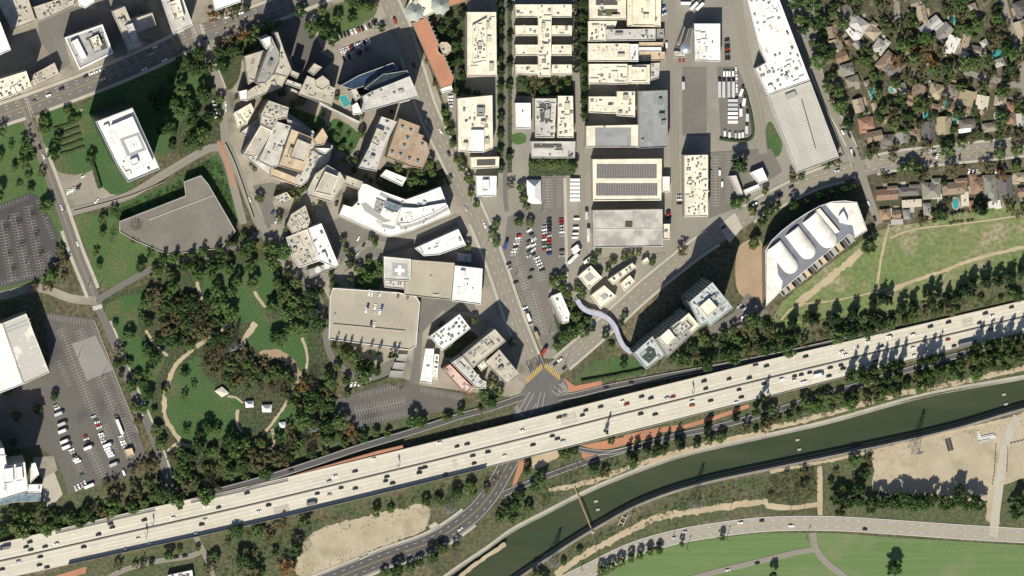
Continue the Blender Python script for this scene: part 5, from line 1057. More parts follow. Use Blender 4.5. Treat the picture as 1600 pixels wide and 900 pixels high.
for a in ((1386, 304, 31, 16, 4, 'brown'), (1420, 299, 31, 13, 3, 'dark'), (1425, 318, 28, 11, 4, 'cream', None), (1383, 335, 15, 15, 6, 'orange'), (1402, 347, 17, 8, 4, 'palegrey', None), (1401, 335, 13, 12, 4, 'brown'), (1456, 298, 27, 24, 3, 'green'), (1464, 307, 14, 7, 4, 'white', None), (1449, 327, 11, 18, 3, 'grey'), (1492, 294, 36, 18, 6, 'brown'), (1528, 290, 22, 24, 3, 'brown'), (1524, 290, 8, 8, 3, 'white', None), (1547, 292, 20, 34, 4, 'green'), (1554, 319, 18, 10, 8, 'white', None), (1571, 293, 21, 34, 4, 'dark'), (1594, 277, 18, 13, 4, 'tan'), (1508, 313, 11, 17, 4, 'cream', None), (1518, 321, 7, 14, 4, 'red'), (1417, 335, 10, 14, 3, 'grey'), (1598, 300, 14, 12, 4, 'brown')): house(*a, place=_hn, style='flat' if len(a) > 6 else None)
for i, (lb, pts, sm) in enumerate((('long rectangular turquoise pool beside the tall hillside garden', [(1356, 139), (1364, 136), (1371, 153), (1363, 157)], False), ('small teal pool at the top of the hillside', [(1482, 27), (1490, 25), (1494, 32), (1487, 38)], True), ('deep blue kidney pool by the right hillside street', [(1552, 80), (1564, 78), (1572, 86), (1566, 91), (1552, 90)], True),
    ('teal pool between the two brown terrace houses', [(1477, 155), (1485, 156), (1481, 170), (1473, 168)], False), ('round teal pool below the dark hillside house', [(1390, 137), (1397, 135), (1400, 141), (1394, 145), (1390, 142)], True), ('dark teal pool beside a pale patio in the terrace gardens', [(1443, 177), (1450, 175), (1454, 184), (1446, 190)], True), ('narrow pale turquoise pool right of the olive roofed house', [(1489, 181), (1495, 181), (1496, 192), (1490, 192)], False),
    ('green pool under the trees at the far right terrace', [(1555, 177), (1566, 177), (1572, 184), (1562, 189), (1555, 185)], True), ('oval blue pool behind the meadow houses', [(1489, 311), (1496, 311), (1498, 320), (1494, 327), (1489, 322)], True), ('bright turquoise pool at the right end of the meadow houses', [(1576, 298), (1581, 297), (1582, 306), (1577, 307)], True))): pool(lb, pts, sm)
# ================================================================ OTHER STRUCTURES
# water tower
b = P(1072, 76, 30); o = root('water_tower', (b.x, b.y, 0)); tag(o, 'silver studio water tower with round tank on legs', 'water tower')
silver = plain('silver_paint', (.62, .66, .70), .3, .7)
for i in range(6):
    a = i*math.pi/3; V = []; F = []; tube(V, F, (math.cos(a)*6, math.sin(a)*6, 0), (math.cos(a)*4, math.sin(a)*4, 24), .4, .35, 8); new_obj('leg', mesh_from('leg', V, F, [silver]), o)
V = []; F = []; tube(V, F, (0, 0, 22.5), (0, 0, 24), 3, 4.9, 24); tube(V, F, (0, 0, 24), (0, 0, 31), 4.9, 4.9, 24); new_obj('tank', mesh_from('tank', V, F, [silver]), o)
V = []; F = []; tube(V, F, (0, 0, 31), (0, 0, 33), 5.1, 3.0, 24); tube(V, F, (0, 0, 33), (0, 0, 34), 3.0, .4, 24); new_obj('tank_roof', mesh_from('tank_roof', V, F, [silver]), o)
V = []; F = []; tube(V, F, (0, 0, 0), (0, 0, 23), .7, .7, 10); new_obj('riser_pipe', mesh_from('riser_pipe', V, F, [silver]), o)
building('machine_shed', 'low shed with grey machinery beside the water tower', 'shed', [([(1053, 80), (1070, 80), (1070, 90), (1054, 90)], 4, LG, {'n': 6, 'win': False})])
# lattice pylons
def pylon(label, x, y, h, group='lattice pylons'):
    gx, gy = G(x, y); o = root('power_pylon', (gx, gy, 0), R(20)); tag(o, label, 'pylon', group); V = []; F = []; lv = [(0, 4.2), (h*.25, 3.0), (h*.5, 1.9), (h*.75, 1.1), (h, .5)]
    for (za, ra), (zb, rb) in zip(lv, lv[1:]):
        for i in range(4):
            a0 = math.pi/4+i*math.pi/2; a1 = a0+math.pi/2; f = lambda a, r_, z_: (math.cos(a)*r_*1.41, math.sin(a)*r_*1.41, z_)
            tube(V, F, f(a0, ra, za), f(a0, rb, zb), .2, .2, 4); tube(V, F, f(a0, ra, za), f(a1, rb, zb), .11, .11, 4); tube(V, F, f(a1, ra, za), f(a0, rb, zb), .11, .11, 4); tube(V, F, f(a0, rb, zb), f(a1, rb, zb), .11, .11, 4)
    new_obj('lattice_mast', mesh_from('lattice_mast', V, F, [M_steel]), o)
    for k, zz in enumerate((h*.72, h*.84, h*.95)):
        V = []; F = []; q = (5.5, 4.6, 3.6)[k]
        for s_ in (-1, 1): tube(V, F, (0, .4, zz), (s_*q, 0, zz+.3), .22, .1, 4); tube(V, F, (0, -.4, zz+.9), (s_*q, 0, zz+.3), .14, .1, 4)
        new_obj('crossarm', mesh_from('crossarm', V, F, [M_steel]), o)
pylon('lattice power pylon beside the bare lot below the freeway', 699, 793, 36)
pylon('lattice power pylon at the bottom near the channel bank', 862, 878, 30)
pylon('lattice power pylon on the lower channel bank in the centre', 1083, 786, 36)
pylon('lattice power pylon in the large dirt yard', 1428, 702, 36)
pylon('lattice power pylon at the edge of the park lawn', 488, 668, 30)
pylon('lattice power pylon in the park near its central paths', 362, 542, 30)
# pipe bridge, channel blocks
A = Vector((*G(896, 757), 1.2)); B = Vector((*G(926, 832), 1.2)); V = []; F = []
o = root('pipe_bridge', A); tag(o, 'thin rusty pipe spanning the water channel', 'pipe')
tube(V, F, (0, 0, 0), B-A, .55, .55, 10); new_obj('pipe', mesh_from('pipe', V, F, [plain('rust', (.35, .22, .13), .8)]), o)
for q in (A, B): new_obj('footing', boxes_mesh('footing', [(q.x-A.x, q.y-A.y, -1.2, 2.6, 2.2, 1.4, .3)]), o, M_conc)
for i, (x, y) in enumerate(((932, 784), (935, 797), (1247, 688), (1250, 703), (1570, 617), (1573, 632))):
    gx, gy = G(x, y); o = new_obj('concrete_block', boxes_mesh('concrete_block', [(0, 0, -4.6, 3.4, 2.0, 1.3, .3), (0, 0, -3.3, 2.6, 1.4, .25, .3)]), None, M_walk); o.location = (gx, gy, 0)
    tag(o, 'pale concrete block standing in the channel water', 'block', 'concrete blocks in the channel')
# outfall frame by the channel
gx, gy = G(973, 812); o = root('outfall_structure', (gx, gy, 0), R(65)); tag(o, 'pale concrete outfall frame on the lower channel bank', 'outfall')
for q in (-2.2, 2.2): new_obj('wing_wall', boxes_mesh('wing_wall', [(0, q, 0, 13, .7, 1.8, 0)]), o, M_walk)
for q in (-3, 2.5): new_obj('cross_beam', boxes_mesh('cross_beam', [(q, 0, 1.2, .8, 5.5, .7, 0)]), o, M_walk)
for lb, pts, hh in (('pale concrete slab beside the bare lot and south road', [(669, 822), (680, 815), (688, 822), (675, 829)], .5), ('pale concrete slab at the lower edge of the bare lot', [(560, 868), (575, 861), (578, 868), (563, 875)], .5)):
    gx, gy = G(*pts[0]); o = new_obj('concrete_slab', prism_mesh('concrete_slab', [(G(*p)[0]-gx, G(*p)[1]-gy) for p in pts], 0, hh), None, M_walk); o.location = (gx, gy, 0); tag(o, lb, 'slab')
# dirt yard clutter
for i, (x, y, l_, w_, an, c, lb) in enumerate(((1543, 683, 17, 4.5, 12, (.55, .56, .55), 'long pale grey stack of panels in the dirt yard'), (1538, 688, 12, 2.6, 12, (.40, .41, .40), 'short grey pile below the panel stack in the dirt yard'), (1530, 680, 3, 8, 10, (.6, .6, .58), 'white upright box at the end of the panel stack'))):
    q = P(x, y, 1); o = root('panel_stack', (q.x, q.y, 0), R(an)); tag(o, lb, 'stack')
    for j in range(4): new_obj('panel', boxes_mesh('panel', [(0, (j-1.5)*w_/4, 0, l_*(1-.08*j), w_/4*.8, 1.0+.3*(j % 3), 0)]), o, plain('stack_%d' % i, c, .6))
o = root('pallet_rows', (*G(1483, 695), 0), R(-75)); tag(o, 'double row of dark pallets on the dirt yard', 'pallets')
for i in range(2):
    for j in range(7): new_obj('pallet', boxes_mesh('pallet', [((j-3)*1.7, (i-.5)*3.0, 0, 1.3, 2.4, .9, 0)]), o, M_dark)
for i in range(26):
    if i < 12: x, y = 1556-i*.3+ (i > 8)*(-.8*(i-8)), 694+i*5.6
    elif i < 20: x, y = 1573+(i-12)*.2, 735-(i-12)*5
    else: x, y = 1580+(i-20)*5, 692-(i-20)*1.2
    gx, gy = G(x, y); o = new_obj('barrier', boxes_mesh('barrier', [(0, 0, 0, .5, 2.2, .9, 0), (0, 0, 0, .9, 2.0, .25, 0)]) if i == 0 else bar_me, None, M_dark); bar_me = o.data
    o.location = (gx, gy, 0); o.rotation_euler = (0, 0, R(3) if i < 20 else R(80)); tag(o, 'dark barrier bordering the dirt yard track', 'barrier', 'barriers around the dirt yard track')
# freeway gantry signs and light masts
def gantry(label, x, y, span, an):
    z = fz(x); q = P(x, y, z); o = root('sign_gantry', (q.x, q.y, z), R(an)); tag(o, label, 'sign gantry')
    V = []; F = []; tube(V, F, (0, 0, 0), (0, 0, 8), .3, .25, 8); new_obj('mast', mesh_from('mast', V, F, [M_steel]), o)
    V = []; F = []; tube(V, F, (0, 0, 7.6), (0, span, 7.6), .18, .18, 6); tube(V, F, (0, 0, 6.6), (0, span, 6.6), .15, .15, 6); new_obj('boom', mesh_from('boom', V, F, [M_steel]), o)
    new_obj('sign_panel', boxes_mesh('sign_panel', [(.3, span*.7, 5.4, .2, abs(span)*.55, 3.2, 0)]), o, plain('sign_green', (.02, .16, .08), .5))
gantry('freeway sign gantry on the median left of the underpass', 622, 733, 7, 13); gantry('freeway sign gantry on the median at the left', 238, 824, 6, 13)
gantry('freeway sign gantry near the ramp merge in the centre', 1082, 620, 8, 13); gantry('freeway sign gantry at the lower left freeway edge', 228, 842, 8, 13)
def pole(label, x, y, h, wooden=True, group='utility poles'):
    gx, gy = G(x, y); o = root('utility_pole' if wooden else 'street_lamp', (gx, gy, 0), R(25)); tag(o, label, 'utility pole' if wooden else 'street lamp', group)
    V = []; F = []; tube(V, F, (0, 0, 0), (0, 0, h), .28, .18, 7); m = plain('pole_wood', (.13, .10, .07), .9) if wooden else M_steel
    new_obj('pole', mesh_from('pole', V, F, [m]), o)
    if wooden: new_obj('crossarm', boxes_mesh('crossarm', [(0, 0, h-1.2, 2.8, .25, .25, 0), (0, 0, h-2.4, 2.2, .22, .22, 0)]), o, m)
    else:
        V = []; F = []; tube(V, F, (0, 0, h), (2.4, 0, h+.5), .12, .08, 6); new_obj('arm', mesh_from('arm', V, F, [m]), o); new_obj('lamp_head', boxes_mesh('lamp_head', [(2.7, 0, h+.35, .9, .35, .2, 0)]), o, M_unit)
for x, y in ((1052, 838), (1073, 858), (1140, 800), (1135, 842), (1260, 842), (1255, 800), (908, 888), (930, 858), (1235, 795), (985, 815)): pole('wooden utility pole beside the lower right drive', x, y, 15)
for x, y in ((138, 447), (155, 452), (60, 235), (100, 330), (1003, 585), (960, 598), (700, 240), (735, 315), (762, 378), (655, 120), (1085, 588), (882, 572), (868, 612), (796, 580)): pole('steel street lamp on a kerb', x, y, 9, False, 'street lamps')
for x, y in ((12, 344), (40, 412), (70, 340), (122, 560), (160, 590), (178, 650), (858, 520), (806, 430), (846, 330)): pole('steel lamp in a parking lot', x, y, 10, False, 'parking lot lamps')
# hedges and garden walls
def hedge(label, pts, w_, h, seed=1):
    p = Path(pts, 0, 3); r = random.Random(seed); V = []; F = []; n = len(p.w)
    for i in range(n):
        for k, (o_, z_) in enumerate(((w_/2, 0), (w_/2*.95, h*.8), (w_*.25, h), (-w_*.25, h), (-w_/2*.95, h*.8), (-w_/2, 0))):
            q = p.at(i, o_*r.uniform(.85, 1.15), z_*r.uniform(.9, 1.1)); V.append(q)
    for i in range(n-1):
        for k in range(5): a = i*6+k; F.append((a, a+1, a+7, a+6))
    F += [tuple(range(6)), tuple(range((n-1)*6, n*6))]
    o = new_obj('hedge', mesh_from('hedge', V, F, [M_hedge])); c = p.w[n//2]; tag(o, label, 'hedge', None, (c[0], c[1]))
M_hedge = surf('hedge_leaves', (.035, .06, .018), (.055, .09, .025), .4, 1.2, fine=.5)
for i, y in enumerate((198, 208, 218, 228, 238)): hedge('clipped hedge row in the garden left of the helipad tower, %s from the top' % ORD[i+1], [(84+i*2.5, y+3), (100+i*2.5, y-1), (120+i*2.8, y-9)], 3.0, 1.6, i)
hedge('tall hedge beside the helipad tower forecourt', [(144, 255), (150, 275), (156, 294)], 4, 4, 8)
hedge('long hedge below the glass twin block lawn', [(908, 596), (955, 588), (1008, 577)], 3.0, 3.0, 9)
hedge('hedge rounding the studio truck yard', [(1124, 217), (1150, 220), (1168, 219), (1176, 210), (1174, 185), (1168, 160), (1162, 140)], 2.6, 2.4, 10)
hedge('hedge along the lower edge of the medical lot', [(566, 603), (600, 592), (625, 578)], 2.0, 1.4, 11)
def gwall(label, pts, h, w_, mat, name='garden_wall'):
    p = Path(pts, 0, 5); o = wall_strip(p, name, 0, w_, h, mat, None, (-100, 1800)); c = p.w[len(p.w)//2]; tag(o, label, 'wall', None, (c[0], c[1]))
gwall('low concrete wall along the drive below the helipad tower', [(115, 330), (165, 317), (206, 305), (256, 284)], 1.6, .5, M_conc)
gwall('pale wall curving along the service lane above the hospital car parks', [(352, 225), (366, 255), (382, 300), (396, 342)], 3, .5, M_walk)
gwall('tan wall between the parking deck and the hillside street', [(1268, 128), (1290, 170), (1318, 245)], 2.4, .6, M_walk)
gwall('pale wall along the park edge of the left parking lot', [(147, 500), (178, 580), (216, 676)], 1.0, .5, M_walk)
# ================================================================ TREES
def leaf_mat(name, cols, rough=.7):
    m = bpy.data.materials.new(name); t, b = nodes_of(m)
    oi = t.nodes.new('ShaderNodeObjectInfo'); g = t.nodes.new('ShaderNodeNewGeometry')
    c = mix(t, oi.outputs['Random'], cols[0], cols[1])
    c = mix(t, ramp(t, g.outputs['Random Per Island'], .2, 1), c, cols[2])
    t.links.new(c, b.inputs['Base Color']); b.inputs['Roughness'].default_value = rough
    b.inputs['Specular IOR Level'].default_value = .2
    tr = t.nodes.new('ShaderNodeBsdfTranslucent'); t.links.new(c, tr.inputs['Color']); ms = t.nodes.new('ShaderNodeMixShader'); ms.inputs[0].default_value = .28
    t.links.new(b.outputs[0], ms.inputs[1]); t.links.new(tr.outputs[0], ms.inputs[2]); t.links.new(ms.outputs[0], t.nodes['Material Output'].inputs['Surface'])
    return m
LM = {'dark': leaf_mat('leaves_dark', ((.055, .115, .036), (.066, .105, .042), (.088, .155, .052))), 'mid': leaf_mat('leaves_mid', ((.09, .175, .05), (.145, .185, .07), (.15, .235, .08))),
      'olive': leaf_mat('leaves_olive', ((.21, .17, .09), (.14, .165, .075), (.24, .21, .12))), 'autumn': leaf_mat('leaves_autumn', ((.32, .18, .07), (.26, .165, .08), (.36, .21, .09))),
      'bare': leaf_mat('twigs_bare', ((.17, .13, .10), (.19, .15, .11), (.14, .14, .08))), 'pine': leaf_mat('needles', ((.042, .078, .036), (.052, .088, .042), (.066, .11, .05))), 'palm': leaf_mat('fronds', ((.05, .075, .025), (.06, .08, .03), (.08, .10, .04)))}
M_bark = surf('bark', (.10, .075, .055), (.07, .055, .04), .5, 2.0)
def quadleaf(V, F, c, s, r):
    n = Vector((r.gauss(0, 1), r.gauss(0, 1), abs(r.gauss(.5, .8)))).normalized(); q = n.to_track_quat('Z', 'Y') @ Matrix.Rotation(r.uniform(0, 6.28), 3, 'Z').to_quaternion() if False else n.to_track_quat('Z', 'Y')
    a = r.uniform(0, 6.28); k = len(V)
    for i in range(4):
        t = a+i*math.pi/2; e = s*(1.0 if i % 2 == 0 else .62); V.append(Vector(c)+q @ Vector((math.cos(t)*e, math.sin(t)*e, 0)))
    F.append((k, k+1, k+2, k+3))
def crown(seed, shape, mat, n=850):
    r = random.Random(seed); V = []; F = []; cl = []
    if shape == 'round':
        for _ in range(34):
            a = r.uniform(0, 6.28); u = r.uniform(-.35, 1); rr = math.sqrt(max(0, 1-u*u))*r.uniform(.5, .85); cl.append((math.cos(a)*rr, math.sin(a)*rr, .5+.42*u*r.uniform(.7, 1.05), r.uniform(.20, .36)))
        ls = .10
    elif shape == 'loose':
        for _ in range(26):
            a = r.uniform(0, 6.28); rr = math.sqrt(r.random())*.88; cl.append((math.cos(a)*rr, math.sin(a)*rr, r.uniform(.35, .95)-rr*.2, r.uniform(.16, .30)))
        ls = .095
    elif shape == 'tall':
        for i in range(26):
            z = r.uniform(.06, .97); rr = (1-z)**.55*(.55+.35*min(1, z*5))*r.uniform(.25, .95); a = r.uniform(0, 6.28); cl.append((math.cos(a)*rr, math.sin(a)*rr, z, r.uniform(.28, .44)*(1.1-z*.7)))
        ls = .10
    elif shape == 'cone':
        for i in range(30):
            z = r.uniform(.02, .98); rr = (1.02-z)*r.uniform(.5, .95); a = r.uniform(0, 6.28); cl.append((math.cos(a)*rr, math.sin(a)*rr, z, .10+.17*(1-z)))
        ls = .085
    zs = {'round': .42, 'loose': .4, 'tall': .22, 'cone': .18}[shape]
    for x, y, z, cr in cl:                       # each clump has a leafy heart, so light does not fall straight through
        k = len(V); m = 6; q = cr*(.72 if shape != 'loose' else .6)
        V.append(Vector((x, y, z+q*zs)))
        for u_, e in ((.25, .8), (-.45, .75)):
            for i in range(m): a = 2*math.pi*(i+r.random()*.5)/m; w_ = q*e*r.uniform(.75, 1.2); V.append(Vector((x+math.cos(a)*w_, y+math.sin(a)*w_, z+u_*q*zs)))
        for i in range(m): j = (i+1) % m; F += [(k, k+1+i, k+1+j), (k+1+i, k+1+m+i, k+1+m+j, k+1+j)]
        F.append(tuple(k+1+m+i for i in reversed(range(m))))
    tot = sum(c[3]**2 for c in cl)
    for x, y, z, cr in cl:
        for _ in range(int(n*cr**2/tot)):
            d = Vector((r.gauss(0, 1), r.gauss(0, 1), r.gauss(0, 1))).normalized()*cr*r.random()**.4
            quadleaf(V, F, (x+d.x, y+d.y, z+d.z*zs), ls*r.uniform(.6, 1.25), r)
    return mesh_from('crown', V, F, [mat])
def bare_crown(seed, mat):
    r = random.Random(seed); V = []; F = []
    def br(p, d, L, rad, lv):
        e = p+d*L; tube(V, F, p, e, rad, rad*.6, 3)
        if lv == 0: return
        for _ in range(r.choice((3, 4))): br(e, (d+Vector((r.gauss(0, .6), r.gauss(0, .6), r.gauss(.1, .3)))).normalized(), L*r.uniform(.6, .8), rad*.6, lv-1)
    for i in range(5):
        a = i*1.256+r.random(); br(Vector((0, 0, .2)), Vector((math.cos(a)*.7, math.sin(a)*.7, .45)).normalized(), .42, .028, 2)
    for _ in range(260): 
        a = r.uniform(0, 6.28); rr = math.sqrt(r.random())*.95; quadleaf(V, F, (math.cos(a)*rr, math.sin(a)*rr, r.uniform(.35, .95)), .06*r.uniform(.5, 1.2), r)
    return mesh_from('crown', V, F, [mat])
def palm_crown(seed, mat):
    r = random.Random(seed); V = []; F = []
    for i in range(26):
        a = i*2.4; up = r.uniform(-.1, .8); k = len(V); d = Vector((math.cos(a), math.sin(a), 0)); sd_ = Vector((-d.y, d.x, 0)); L = r.uniform(.85, 1.05)
        for j in range(5):
            t = j/4; c = d*(t*L)+Vector((0, 0, .92+up*.12*t-.22*t*t)); w_ = .13*(1-abs(t-.4)*1.2)+.01; V += [c+sd_*w_, c-sd_*w_+Vector((0, 0, -.01))]
        for j in range(4): q = k+2*j; F.append((q, q+1, q+3, q+2))
    return mesh_from('crown', V, F, [mat])
def trunk_mesh(seed, limbs=5, top=.55, rad=.05):
    r = random.Random(seed); V = []; F = []; tube(V, F, (0, 0, -.02), (0, 0, top), rad, rad*.55, 7)
    for i in range(limbs):
        a = i*2.4+r.random(); tube(V, F, (0, 0, top*r.uniform(.6, .95)), (math.cos(a)*.5, math.sin(a)*.5, top+r.uniform(.1, .3)), rad*.45, rad*.15, 5)
    return mesh_from('trunk', V, F, [M_bark])
TK = {}
for k, mt, shp, nv in (('dark', 'dark', 'round', 4), ('mid', 'mid', 'round', 4), ('loose', 'mid', 'loose', 3), ('olive', 'olive', 'loose', 3), ('autumn', 'autumn', 'loose', 3), ('tall', 'pine', 'tall', 3), ('gum', 'mid', 'tall', 3), ('cone', 'pine', 'cone', 3)):
    TK[k] = [crown(hash_ + i*17, shp, LM[mt], 950 if shp == 'round' else (650 if shp == 'loose' else 900)) for hash_ in (len(k)*101,) for i in range(nv)]
TK['bare'] = [bare_crown(5+i, LM['bare']) for i in range(3)]; TK['palm'] = [palm_crown(3+i, LM['palm']) for i in range(2)]
TRUNK = [trunk_mesh(i) for i in range(3)]; TALLTRUNK = [trunk_mesh(9, 3, .8, .06)]; PALMTRUNK = [trunk_mesh(11, 0, .93, .06)]
KN = {'dark': ('broadleaf_tree', 'dark green tree'), 'mid': ('broadleaf_tree', 'mid green tree'), 'loose': ('broadleaf_tree', 'light green tree'), 'olive': ('dry_tree', 'olive brown tree'), 'autumn': ('autumn_tree', 'orange autumn tree'), 'tall': ('conifer_tree', 'tall dark tree'), 'gum': ('eucalyptus_tree', 'tall green tree'), 'cone': ('conifer_tree', 'dark conifer'), 'bare': ('bare_tree', 'bare brown tree'), 'palm': ('palm_tree', 'palm')}
HT = {'dark': 2.0, 'mid': 1.9, 'loose': 2.0, 'olive': 1.9, 'autumn': 1.9, 'tall': 4.2, 'gum': 3.8, 'cone': 3.2, 'bare': 1.9, 'palm': 4.5}
TREES = []; TSPEC = []
def tree(x, y, r, k, where, h=None, group=None):
    """x,y: where the crown's middle shows on the sheet; r crown radius in sheet units"""
    rr = random.Random(int(x*97+y*31)); rm = r*S; h = h or HT[k]*rm*rr.uniform(.85, 1.2)
    TREES.append((x, y, r)); TSPEC.append((x, y, r, k, where, h))
def tree_frame(sp):
    x, y, r, k, where, h = sp; rr = random.Random(int(x*97+y*31)); rr.random(); rm = r*S; p = P(x, y, h*.55)
    base = .12 if k in ('tall', 'gum', 'cone') else (.0 if k == 'palm' else .18)
    return (p.x, p.y, 0), rr.uniform(0, 6.28), rr.choice(TK[k]), (rm*rr.uniform(.92, 1.08), rm*rr.uniform(.92, 1.08), h*(1-base)), h*base, rr.choice(PALMTRUNK if k == 'palm' else (TALLTRUNK if k in ('tall', 'gum', 'cone') else TRUNK)), (rm*.9, rm*.9, h)
def plant_trees(limit=300):
    by = {}
    for sp in TSPEC: by.setdefault(KN[sp[3]][0], []).append(sp)
    for nm, lst in by.items():
        lst.sort(key=lambda e: -e[2]); 
        for sp in lst[:limit]:
            loc, rz, me, scl, cz, tm, ts = tree_frame(sp); o = root(nm, loc, rz)
            tag(o, '%s %s' % (KN[sp[3]][1], sp[4]), 'tree', 'trees '+sp[4])
            c = new_obj('crown', me, o); c.location = (0, 0, cz); c.scale = scl; t = new_obj('trunk', tm, o); t.scale = ts
        rest = lst[limit:]
        if rest:
            V = []; F = []; M = []; mats = []
            for sp in rest:
                loc, rz, me, scl, cz, tm, ts = tree_frame(sp); ca, sa = math.cos(rz), math.sin(rz)
                for m_, sc_, zz in ((me, scl, cz), (tm, ts, 0)):
                    k = len(V); mt = m_.materials[0]
                    if mt not in mats: mats.append(mt)
                    for v in m_.vertices:
                        x, y = v.co.x*sc_[0], v.co.y*sc_[1]; V.append((loc[0]+x*ca-y*sa, loc[1]+x*sa+y*ca, zz+v.co.z*sc_[2]))
                    for f in m_.polygons: F.append(tuple(k+i for i in f.vertices)); M.append(mats.index(mt))
            o = new_obj('small_trees', mesh_from('small_trees', V, F, mats, M)); o['kind'] = 'stuff'; o['label'] = 'smaller green trees scattered through the groves and gardens'; o['category'] = 'trees'
def hits(x, y, r):
    for f in FOOT:
        if inside((x, y), f): return True
        for (x0, y0), (x1, y1) in zip(f, f[1:]+f[:1]):
            dx, dy = x1-x0, y1-y0; t = max(0, min(1, ((x-x0)*dx+(y-y0)*dy)/(dx*dx+dy*dy+1e-9)))
            if math.hypot(x0+dx*t-x, y0+dy*t-y) < r*.45: return True
    return False
def zone(poly, n, rng, kinds, where, seed, gap=.75, tries=60, clear=(), group=None):
    n = max(3, int(n*.62)); rng = (rng[0]*1.05, rng[1]*1.6)
    r = random.Random(seed); xs = [p[0] for p in poly]; ys = [p[1] for p in poly]; c = 0
    for _ in range(n*tries):
        if c >= n: break
        x, y = r.uniform(min(xs), max(xs)), r.uniform(min(ys), max(ys)); rad = r.uniform(*rng)
        if not inside((x, y), poly): continue
        if any(math.hypot(x-a, y-b_) < (rad+q)*gap for a, b_, q in TREES): continue
        if any(math.hypot(x-a, y-b_) < (rad*.75+q)*.72 for a, b_, q in HOUSES): continue
        if any(inside((x, y), q) for q in clear) or hits(x, y, rad): continue
        gx, gy = G(x, y); bad = False
        for key in ('diagonal', 'side_street', 'hill_street', 'west_street', 'boulevard', 'avenue', 'park_drive'):
            pth, _o, _z2, wd = ROADS[key]; s_, of = pth.locate(gx, gy)
            if abs(of) < wd/2+rad*S*.1: bad = True; break
        if bad: continue
        if any(abs(q.locate(gx, gy)[1]) < hw+rad*S*.35 for q, hw in PARKP) : continue
        k = r.choices([q[0] for q in kinds], [q[1] for q in kinds])[0]
        tree(x, y, rad if k not in ('tall', 'gum', 'cone') else rad*.75, k, where, group=group); c += 1
def many(lst, k, where, h=None, m=1.15):
    for t in lst: tree(t[0], t[1], t[2]*m, t[3] if len(t) > 3 else k, where, h)
# named single trees
many([(257, 612, 7, 'mid'), (288, 583, 6, 'dark')], 'mid', 'on the left edge of the park lawn')
many([(292, 586, 5, 'loose'), (302, 602, 5, 'loose'), (288, 620, 6, 'loose'), (290, 674, 6, 'loose'), (337, 672, 8, 'mid'), (325, 668, 9, 'dark'), (312, 678, 8, 'dark')], 'mid', 'standing on the open park lawn')
many([(358, 422, 8), (370, 440, 9), (392, 418, 10), (362, 455, 9), (345, 478, 13), (362, 490, 12), (395, 442, 9), (338, 455, 9), (432, 442, 8), (330, 430, 7)], 'mid', 'on the upper park lawn', 15)
many([(445, 455, 11), (458, 470, 12), (450, 490, 12), (468, 488, 10), (425, 480, 9), (440, 465, 8), (470, 515, 12), (435, 530, 13, 'dark'), (452, 512, 9)], 'mid', 'on the right side of the park', 14)
many([(265, 430, 8), (300, 420, 9), (310, 430, 10), (330, 412, 9, 'dark'), (270, 448, 10), (288, 480, 9), (255, 415, 8, 'loose'), (345, 400, 9, 'loose'), (375, 395, 8, 'loose')], 'mid', 'along the upper park road', 14)
zone([(205, 470), (240, 450), (330, 470), (360, 510), (340, 540), (400, 560), (470, 590), (510, 600), (520, 640), (470, 640), (440, 620), (380, 610), (330, 590), (310, 550), (270, 545), (250, 500)], 110, (5, 10), (('olive', 5), ('bare', 2), ('mid', 4), ('dark', 4)), 'in the brown central park grove', 11, .62)
zone([(262, 690), (330, 695), (375, 680), (420, 690), (470, 650), (520, 640), (560, 672), (470, 712), (390, 735), (300, 765), (268, 740)], 70, (5, 10), (('olive', 4), ('bare', 2), ('mid', 4), ('autumn', 1), ('dark', 4)), 'in the lower park grove', 12, .62)
zone([(172, 500), (190, 495), (262, 690), (255, 740), (235, 735), (205, 640), (180, 560)], 26, (5, 8), (('olive', 3), ('dark', 3), ('mid', 3)), 'left of the park street', 13, .66)
zone([(205, 480), (250, 500), (262, 545), (235, 600), (262, 640), (245, 680), (220, 610), (200, 540)], 14, (6, 9), (('dark', 4), ('mid', 3), ('loose', 1)), 'on the left park lawn', 14, .8)
zone([(100, 800), (220, 775), (270, 752), (330, 775), (240, 785), (110, 822), (20, 838), (20, 815)], 30, (6, 10), (('mid', 4), ('dark', 3), ('olive', 2)), 'above the freeway at left', 15, .6)
zone([(-5, 795), (80, 790), (100, 800), (90, 830), (-5, 845)], 9, (7, 10), (('dark', 4), ('mid', 2)), 'at the left edge above the freeway', 16, .65)
zone([(150, 765), (210, 745), (260, 745), (230, 775), (160, 785)], 8, (6, 9), (('dark', 3), ('olive', 2)), 'below the lower left parking lot', 17, .65)
zone([(400, 735), (560, 680), (640, 655), (790, 622), (790, 632), (640, 668), (560, 692), (420, 742)], 26, (5, 8), (('mid', 4), ('dark', 3), ('olive', 2)), 'beside the upper left ramp', 18, .6)
zone([(520, 545), (610, 555), (620, 575), (560, 600), (540, 650), (520, 640), (510, 580)], 18, (6, 9), (('mid', 4), ('dark', 3)), 'round the lot below sand deck', 19, .65)
many([(524, 542, 5.5), (535, 545, 5), (545, 546, 5), (560, 550, 5), (578, 551, 5), (592, 553, 5), (612, 556, 6), (620, 556, 5)], 'gum', 'below the sand parking deck', 27)
zone([(60, 180), (118, 165), (140, 215), (150, 262), (100, 285), (80, 270)], 14, (4, 7), (('mid', 3), ('dark', 3)), 'left of the helipad tower', 20, .7)
zone([(-5, 190), (40, 200), (80, 290), (90, 360), (70, 310), (45, 295), (-5, 310)], 20, (5, 9), (('mid', 3), ('olive', 2), ('loose', 2)), 'round the upper left lot', 21, .65)
zone([(60, 310), (92, 330), (98, 420), (100, 440), (40, 455), (45, 445), (95, 420), (88, 370)], 12, (5, 8), (('mid', 3), ('olive', 3)), 'right of the upper left lot', 22, .6)
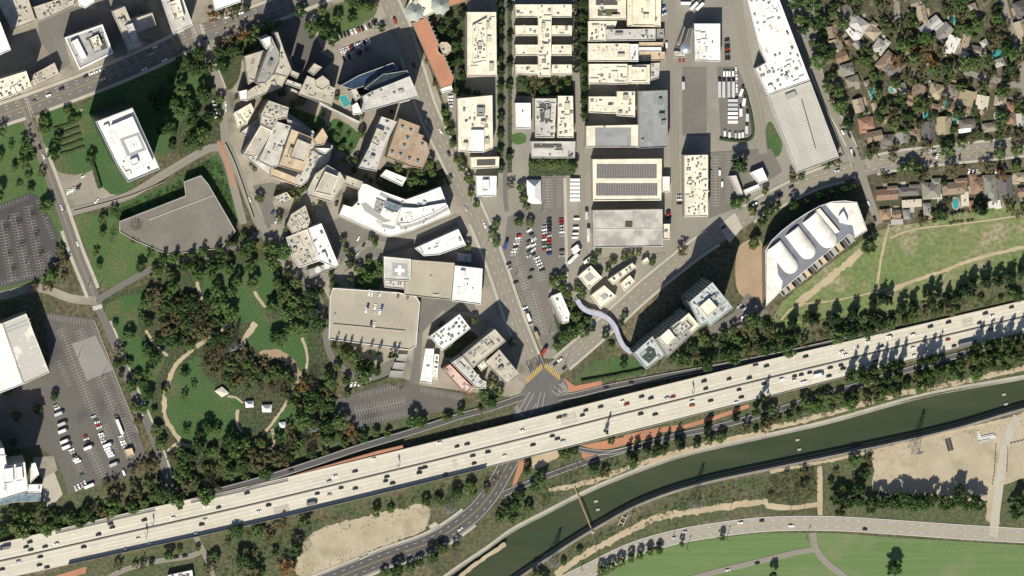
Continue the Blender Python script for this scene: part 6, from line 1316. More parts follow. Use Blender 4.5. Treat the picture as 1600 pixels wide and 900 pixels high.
many([(8, 360, 6), (14, 400, 5), (28, 352, 6), (33, 385, 6), (50, 340, 6), (55, 372, 6), (62, 402, 6), (20, 425, 5)], 'bare', 'inside the upper left lot')
zone([(265, 245), (300, 190), (345, 150), (345, 215), (280, 240)], 16, (5, 8.5), (('mid', 4), ('dark', 2), ('loose', 2)), 'right of the helipad tower', 23, .65)
zone([(330, 0), (400, 10), (470, -5), (470, 20), (420, 50), (380, 80), (345, 110), (335, 60)], 26, (5, 9), (('dark', 3), ('mid', 3), ('autumn', 2), ('olive', 2)), 'along the boulevard at the top', 24, .65)
zone([(470, 0), (600, -5), (600, 60), (590, 40), (540, 50), (510, 65), (480, 60)], 24, (5, 9), (('dark', 3), ('mid', 4), ('olive', 1)), 'around the small lot at the top', 25, .66)
many([(178, 330, 7, 'loose'), (160, 345, 7, 'loose'), (175, 375, 8, 'bare'), (212, 352, 10, 'bare'), (208, 372, 8, 'olive'), (160, 365, 6, 'mid'), (155, 415, 6, 'mid'), (220, 418, 8, 'dark'), (245, 425, 9, 'mid'), (150, 395, 5, 'loose'), (235, 395, 8, 'loose')], 'mid', 'round the lawn by brown deck')
zone([(262, 398), (345, 390), (375, 365), (395, 375), (390, 400), (330, 420), (265, 415)], 16, (6, 9), (('mid', 4), ('dark', 3)), 'below the brown parking deck', 26, .6)
zone([(400, 380), (450, 380), (480, 430), (510, 460), (505, 530), (480, 500), (450, 440), (410, 410)], 16, (6, 10), (('mid', 3), ('dark', 4)), 'between park and plant buildings', 27, .62)
for lst, where in (([(470, 296, 7), (464, 308, 6), (436, 340, 6), (448, 356, 6), (405, 310, 7), (500, 318, 4), (526, 320, 3)], 'around the hospital service yards'), ([(470, 158, 8), (458, 162, 6), (412, 150, 6), (440, 145, 7), (560, 168, 6), (565, 208, 7), (535, 230, 6)], 'in the hospital courtyards'), ([(622, 262, 7), (645, 282, 9), (640, 300, 7), (655, 268, 7), (662, 285, 7), (675, 270, 6), (690, 285, 7), (670, 255, 8), (592, 282, 5), (680, 300, 6)], 'beside the curved white hospital'),
                   ([(536, 375, 5), (540, 390, 5), (548, 398, 5), (580, 372, 5), (586, 380, 5), (560, 420, 7), (575, 432, 9), (595, 415, 7), (570, 455, 6), (720, 370, 6), (730, 385, 6)], 'near the helipad parking deck'), ([(700, 520, 6), (715, 522, 5), (738, 560, 7), (770, 600, 8), (755, 615, 9), (780, 612, 7), (760, 628, 8), (740, 500, 6), (800, 535, 7), (750, 530, 5), (690, 505, 4)], 'round the junction office')): many(lst, 'mid', where)
many([(680, 60, 8), (690, 45, 7), (700, 30, 8), (708, 50, 8), (712, 70, 9), (716, 95, 8), (705, 100, 7), (720, 25, 7), (722, 118, 7), (712, 140, 7), (730, 142, 7), (745, 146, 6)], 'dark', 'behind the terracotta hall')
many([(695, 175, 6), (698, 190, 7), (702, 205, 7), (708, 225, 6), (716, 250, 7), (722, 262, 7), (732, 280, 7), (736, 300, 7), (745, 318, 6), (655, 60, 5, 'olive'), (668, 95, 5, 'olive'), (680, 130, 5, 'olive'), (650, 45, 5), (775, 350, 6), (770, 365, 7), (775, 380, 6)], 'mid', 'along the avenue')
many([(782, y, 6) for y in (5, 25, 45, 65, 90, 112, 135, 160, 185, 210, 235, 262)]+[(796, y, 6) for y in (12, 60, 100, 135, 245)], 'dark', 'lining the narrow studio lane')
many([(900, y, 6) for y in (8, 28, 48, 68, 88, 108)]+[(913, y, 6.5) for y in (6, 26, 46, 58, 75, 97, 112, 135, 157, 178)], 'dark', 'lining the cream workshop alley', 11)
zone([(806, 122), (895, 122), (895, 148), (806, 148)], 14, (5, 8), (('dark', 3), ('mid', 3), ('olive', 2)), 'below the comb shaped office', 28, .6)
many([(815, 293, 7), (818, 310, 7), (823, 322, 6), (810, 347, 7), (828, 348, 7), (893, 262, 9), (890, 240, 7), (848, 255, 8), (862, 256, 8), (876, 256, 7), (832, 256, 7), (797, 290, 6, 'olive')], 'mid', 'near the white marquee tent')
many([(867, 440, 9), (880, 432, 7), (878, 450, 7), (886, 460, 7), (903, 450, 7), (910, 460, 7), (888, 475, 6), (895, 520, 10), (882, 528, 9), (905, 510, 9), (912, 520, 8), (870, 540, 7), (900, 495, 8), (918, 500, 6)], 'mid', 'round the small studio building')
many([(926, 408, 7), (935, 425, 5), (950, 420, 5), (958, 408, 6), (975, 402, 6), (985, 398, 6), (998, 395, 5), (1066, 392, 8, 'olive'), (1020, 410, 6), (935, 395, 5), (970, 505, 5, 'dark'), (946, 523, 6, 'dark'), (925, 513, 5, 'dark'), (976, 492, 5), (955, 540, 5), (974, 570, 6, 'dark')], 'mid', 'around the bungalow offices')
many([(1155, 258, 13)], 'dark', 'standing alone in the gate parking area', 22); many([(1150, 318, 9), (1165, 312, 6), (1195, 298, 6), (1176, 330, 7)], 'mid', 'beside the gate buildings')
many([(1178, 380, 9, 'mid'), (1191, 345, 8), (1201, 330, 8), (1212, 322, 9), (1240, 320, 9), (1281, 307, 7), (1300, 300, 7), (1320, 296, 8), (1333, 291, 6), (1262, 315, 6)], 'dark', 'above the vaulted studio', 14)
many([(1358, 385, 12)], 'dark', 'beside the corner of the vaulted studio', 20)
zone([(1230, 275), (1320, 245), (1318, 258), (1240, 288)], 10, (4, 7), (('mid', 3), ('olive', 2)), 'below the pale parking deck', 29, .6)
zone([(1235, 0), (1300, -5), (1310, 60), (1290, 100), (1320, 140), (1330, 200), (1310, 190), (1275, 120), (1250, 60)], 34, (6, 10), (('mid', 4), ('dark', 4), ('loose', 2), ('olive', 1)), 'along the upper hillside street', 30, .6)
zone([(1300, -5), (1610, -5), (1610, 120), (1430, 110), (1340, 130), (1310, 60)], 165, (4, 8.5), (('mid', 4), ('dark', 3), ('loose', 3), ('olive', 4)), 'among the upper hillside houses', 31, .52)
zone([(1340, 120), (1430, 110), (1610, 118), (1610, 222), (1480, 235), (1360, 248), (1340, 190)], 150, (3.5, 7.5), (('mid', 4), ('dark', 3), ('loose', 3), ('olive', 4)), 'among the terrace garden houses', 32, .52)
zone([(1365, 262), (1610, 240), (1610, 350), (1520, 330), (1450, 350), (1385, 360)], 40, (3.5, 7), (('olive', 3), ('mid', 3), ('dark', 2), ('autumn', 1)), 'among the houses above the meadow', 33, .66)
many([(1440, 272, 12, 'olive'), (1487, 266, 11, 'olive'), (1545, 262, 10, 'olive'), (1425, 255, 9, 'dark'), (1480, 235, 11, 'mid'), (1395, 245, 8, 'olive'), (1562, 240, 10, 'mid'), (1590, 235, 10, 'mid')], 'olive', 'overhanging the right diagonal road')
many([(1530, 325, 10, 'tall'), (1537, 330, 9, 'tall')], 'tall', 'clustered behind the meadow houses', 20)
many([(1485, 348, 3), (1490, 346, 3), (1496, 345, 3), (1502, 345, 3), (1512, 344, 3), (1518, 343, 3)], 'palm', 'in the palm row at the meadow edge', 12)
zone([(205, 112), (300, 70), (330, 100), (342, 140), (300, 185), (265, 235), (250, 200), (225, 150)], 30, (6, 9), (('mid', 3), ('dark', 4)), 'added to darken the lawn above the tower', 51, .7)  # trees put in to darken the lawn where the tower's shadow misses it
many([(255, 402, 10, 'gum'), (275, 400, 9, 'gum'), (300, 396, 9, 'gum'), (318, 392, 10, 'gum'), (340, 388, 9, 'gum'), (360, 380, 9, 'gum')], 'gum', 'in the tall row by the brown deck', 20)
many([(1402, 98, 9), (1445, 85, 12), (1458, 100, 9), (1428, 78, 9)], 'autumn', 'over the hillside cul de sac', 12)
zone([(365, 150), (620, 150), (600, 300), (540, 340), (470, 330), (400, 300)], 40, (3, 5), (('mid', 4), ('dark', 2), ('loose', 1)), 'between the hospital blocks', 52, .9)
zone([(505, 400), (600, 400), (600, 440), (520, 445)], 14, (4, 6), (('mid', 4), ('dark', 2)), 'above the sand parking deck', 53, .75)
zone([(250, 470), (330, 475), (360, 515), (345, 545), (400, 565), (470, 595), (515, 610), (520, 640), (460, 635), (430, 605), (380, 600), (335, 590), (312, 556), (275, 540)], 80, (4.5, 7.5), (('olive', 6), ('bare', 2), ('autumn', 1), ('mid', 2)), 'in the brown central park grove', 61, .4)
zone([(265, 690), (330, 700), (380, 690), (430, 700), (480, 670), (540, 660), (555, 672), (470, 712), (390, 735), (300, 765), (270, 740)], 50, (4.5, 7.5), (('olive', 5), ('autumn', 1), ('mid', 4), ('dark', 2)), 'in the lower park grove', 62, .42)
zone([(20, 815), (100, 805), (220, 780), (300, 765), (400, 742), (330, 768), (240, 785), (110, 822), (20, 840)], 40, (4.5, 7), (('mid', 4), ('dark', 4)), 'above the freeway at left', 63, .42)
zone([(1000, 565), (1100, 528), (1190, 498), (1240, 508), (1400, 492), (1600, 448), (1600, 462), (1400, 510), (1200, 553), (1090, 572)], 60, (4, 6.5), (('mid', 3), ('dark', 4), ('olive', 3)), 'right of the glass twin block', 64, .45)
zone([(1200, 645), (1290, 620), (1400, 594), (1600, 545), (1600, 568), (1470, 600), (1300, 640), (1205, 665)], 50, (4, 6.5), (('mid', 6), ('dark', 2), ('olive', 1)), 'between freeway and channel', 65, .45)
# freeway bank, upper right
many([(1240, 505, 9), (1272, 500, 11), (1303, 500, 11), (1335, 492, 10), (1365, 475, 7), (1363, 495, 7), (1380, 468, 9), (1390, 470, 8), (1410, 482, 9), (1428, 478, 8), (1452, 462, 9), (1465, 460, 8), (1480, 470, 7), (1505, 455, 10), (1520, 445, 10), (1540, 440, 10), (1560, 440, 9), (1580, 435, 10), (1598, 425, 9), (1498, 465, 7)], 'tall', 'on the meadow edge above the freeway', 19, 1.35)
zone([(1020, 560), (1100, 528), (1190, 495), (1240, 505), (1400, 488), (1600, 445), (1600, 460), (1400, 512), (1200, 555), (1090, 572)], 50, (5, 9), (('mid', 3), ('dark', 4), ('olive', 3)), 'right of the glass twin block', 34, .62)
# below the freeway, right
many([(1183, 645, 6, 'gum'), (1196, 650, 6, 'tall'), (1345, 592, 9), (1360, 590, 8), (1330, 592, 6), (1388, 592, 8), (1402, 590, 8), (1435, 588, 6), (1452, 585, 7), (1468, 582, 9), (1525, 560, 9), (1545, 558, 9), (1558, 552, 7), (1575, 545, 7), (1590, 540, 7), (1552, 570, 8)], 'gum', 'in the tall row below the freeway', 26, 1.4)
zone([(1200, 640), (1290, 615), (1400, 588), (1600, 538), (1600, 568), (1470, 600), (1300, 640), (1205, 665)], 48, (5, 8.5), (('mid', 5), ('dark', 2), ('olive', 2)), 'between freeway and channel', 35, .6)
many([(1334, 581, 7), (1349, 580, 8), (1366, 578, 8), (1380, 577, 7), (1396, 572, 8), (1410, 570, 7), (1440, 566, 7), (1455, 562, 8), (1466, 560, 7), (1530, 545, 8), (1545, 541, 8), (1560, 537, 8), (1578, 533, 8), (1596, 529, 8), (1196, 622, 6), (948, 676, 4)], 'gum', 'beside the lower freeway shoulder', 28, 1.2)
many([(982, 710, 5), (995, 705, 6), (1012, 703, 7), (1027, 697, 6), (1060, 688, 7), (1065, 698, 6), (1042, 695, 5), (1106, 668, 6), (1110, 662, 6), (1150, 655, 6)], 'tall', 'beside the lower right ramp', 17, 1.3)
zone([(905, 742), (980, 715), (1060, 695), (1170, 665), (1200, 655), (1200, 668), (1070, 700), (930, 745)], 22, (4, 7), (('mid', 3), ('olive', 3), ('dark', 2)), 'on the bank above the channel', 36, .62)
many([(845, 745, 10, 'dark'), (836, 762, 9, 'mid'), (884, 712, 8, 'mid'), (878, 706, 6, 'dark'), (822, 735, 7, 'dark'), (898, 705, 6, 'dark'), (805, 790, 9, 'dark'), (812, 775, 8, 'dark'), (825, 795, 7, 'mid'), (790, 798, 9, 'dark'), (780, 812, 8, 'mid'), (800, 812, 7, 'mid'), (955, 690, 5, 'mid'), (995, 690, 4, 'mid')], 'mid', 'at the bend of the south road')
many([(690, 858, 9, 'dark'), (675, 870, 10, 'dark'), (620, 892, 10, 'dark'), (640, 888, 8, 'mid'), (712, 855, 7, 'olive'), (600, 895, 7, 'mid'), (655, 880, 7, 'dark')], 'dark', 'on the lower side of the south road')
zone([(320, 840), (400, 822), (470, 810), (490, 830), (460, 880), (430, 905), (330, 905)], 26, (6, 10), (('mid', 4), ('dark', 3), ('olive', 3), ('bare', 1)), 'left of the bare lot', 37, .6)
many([(448, 888, 14)], 'autumn', 'at the left end of the bare lot', 12); many([(470, 850, 16)], 'bare', 'at the edge of the bare lot', 16)
zone([(180, 882), (280, 855), (310, 845), (310, 875), (200, 898)], 12, (4, 7), (('mid', 4), ('olive', 2)), 'below the freeway sound wall at left', 38, .62)
zone([(530, 808), (620, 790), (700, 765), (760, 745), (780, 740), (760, 765), (700, 785), (620, 800)], 14, (4, 7), (('mid', 4), ('dark', 2)), 'below the sound wall near the underpass', 39, .7)
# dirt yard trees
many([(1305, 780, 7), (1322, 785, 8), (1340, 782, 8), (1360, 790, 9), (1375, 785, 9), (1395, 785, 10), (1410, 780, 12), (1425, 785, 12), (1440, 785, 10), (1455, 780, 9), (1478, 785, 10), (1492, 780, 10), (1515, 785, 11), (1530, 788, 9), (1595, 790, 12), (1585, 800, 9), (1342, 765, 8), (1312, 800, 6), (1500, 765, 7)], 'dark', 'in the row below the dirt yard', 20, 1.4)
zone([(1290, 755), (1310, 730), (1345, 715), (1364, 715), (1360, 760), (1325, 770)], 13, (5, 7), (('mid', 3), ('olive', 3), ('dark', 2)), 'at the left end of the dirt yard', 40, .6)
zone([(1200, 745), (1270, 728), (1276, 775), (1237, 786), (1200, 780)], 10, (4, 6), (('bare', 3), ('olive', 3)), 'in the plot by the dirt yard', 41, .7)
many([(1397, 888, 12), (1208, 900, 6)], 'dark', 'on the mown lawn at the bottom', 18); many([(1128, 840, 5), (1000, 868, 6), (985, 872, 7), (970, 878, 7), (1015, 862, 6), (955, 885, 7), (1030, 860, 6), (1065, 850, 4), (940, 892, 8)], 'mid', 'below the lower right drive', 11)
many([(838, 898, 8), (850, 905, 8), (905, 862, 5), (880, 880, 5)], 'mid', 'on the lower channel bank')
many([(10, 612, 7), (25, 650, 8), (60, 640, 8), (85, 620, 6), (20, 690, 7), (30, 715, 6)], 'dark', 'in the shaded garden at the left edge')
for x, y in ((205, 735), (218, 728), (165, 757), (228, 725), (178, 752)): tree(x, y, 8, 'olive', 'below the lower left lot edge')
plant_trees()
# low scrub as ground cover
def scrub(name, poly, n, size, mat, seed, label):
    r = random.Random(seed); V = []; F = []; xs = [p[0] for p in poly]; ys = [p[1] for p in poly]; c = 0; t = 0
    while c < n and t < n*12:
        t += 1; x, y = r.uniform(min(xs), max(xs)), r.uniform(min(ys), max(ys))
        if not inside((x, y), poly): continue
        c += 1; gx, gy = G(x, y); s = r.uniform(.5, 1)*size
        for _ in range(16):
            a = r.uniform(0, 6.28); q = r.random()**.5*s; quadleaf(V, F, (gx+math.cos(a)*q, gy+math.sin(a)*q, r.uniform(.15, .9)*s*.8), s*.28, r)
    o = new_obj(name, mesh_from(name, V, F, [mat])); o['kind'] = 'stuff'; o['label'] = label; o['category'] = 'shrubs'
LS = leaf_mat('leaves_scrub', ((.07, .105, .04), (.07, .105, .04), (.12, .13, .06))); LB = leaf_mat('leaves_brown_scrub', ((.14, .11, .075), (.14, .11, .075), (.18, .16, .09)))
scrub('shrubs', [(985, 568), (1080, 528), (1190, 495), (1400, 490), (1620, 440), (1620, 458), (1400, 512), (1200, 556), (1090, 574)], 420, 2.2, LS, 1, 'low green scrub on the bank above the freeway at right')
scrub('shrubs', [(1200, 645), (1400, 590), (1620, 535), (1620, 570), (1300, 645), (1205, 668)], 380, 2.2, LS, 2, 'low green scrub between freeway and channel at right')
scrub('shrubs', [(20, 818), (250, 770), (400, 738), (640, 665), (780, 632), (640, 678), (400, 745), (250, 782), (110, 824), (20, 842)], 380, 2.2, LS, 3, 'low green scrub on the bank above the freeway at left')
scrub('shrubs', [(400, 825), (480, 812), (790, 732), (770, 765), (700, 788), (560, 803), (480, 822), (400, 900), (330, 900)], 330, 2.0, LS, 4, 'low green scrub below the freeway sound wall')
scrub('shrubs', [(850, 885), (945, 828), (1090, 770), (1203, 742), (1280, 728), (1280, 775), (1203, 775), (1060, 800), (950, 842)], 420, 1.6, LS, 5, 'low green scrub on the lower channel bank')
scrub('shrubs', [(1200, 746), (1270, 728), (1277, 778), (1237, 788), (1195, 780)], 190, 2.0, LB, 6, 'brown scrub in the plot beside the dirt yard')
scrub('shrubs', [(230, 480), (340, 500), (470, 590), (520, 640), (440, 620), (330, 590), (280, 545)], 300, 2.2, LB, 7, 'brown undergrowth in the central park grove')
scrub('shrubs', [(265, 700), (375, 685), (470, 655), (555, 672), (470, 710), (300, 765)], 260, 2.2, LB, 8, 'brown undergrowth in the lower park grove')
scrub('shrubs', [(470, 832), (540, 812), (660, 785), (676, 800), (672, 822), (560, 876), (470, 902), (455, 885), (480, 880), (655, 825), (650, 800), (500, 845)], 150, .9, LS, 10, 'weeds on the rim of the bare lot')
scrub('shrubs', [(1360, 715), (1480, 680), (1600, 655), (1600, 665), (1480, 692), (1372, 722), (1376, 760), (1540, 775), (1545, 795), (1365, 772)], 170, .8, LS, 11, 'weeds on the rim of the dirt yard')
scrub('shrubs', [(1262, -5), (1610, -5), (1610, 320), (1450, 345), (1385, 355), (1345, 250)], 900, 1.5, LS, 12, 'garden shrubs between the hillside houses')
scrub('shrubs', [(172, 334), (262, 292), (328, 250), (346, 258), (370, 350), (326, 284), (314, 270), (284, 282), (286, 303), (188, 343)], 420, 1.9, LM['dark'], 13, 'dark shrubs added as shade on the slope above the brown deck')  # dark shrubs added to stand in for shade on this slope
scrub('shrubs', [(880, 720), (985, 712), (1200, 655), (1200, 668), (1060, 704), (900, 765), (850, 790), (800, 820), (790, 810)], 300, 1.8, LS, 9, 'low green scrub on the upper channel bank')
# ================================================================ VEHICLES
PAINT = object_colour('car_paint', .35); M_cglass = plain('car_glass', (.02, .022, .026), .15); M_tyre = plain('tyre', (.02, .02, .02), .9)
def car_mesh(name, L, W, H, cab0, cab1, boxy=0.0):
    """body shell with bonnet, cabin, boot; glass band; four wheels"""
    V = []; F = []; M = []
    prof = [(-L/2, .35), (-L/2, .75), (-L/2+.25, .88), (cab0, .95), (cab0+.55*(1-boxy), H), (cab1-.75*(1-boxy), H), (cab1, .95), (L/2-.3, .82), (L/2, .62), (L/2, .35)]
    n = len(prof)
    for sgn in (-1, 1):
        for i, (x, z) in enumerate(prof): V.append((x, sgn*W/2*(.80 if z > 1.0 else (.94 if abs(x) > L/2-.1 else 1)), z))
    for i in range(n-1):
        F.append((i, i+1, n+i+1, n+i)); M.append(1 if i in (3, 5) else 0)
    F.append((n-1, 0, n, 2*n-1)); M.append(2)
    for s_ in (0, 1):
        k = s_*n
        for q, m in (((0, 1, 2, 3, 6, 7, 8, 9), 0), ((3, 4, 5, 6), 1)):
            f = tuple(k+i for i in q); F.append(f if s_ == 0 else f[::-1]); M.append(m)
    for x in (-L*.31, L*.31):
        for y in (-W/2+.1, W/2-.1):
            k = len(V); m = 10
            for yy in (y-.11, y+.11): V += [(x+math.cos(2*math.pi*i/m)*.33, yy, .33+math.sin(2*math.pi*i/m)*.33) for i in range(m)]
            F += [(k+i, k+(i+1) % m, k+m+(i+1) % m, k+m+i) for i in range(m)]+[tuple(range(k, k+m)), tuple(range(k+m, k+2*m))]; M += [2]*(m+2)
    return mesh_from(name, V, F, [PAINT, M_cglass, M_tyre], M)
CARS = [car_mesh('sedan', 4.7, 1.85, 1.45, -1.5, 1.0), car_mesh('suv', 4.8, 1.95, 1.75, -2.1, 1.1, .35), car_mesh('hatchback', 4.2, 1.8, 1.5, -1.8, 1.0, .15)]
VAN = car_mesh('van', 5.8, 2.1, 2.3, -2.75, 2.2, .5)
def truck_mesh(L, cab=True, H=3.4):
    b = [(-.9 if cab else 0, 0, .9, L-2.4 if cab else L, 2.5, H-.9, 0, 0), (-.5, 0, .55, L-1.5, 1.8, .35, 0, 2)]
    if cab: b += [(L/2-.9, 0, .6, 1.9, 2.3, 1.9, 0, 0), (L/2-.7, 0, 2.0, 1.3, 2.2, .7, 0, 1)]
    for x in (-L*.38, -L*.28, L*.36): b += [(x, 1.05, 0, .9, .3, .9, 0, 2), (x, -1.05, 0, .9, .3, .9, 0, 2)]
    return boxes_mesh('truck', b, [PAINT, M_cglass, M_tyre])
TRUCK = truck_mesh(9); SEMI = truck_mesh(16, True, 4.0); TRAILER = truck_mesh(12, False, 3.8); TRAILERS = truck_mesh(8.5, False, 3.2)
PC = {'white': (.80, .80, .79), 'silver': (.45, .46, .47), 'grey': (.16, .165, .17), 'dark': (.022, .023, .026), 'red': (.30, .035, .03), 'blue': (.03, .07, .22), 'tan': (.38, .32, .22), 'green': (.05, .13, .11)}
def vehicle(x, y, z, head, col, where, me=None, group=None, name=None, cat=None, desc=None):
    r = random.Random(int(x*17+y*29)); m = me or r.choice(CARS); p = P(x, y, z+.8); p.z = z
    nm = name or 'car'; o = new_obj(nm, m); o.location = p; o.rotation_euler = (0, 0, head); o.scale = (1.1, 1.1, 1.1); c = PC[col]; f_ = r.uniform(.85, 1.1); o.color = (*[v*f_ for v in c], 1)
    tag(o, '%s %s %s' % (col, desc or nm.replace('_', ' '), where), cat or nm.split('_')[-1], group or 'vehicles '+where); return o
def tz(lst, ox, oy): return [(ox+q[0]/4, oy+q[1]/4, *(q[2:] or ('dark',))) for q in lst]
UC = tz([(30, 712, 'grey', 't'), (160, 710), (185, 685), (190, 730), (283, 725), (350, 690, 'white'), (617, 650), (690, 572), (703, 607), (903, 560), (1085, 555, 'white'), (1128, 488), (1290, 470, 'white'), (1365, 470), (1543, 383)], 0, 675) \
    + tz([(457, 322, 'silver'), (497, 288, 'white'), (617, 240), (735, 168, 'white'), (1145, 72, 'white'), (1258, 102), (1318, 72)], 400, 675) \
    + tz([(60, 885, 'white'), (293, 806), (327, 802, 'grey'), (438, 792), (461, 768), (555, 750), (687, 712, 'white'), (718, 737, 'red'), (809, 678), (868, 691), (968, 700, 'silver'), (1002, 672, 'red'), (1200, 585), (1355, 568), (1480, 556), (1523, 488), (1590, 492), (1213, 642)], 800, 450) \
    + tz([(140, 435), (235, 432), (457, 392, 'white'), (480, 411, 'white'), (623, 337, 'white'), (707, 358), (757, 283), (755, 306, 'white'), (902, 290, 'white'), (1015, 247), (1122, 192), (1352, 138), (1322, 226), (1402, 182, 'white'), (1515, 97)], 1200, 450)
LC = tz([(15, 865), (117, 812, 'silver'), (245, 828), (292, 840), (253, 788), (525, 728), (785, 723, 'silver'), (863, 662, 'white'), (935, 705, 'white'), (1225, 640, 'white'), (1263, 590), (1283, 555, 'white')], 0, 675) \
    + tz([(18, 500, 'white'), (80, 465), (345, 435, 'grey', 't'), (385, 396), (460, 393, 'silver'), (532, 353), (620, 353), (810, 308), (818, 283), (853, 320), (1022, 215), (1020, 255), (1055, 225), (1183, 260), (1350, 130), (1363, 197), (1450, 130), (1553, 147, 'white')], 400, 675) \
    + tz([(130, 80), (248, 12), (283, 42), (318, 55, 'silver')], 800, 675) \
    + tz([(806, 795), (895, 793), (1127, 715, 'white'), (1127, 740, 'red'), (1242, 710), (1400, 708, 'white'), (1421, 648), (1432, 682), (1577, 607)], 800, 450) \
    + tz([(88, 580, 'white'), (205, 532), (140, 478, 'white'), (152, 496), (262, 538), (313, 545, 'white', 't'), (380, 550), (217, 592, 'white'), (235, 608, 'white'), (385, 488), (457, 490), (470, 510), (903, 362, 'white'), (912, 418, 'white'), (1125, 327, 'red'), (1165, 373), (1240, 335, 'grey', 'T'), (675, 460), (1393, 258, 'blue'), (1012, 375, 'white')], 1200, 450)
for lst, where, flip in ((UC, 'on the upper freeway lanes', math.pi), (LC, 'on the lower freeway lanes', 0)):
    for v in lst:
        z = fz(v[0]); p = P(v[0], v[1], z); d, of = FW.locate(p.x, p.y); hd = FW.heading(d)+flip; t = v[3] if len(v) > 3 else None
        f = fn(v[0]) if flip else -fs(v[0]); k = 1 if flip else -1; a = abs(of); lane = 4.2+3.6*round((min(f-3.4, max(4.2, a))-4.2)/3.6); q = FW.point(d, k*lane)
        o = vehicle(v[0], v[1], z+.04, hd, v[2], where, {'t': TRUCK, 'T': SEMI}.get(t), name={'t': 'delivery_truck', 'T': 'semi_truck'}.get(t))
        o.location = (q.x, q.y, z+.04)
def on_road(key, lst, where, flipright=True):
    p, _o, z, wd = ROADS[key]
    for x, y, c in lst:
        gx, gy = G(x, y); d, of = p.locate(gx, gy); hd = p.heading(d)+(math.pi if of > 0 else 0); q = p.point(d, max(-wd/2+1.3, min(wd/2-1.3, of)))
        o = vehicle(x, y, z+.01, hd, c, where); o.location = (q.x, q.y, z+.01)
on_road('south_drive', tz([(915, 697), (1015, 662, 'white'), (1080, 625, 'silver'), (1427, 568, 'white'), (1560, 555), (900, 745)], 800, 675)+tz([(143, 588, 'white'), (605, 608)], 1200, 675), 'on the lower right drive')
on_road('cemetery_drive2', [(1137, 892, 'white'), (1183, 880, 'dark')], 'on the path through the mown lawn')
on_road('intersection', tz([(1277, 607, 'white'), (1153, 683)], 400, 675), 'on the curving south road')
on_road('avenue', [(647, 102, 'dark'), (701, 240, 'dark'), (722, 328, 'silver'), (702, 276, 'dark'), (757, 352, 'white'), (688, 205, 'white'), (665, 190, 'silver')], 'on the avenue')
on_road('boulevard', [(53, 158, 'grey'), (76, 149, 'white'), (96, 139, 'dark'), (134, 119, 'dark'), (140, 109, 'white'), (148, 107, 'white'), (157, 104, 'white'), (160, 124, 'white'), (240, 69, 'white'), (236, 84, 'silver'), (258, 96, 'white'), (225, 108, 'white'), (320, 60, 'dark'), (355, 25, 'white'), (376, 18, 'white')], 'on the boulevard')
on_road('west_street', [(96, 324, 'white'), (121, 381, 'white'), (68, 245, 'white'), (62, 230, 'dark')], 'on the street left of the tower')
on_road('diagonal', [(875, 562, 'white'), (867, 569, 'dark'), (882, 575, 'dark'), (1172, 322, 'dark'), (1180, 318, 'white'), (1192, 318, 'dark'), (1219, 303, 'dark'), (1236, 292, 'dark'), (1240, 300, 'white'), (1130, 355, 'dark'), (1140, 366, 'silver'), (1412, 253, 'white'), (1460, 242, 'dark'), (1458, 235, 'silver'), (1308, 267, 'silver')], 'on the diagonal road')
on_road('side_street', [(1316, 206, 'white'), (1330, 236, 'white'), (1334, 241, 'dark'), (1348, 320, 'white'), (1359, 345, 'dark'), (1330, 210, 'dark')], 'on the side street by the vaulted studio')
on_road('garden_street', [(358, 147, 'silver'), (360, 162, 'white'), (362, 170, 'silver'), (338, 178, 'white')][:3], 'parked by the street right of the tower')
on_road('park_street', [(205, 586, 'red'), (210, 599, 'red'), (225, 632, 'white'), (222, 645, 'silver')], 'on the street beside the park')
on_road('service_lane', [(390, 312, 'white'), (565, 402, 'silver')], 'on the hospital service lane')
for k, x, y in ((RNE[0], 947, 606), (RNE[0], 986, 597), (RNW[0], 455, 738), (RNW[0], 305, 782)):
    p = P(x, y, 1); d, of = k.locate(p.x, p.y); q = k.point(d, 0); o = vehicle(x, y, q.z+.08, k.heading(d), 'dark', 'on a freeway ramp'); o.location = (q.x, q.y, q.z+.08)
# big red bus
q = vehicle(617, 33, .4, R(-68), 'red', 'turning onto the avenue at the top', VAN, name='minibus', cat='bus')
# parked cars in rows: first, last, count, heading (degrees, world), colours, missing
CC = ['white', 'white', 'silver', 'dark', 'grey', 'dark', 'white', 'red', 'silver', 'dark']
def prow(a, b, n, head, where, seed, colours=None, skip=0.0, z=.22, me=None, name=None, jitter=4):
    r = random.Random(seed)
    for i in range(n):
        if r.random() < skip: continue
        t = i/max(1, n-1); x, y = a[0]+(b[0]-a[0])*t, a[1]+(b[1]-a[1])*t
        vehicle(x, y, z, R(head+r.uniform(-jitter, jitter)+r.choice((0, 180))), colours[i % len(colours)] if colours else r.choice(CC), where, me, name=name)
W = 'parked in the studio lot'
prow((811, 368), (802, 398), 8, 12, W, 1, ['red', 'white', 'silver', 'white', 'dark', 'white', 'white', 'silver'])
prow((827, 360), (834, 372), 3, 25, W, 2, ['white', 'dark', 'silver']); prow((826, 377), (827, 400), 4, 30, W, 3, ['dark', 'white', 'dark', 'silver']); prow((834, 375), (833, 398), 4, 30, W, 4, ['white', 'white', 'white', 'dark'])
prow((851, 354), (850, 390), 8, 10, W, 5, ['silver', 'white', 'silver', 'red', 'white', 'green', 'silver', 'red']); prow((858, 342), (858, 395), 11, 10, W, 6, ['dark', 'dark', 'dark', 'dark', 'grey', 'silver', 'red', 'red', 'green', 'silver', 'dark'])
prow((877, 343), (878, 368), 6, 5, W, 7, ['red', 'red', 'silver', 'silver', 'white', 'silver']); prow((878, 391), (878, 400), 2, 5, W, 8, ['dark', 'silver']); prow((839, 403), (847, 422), 5, 20, W, 9, ['white', 'white', 'white', 'silver', 'dark'])
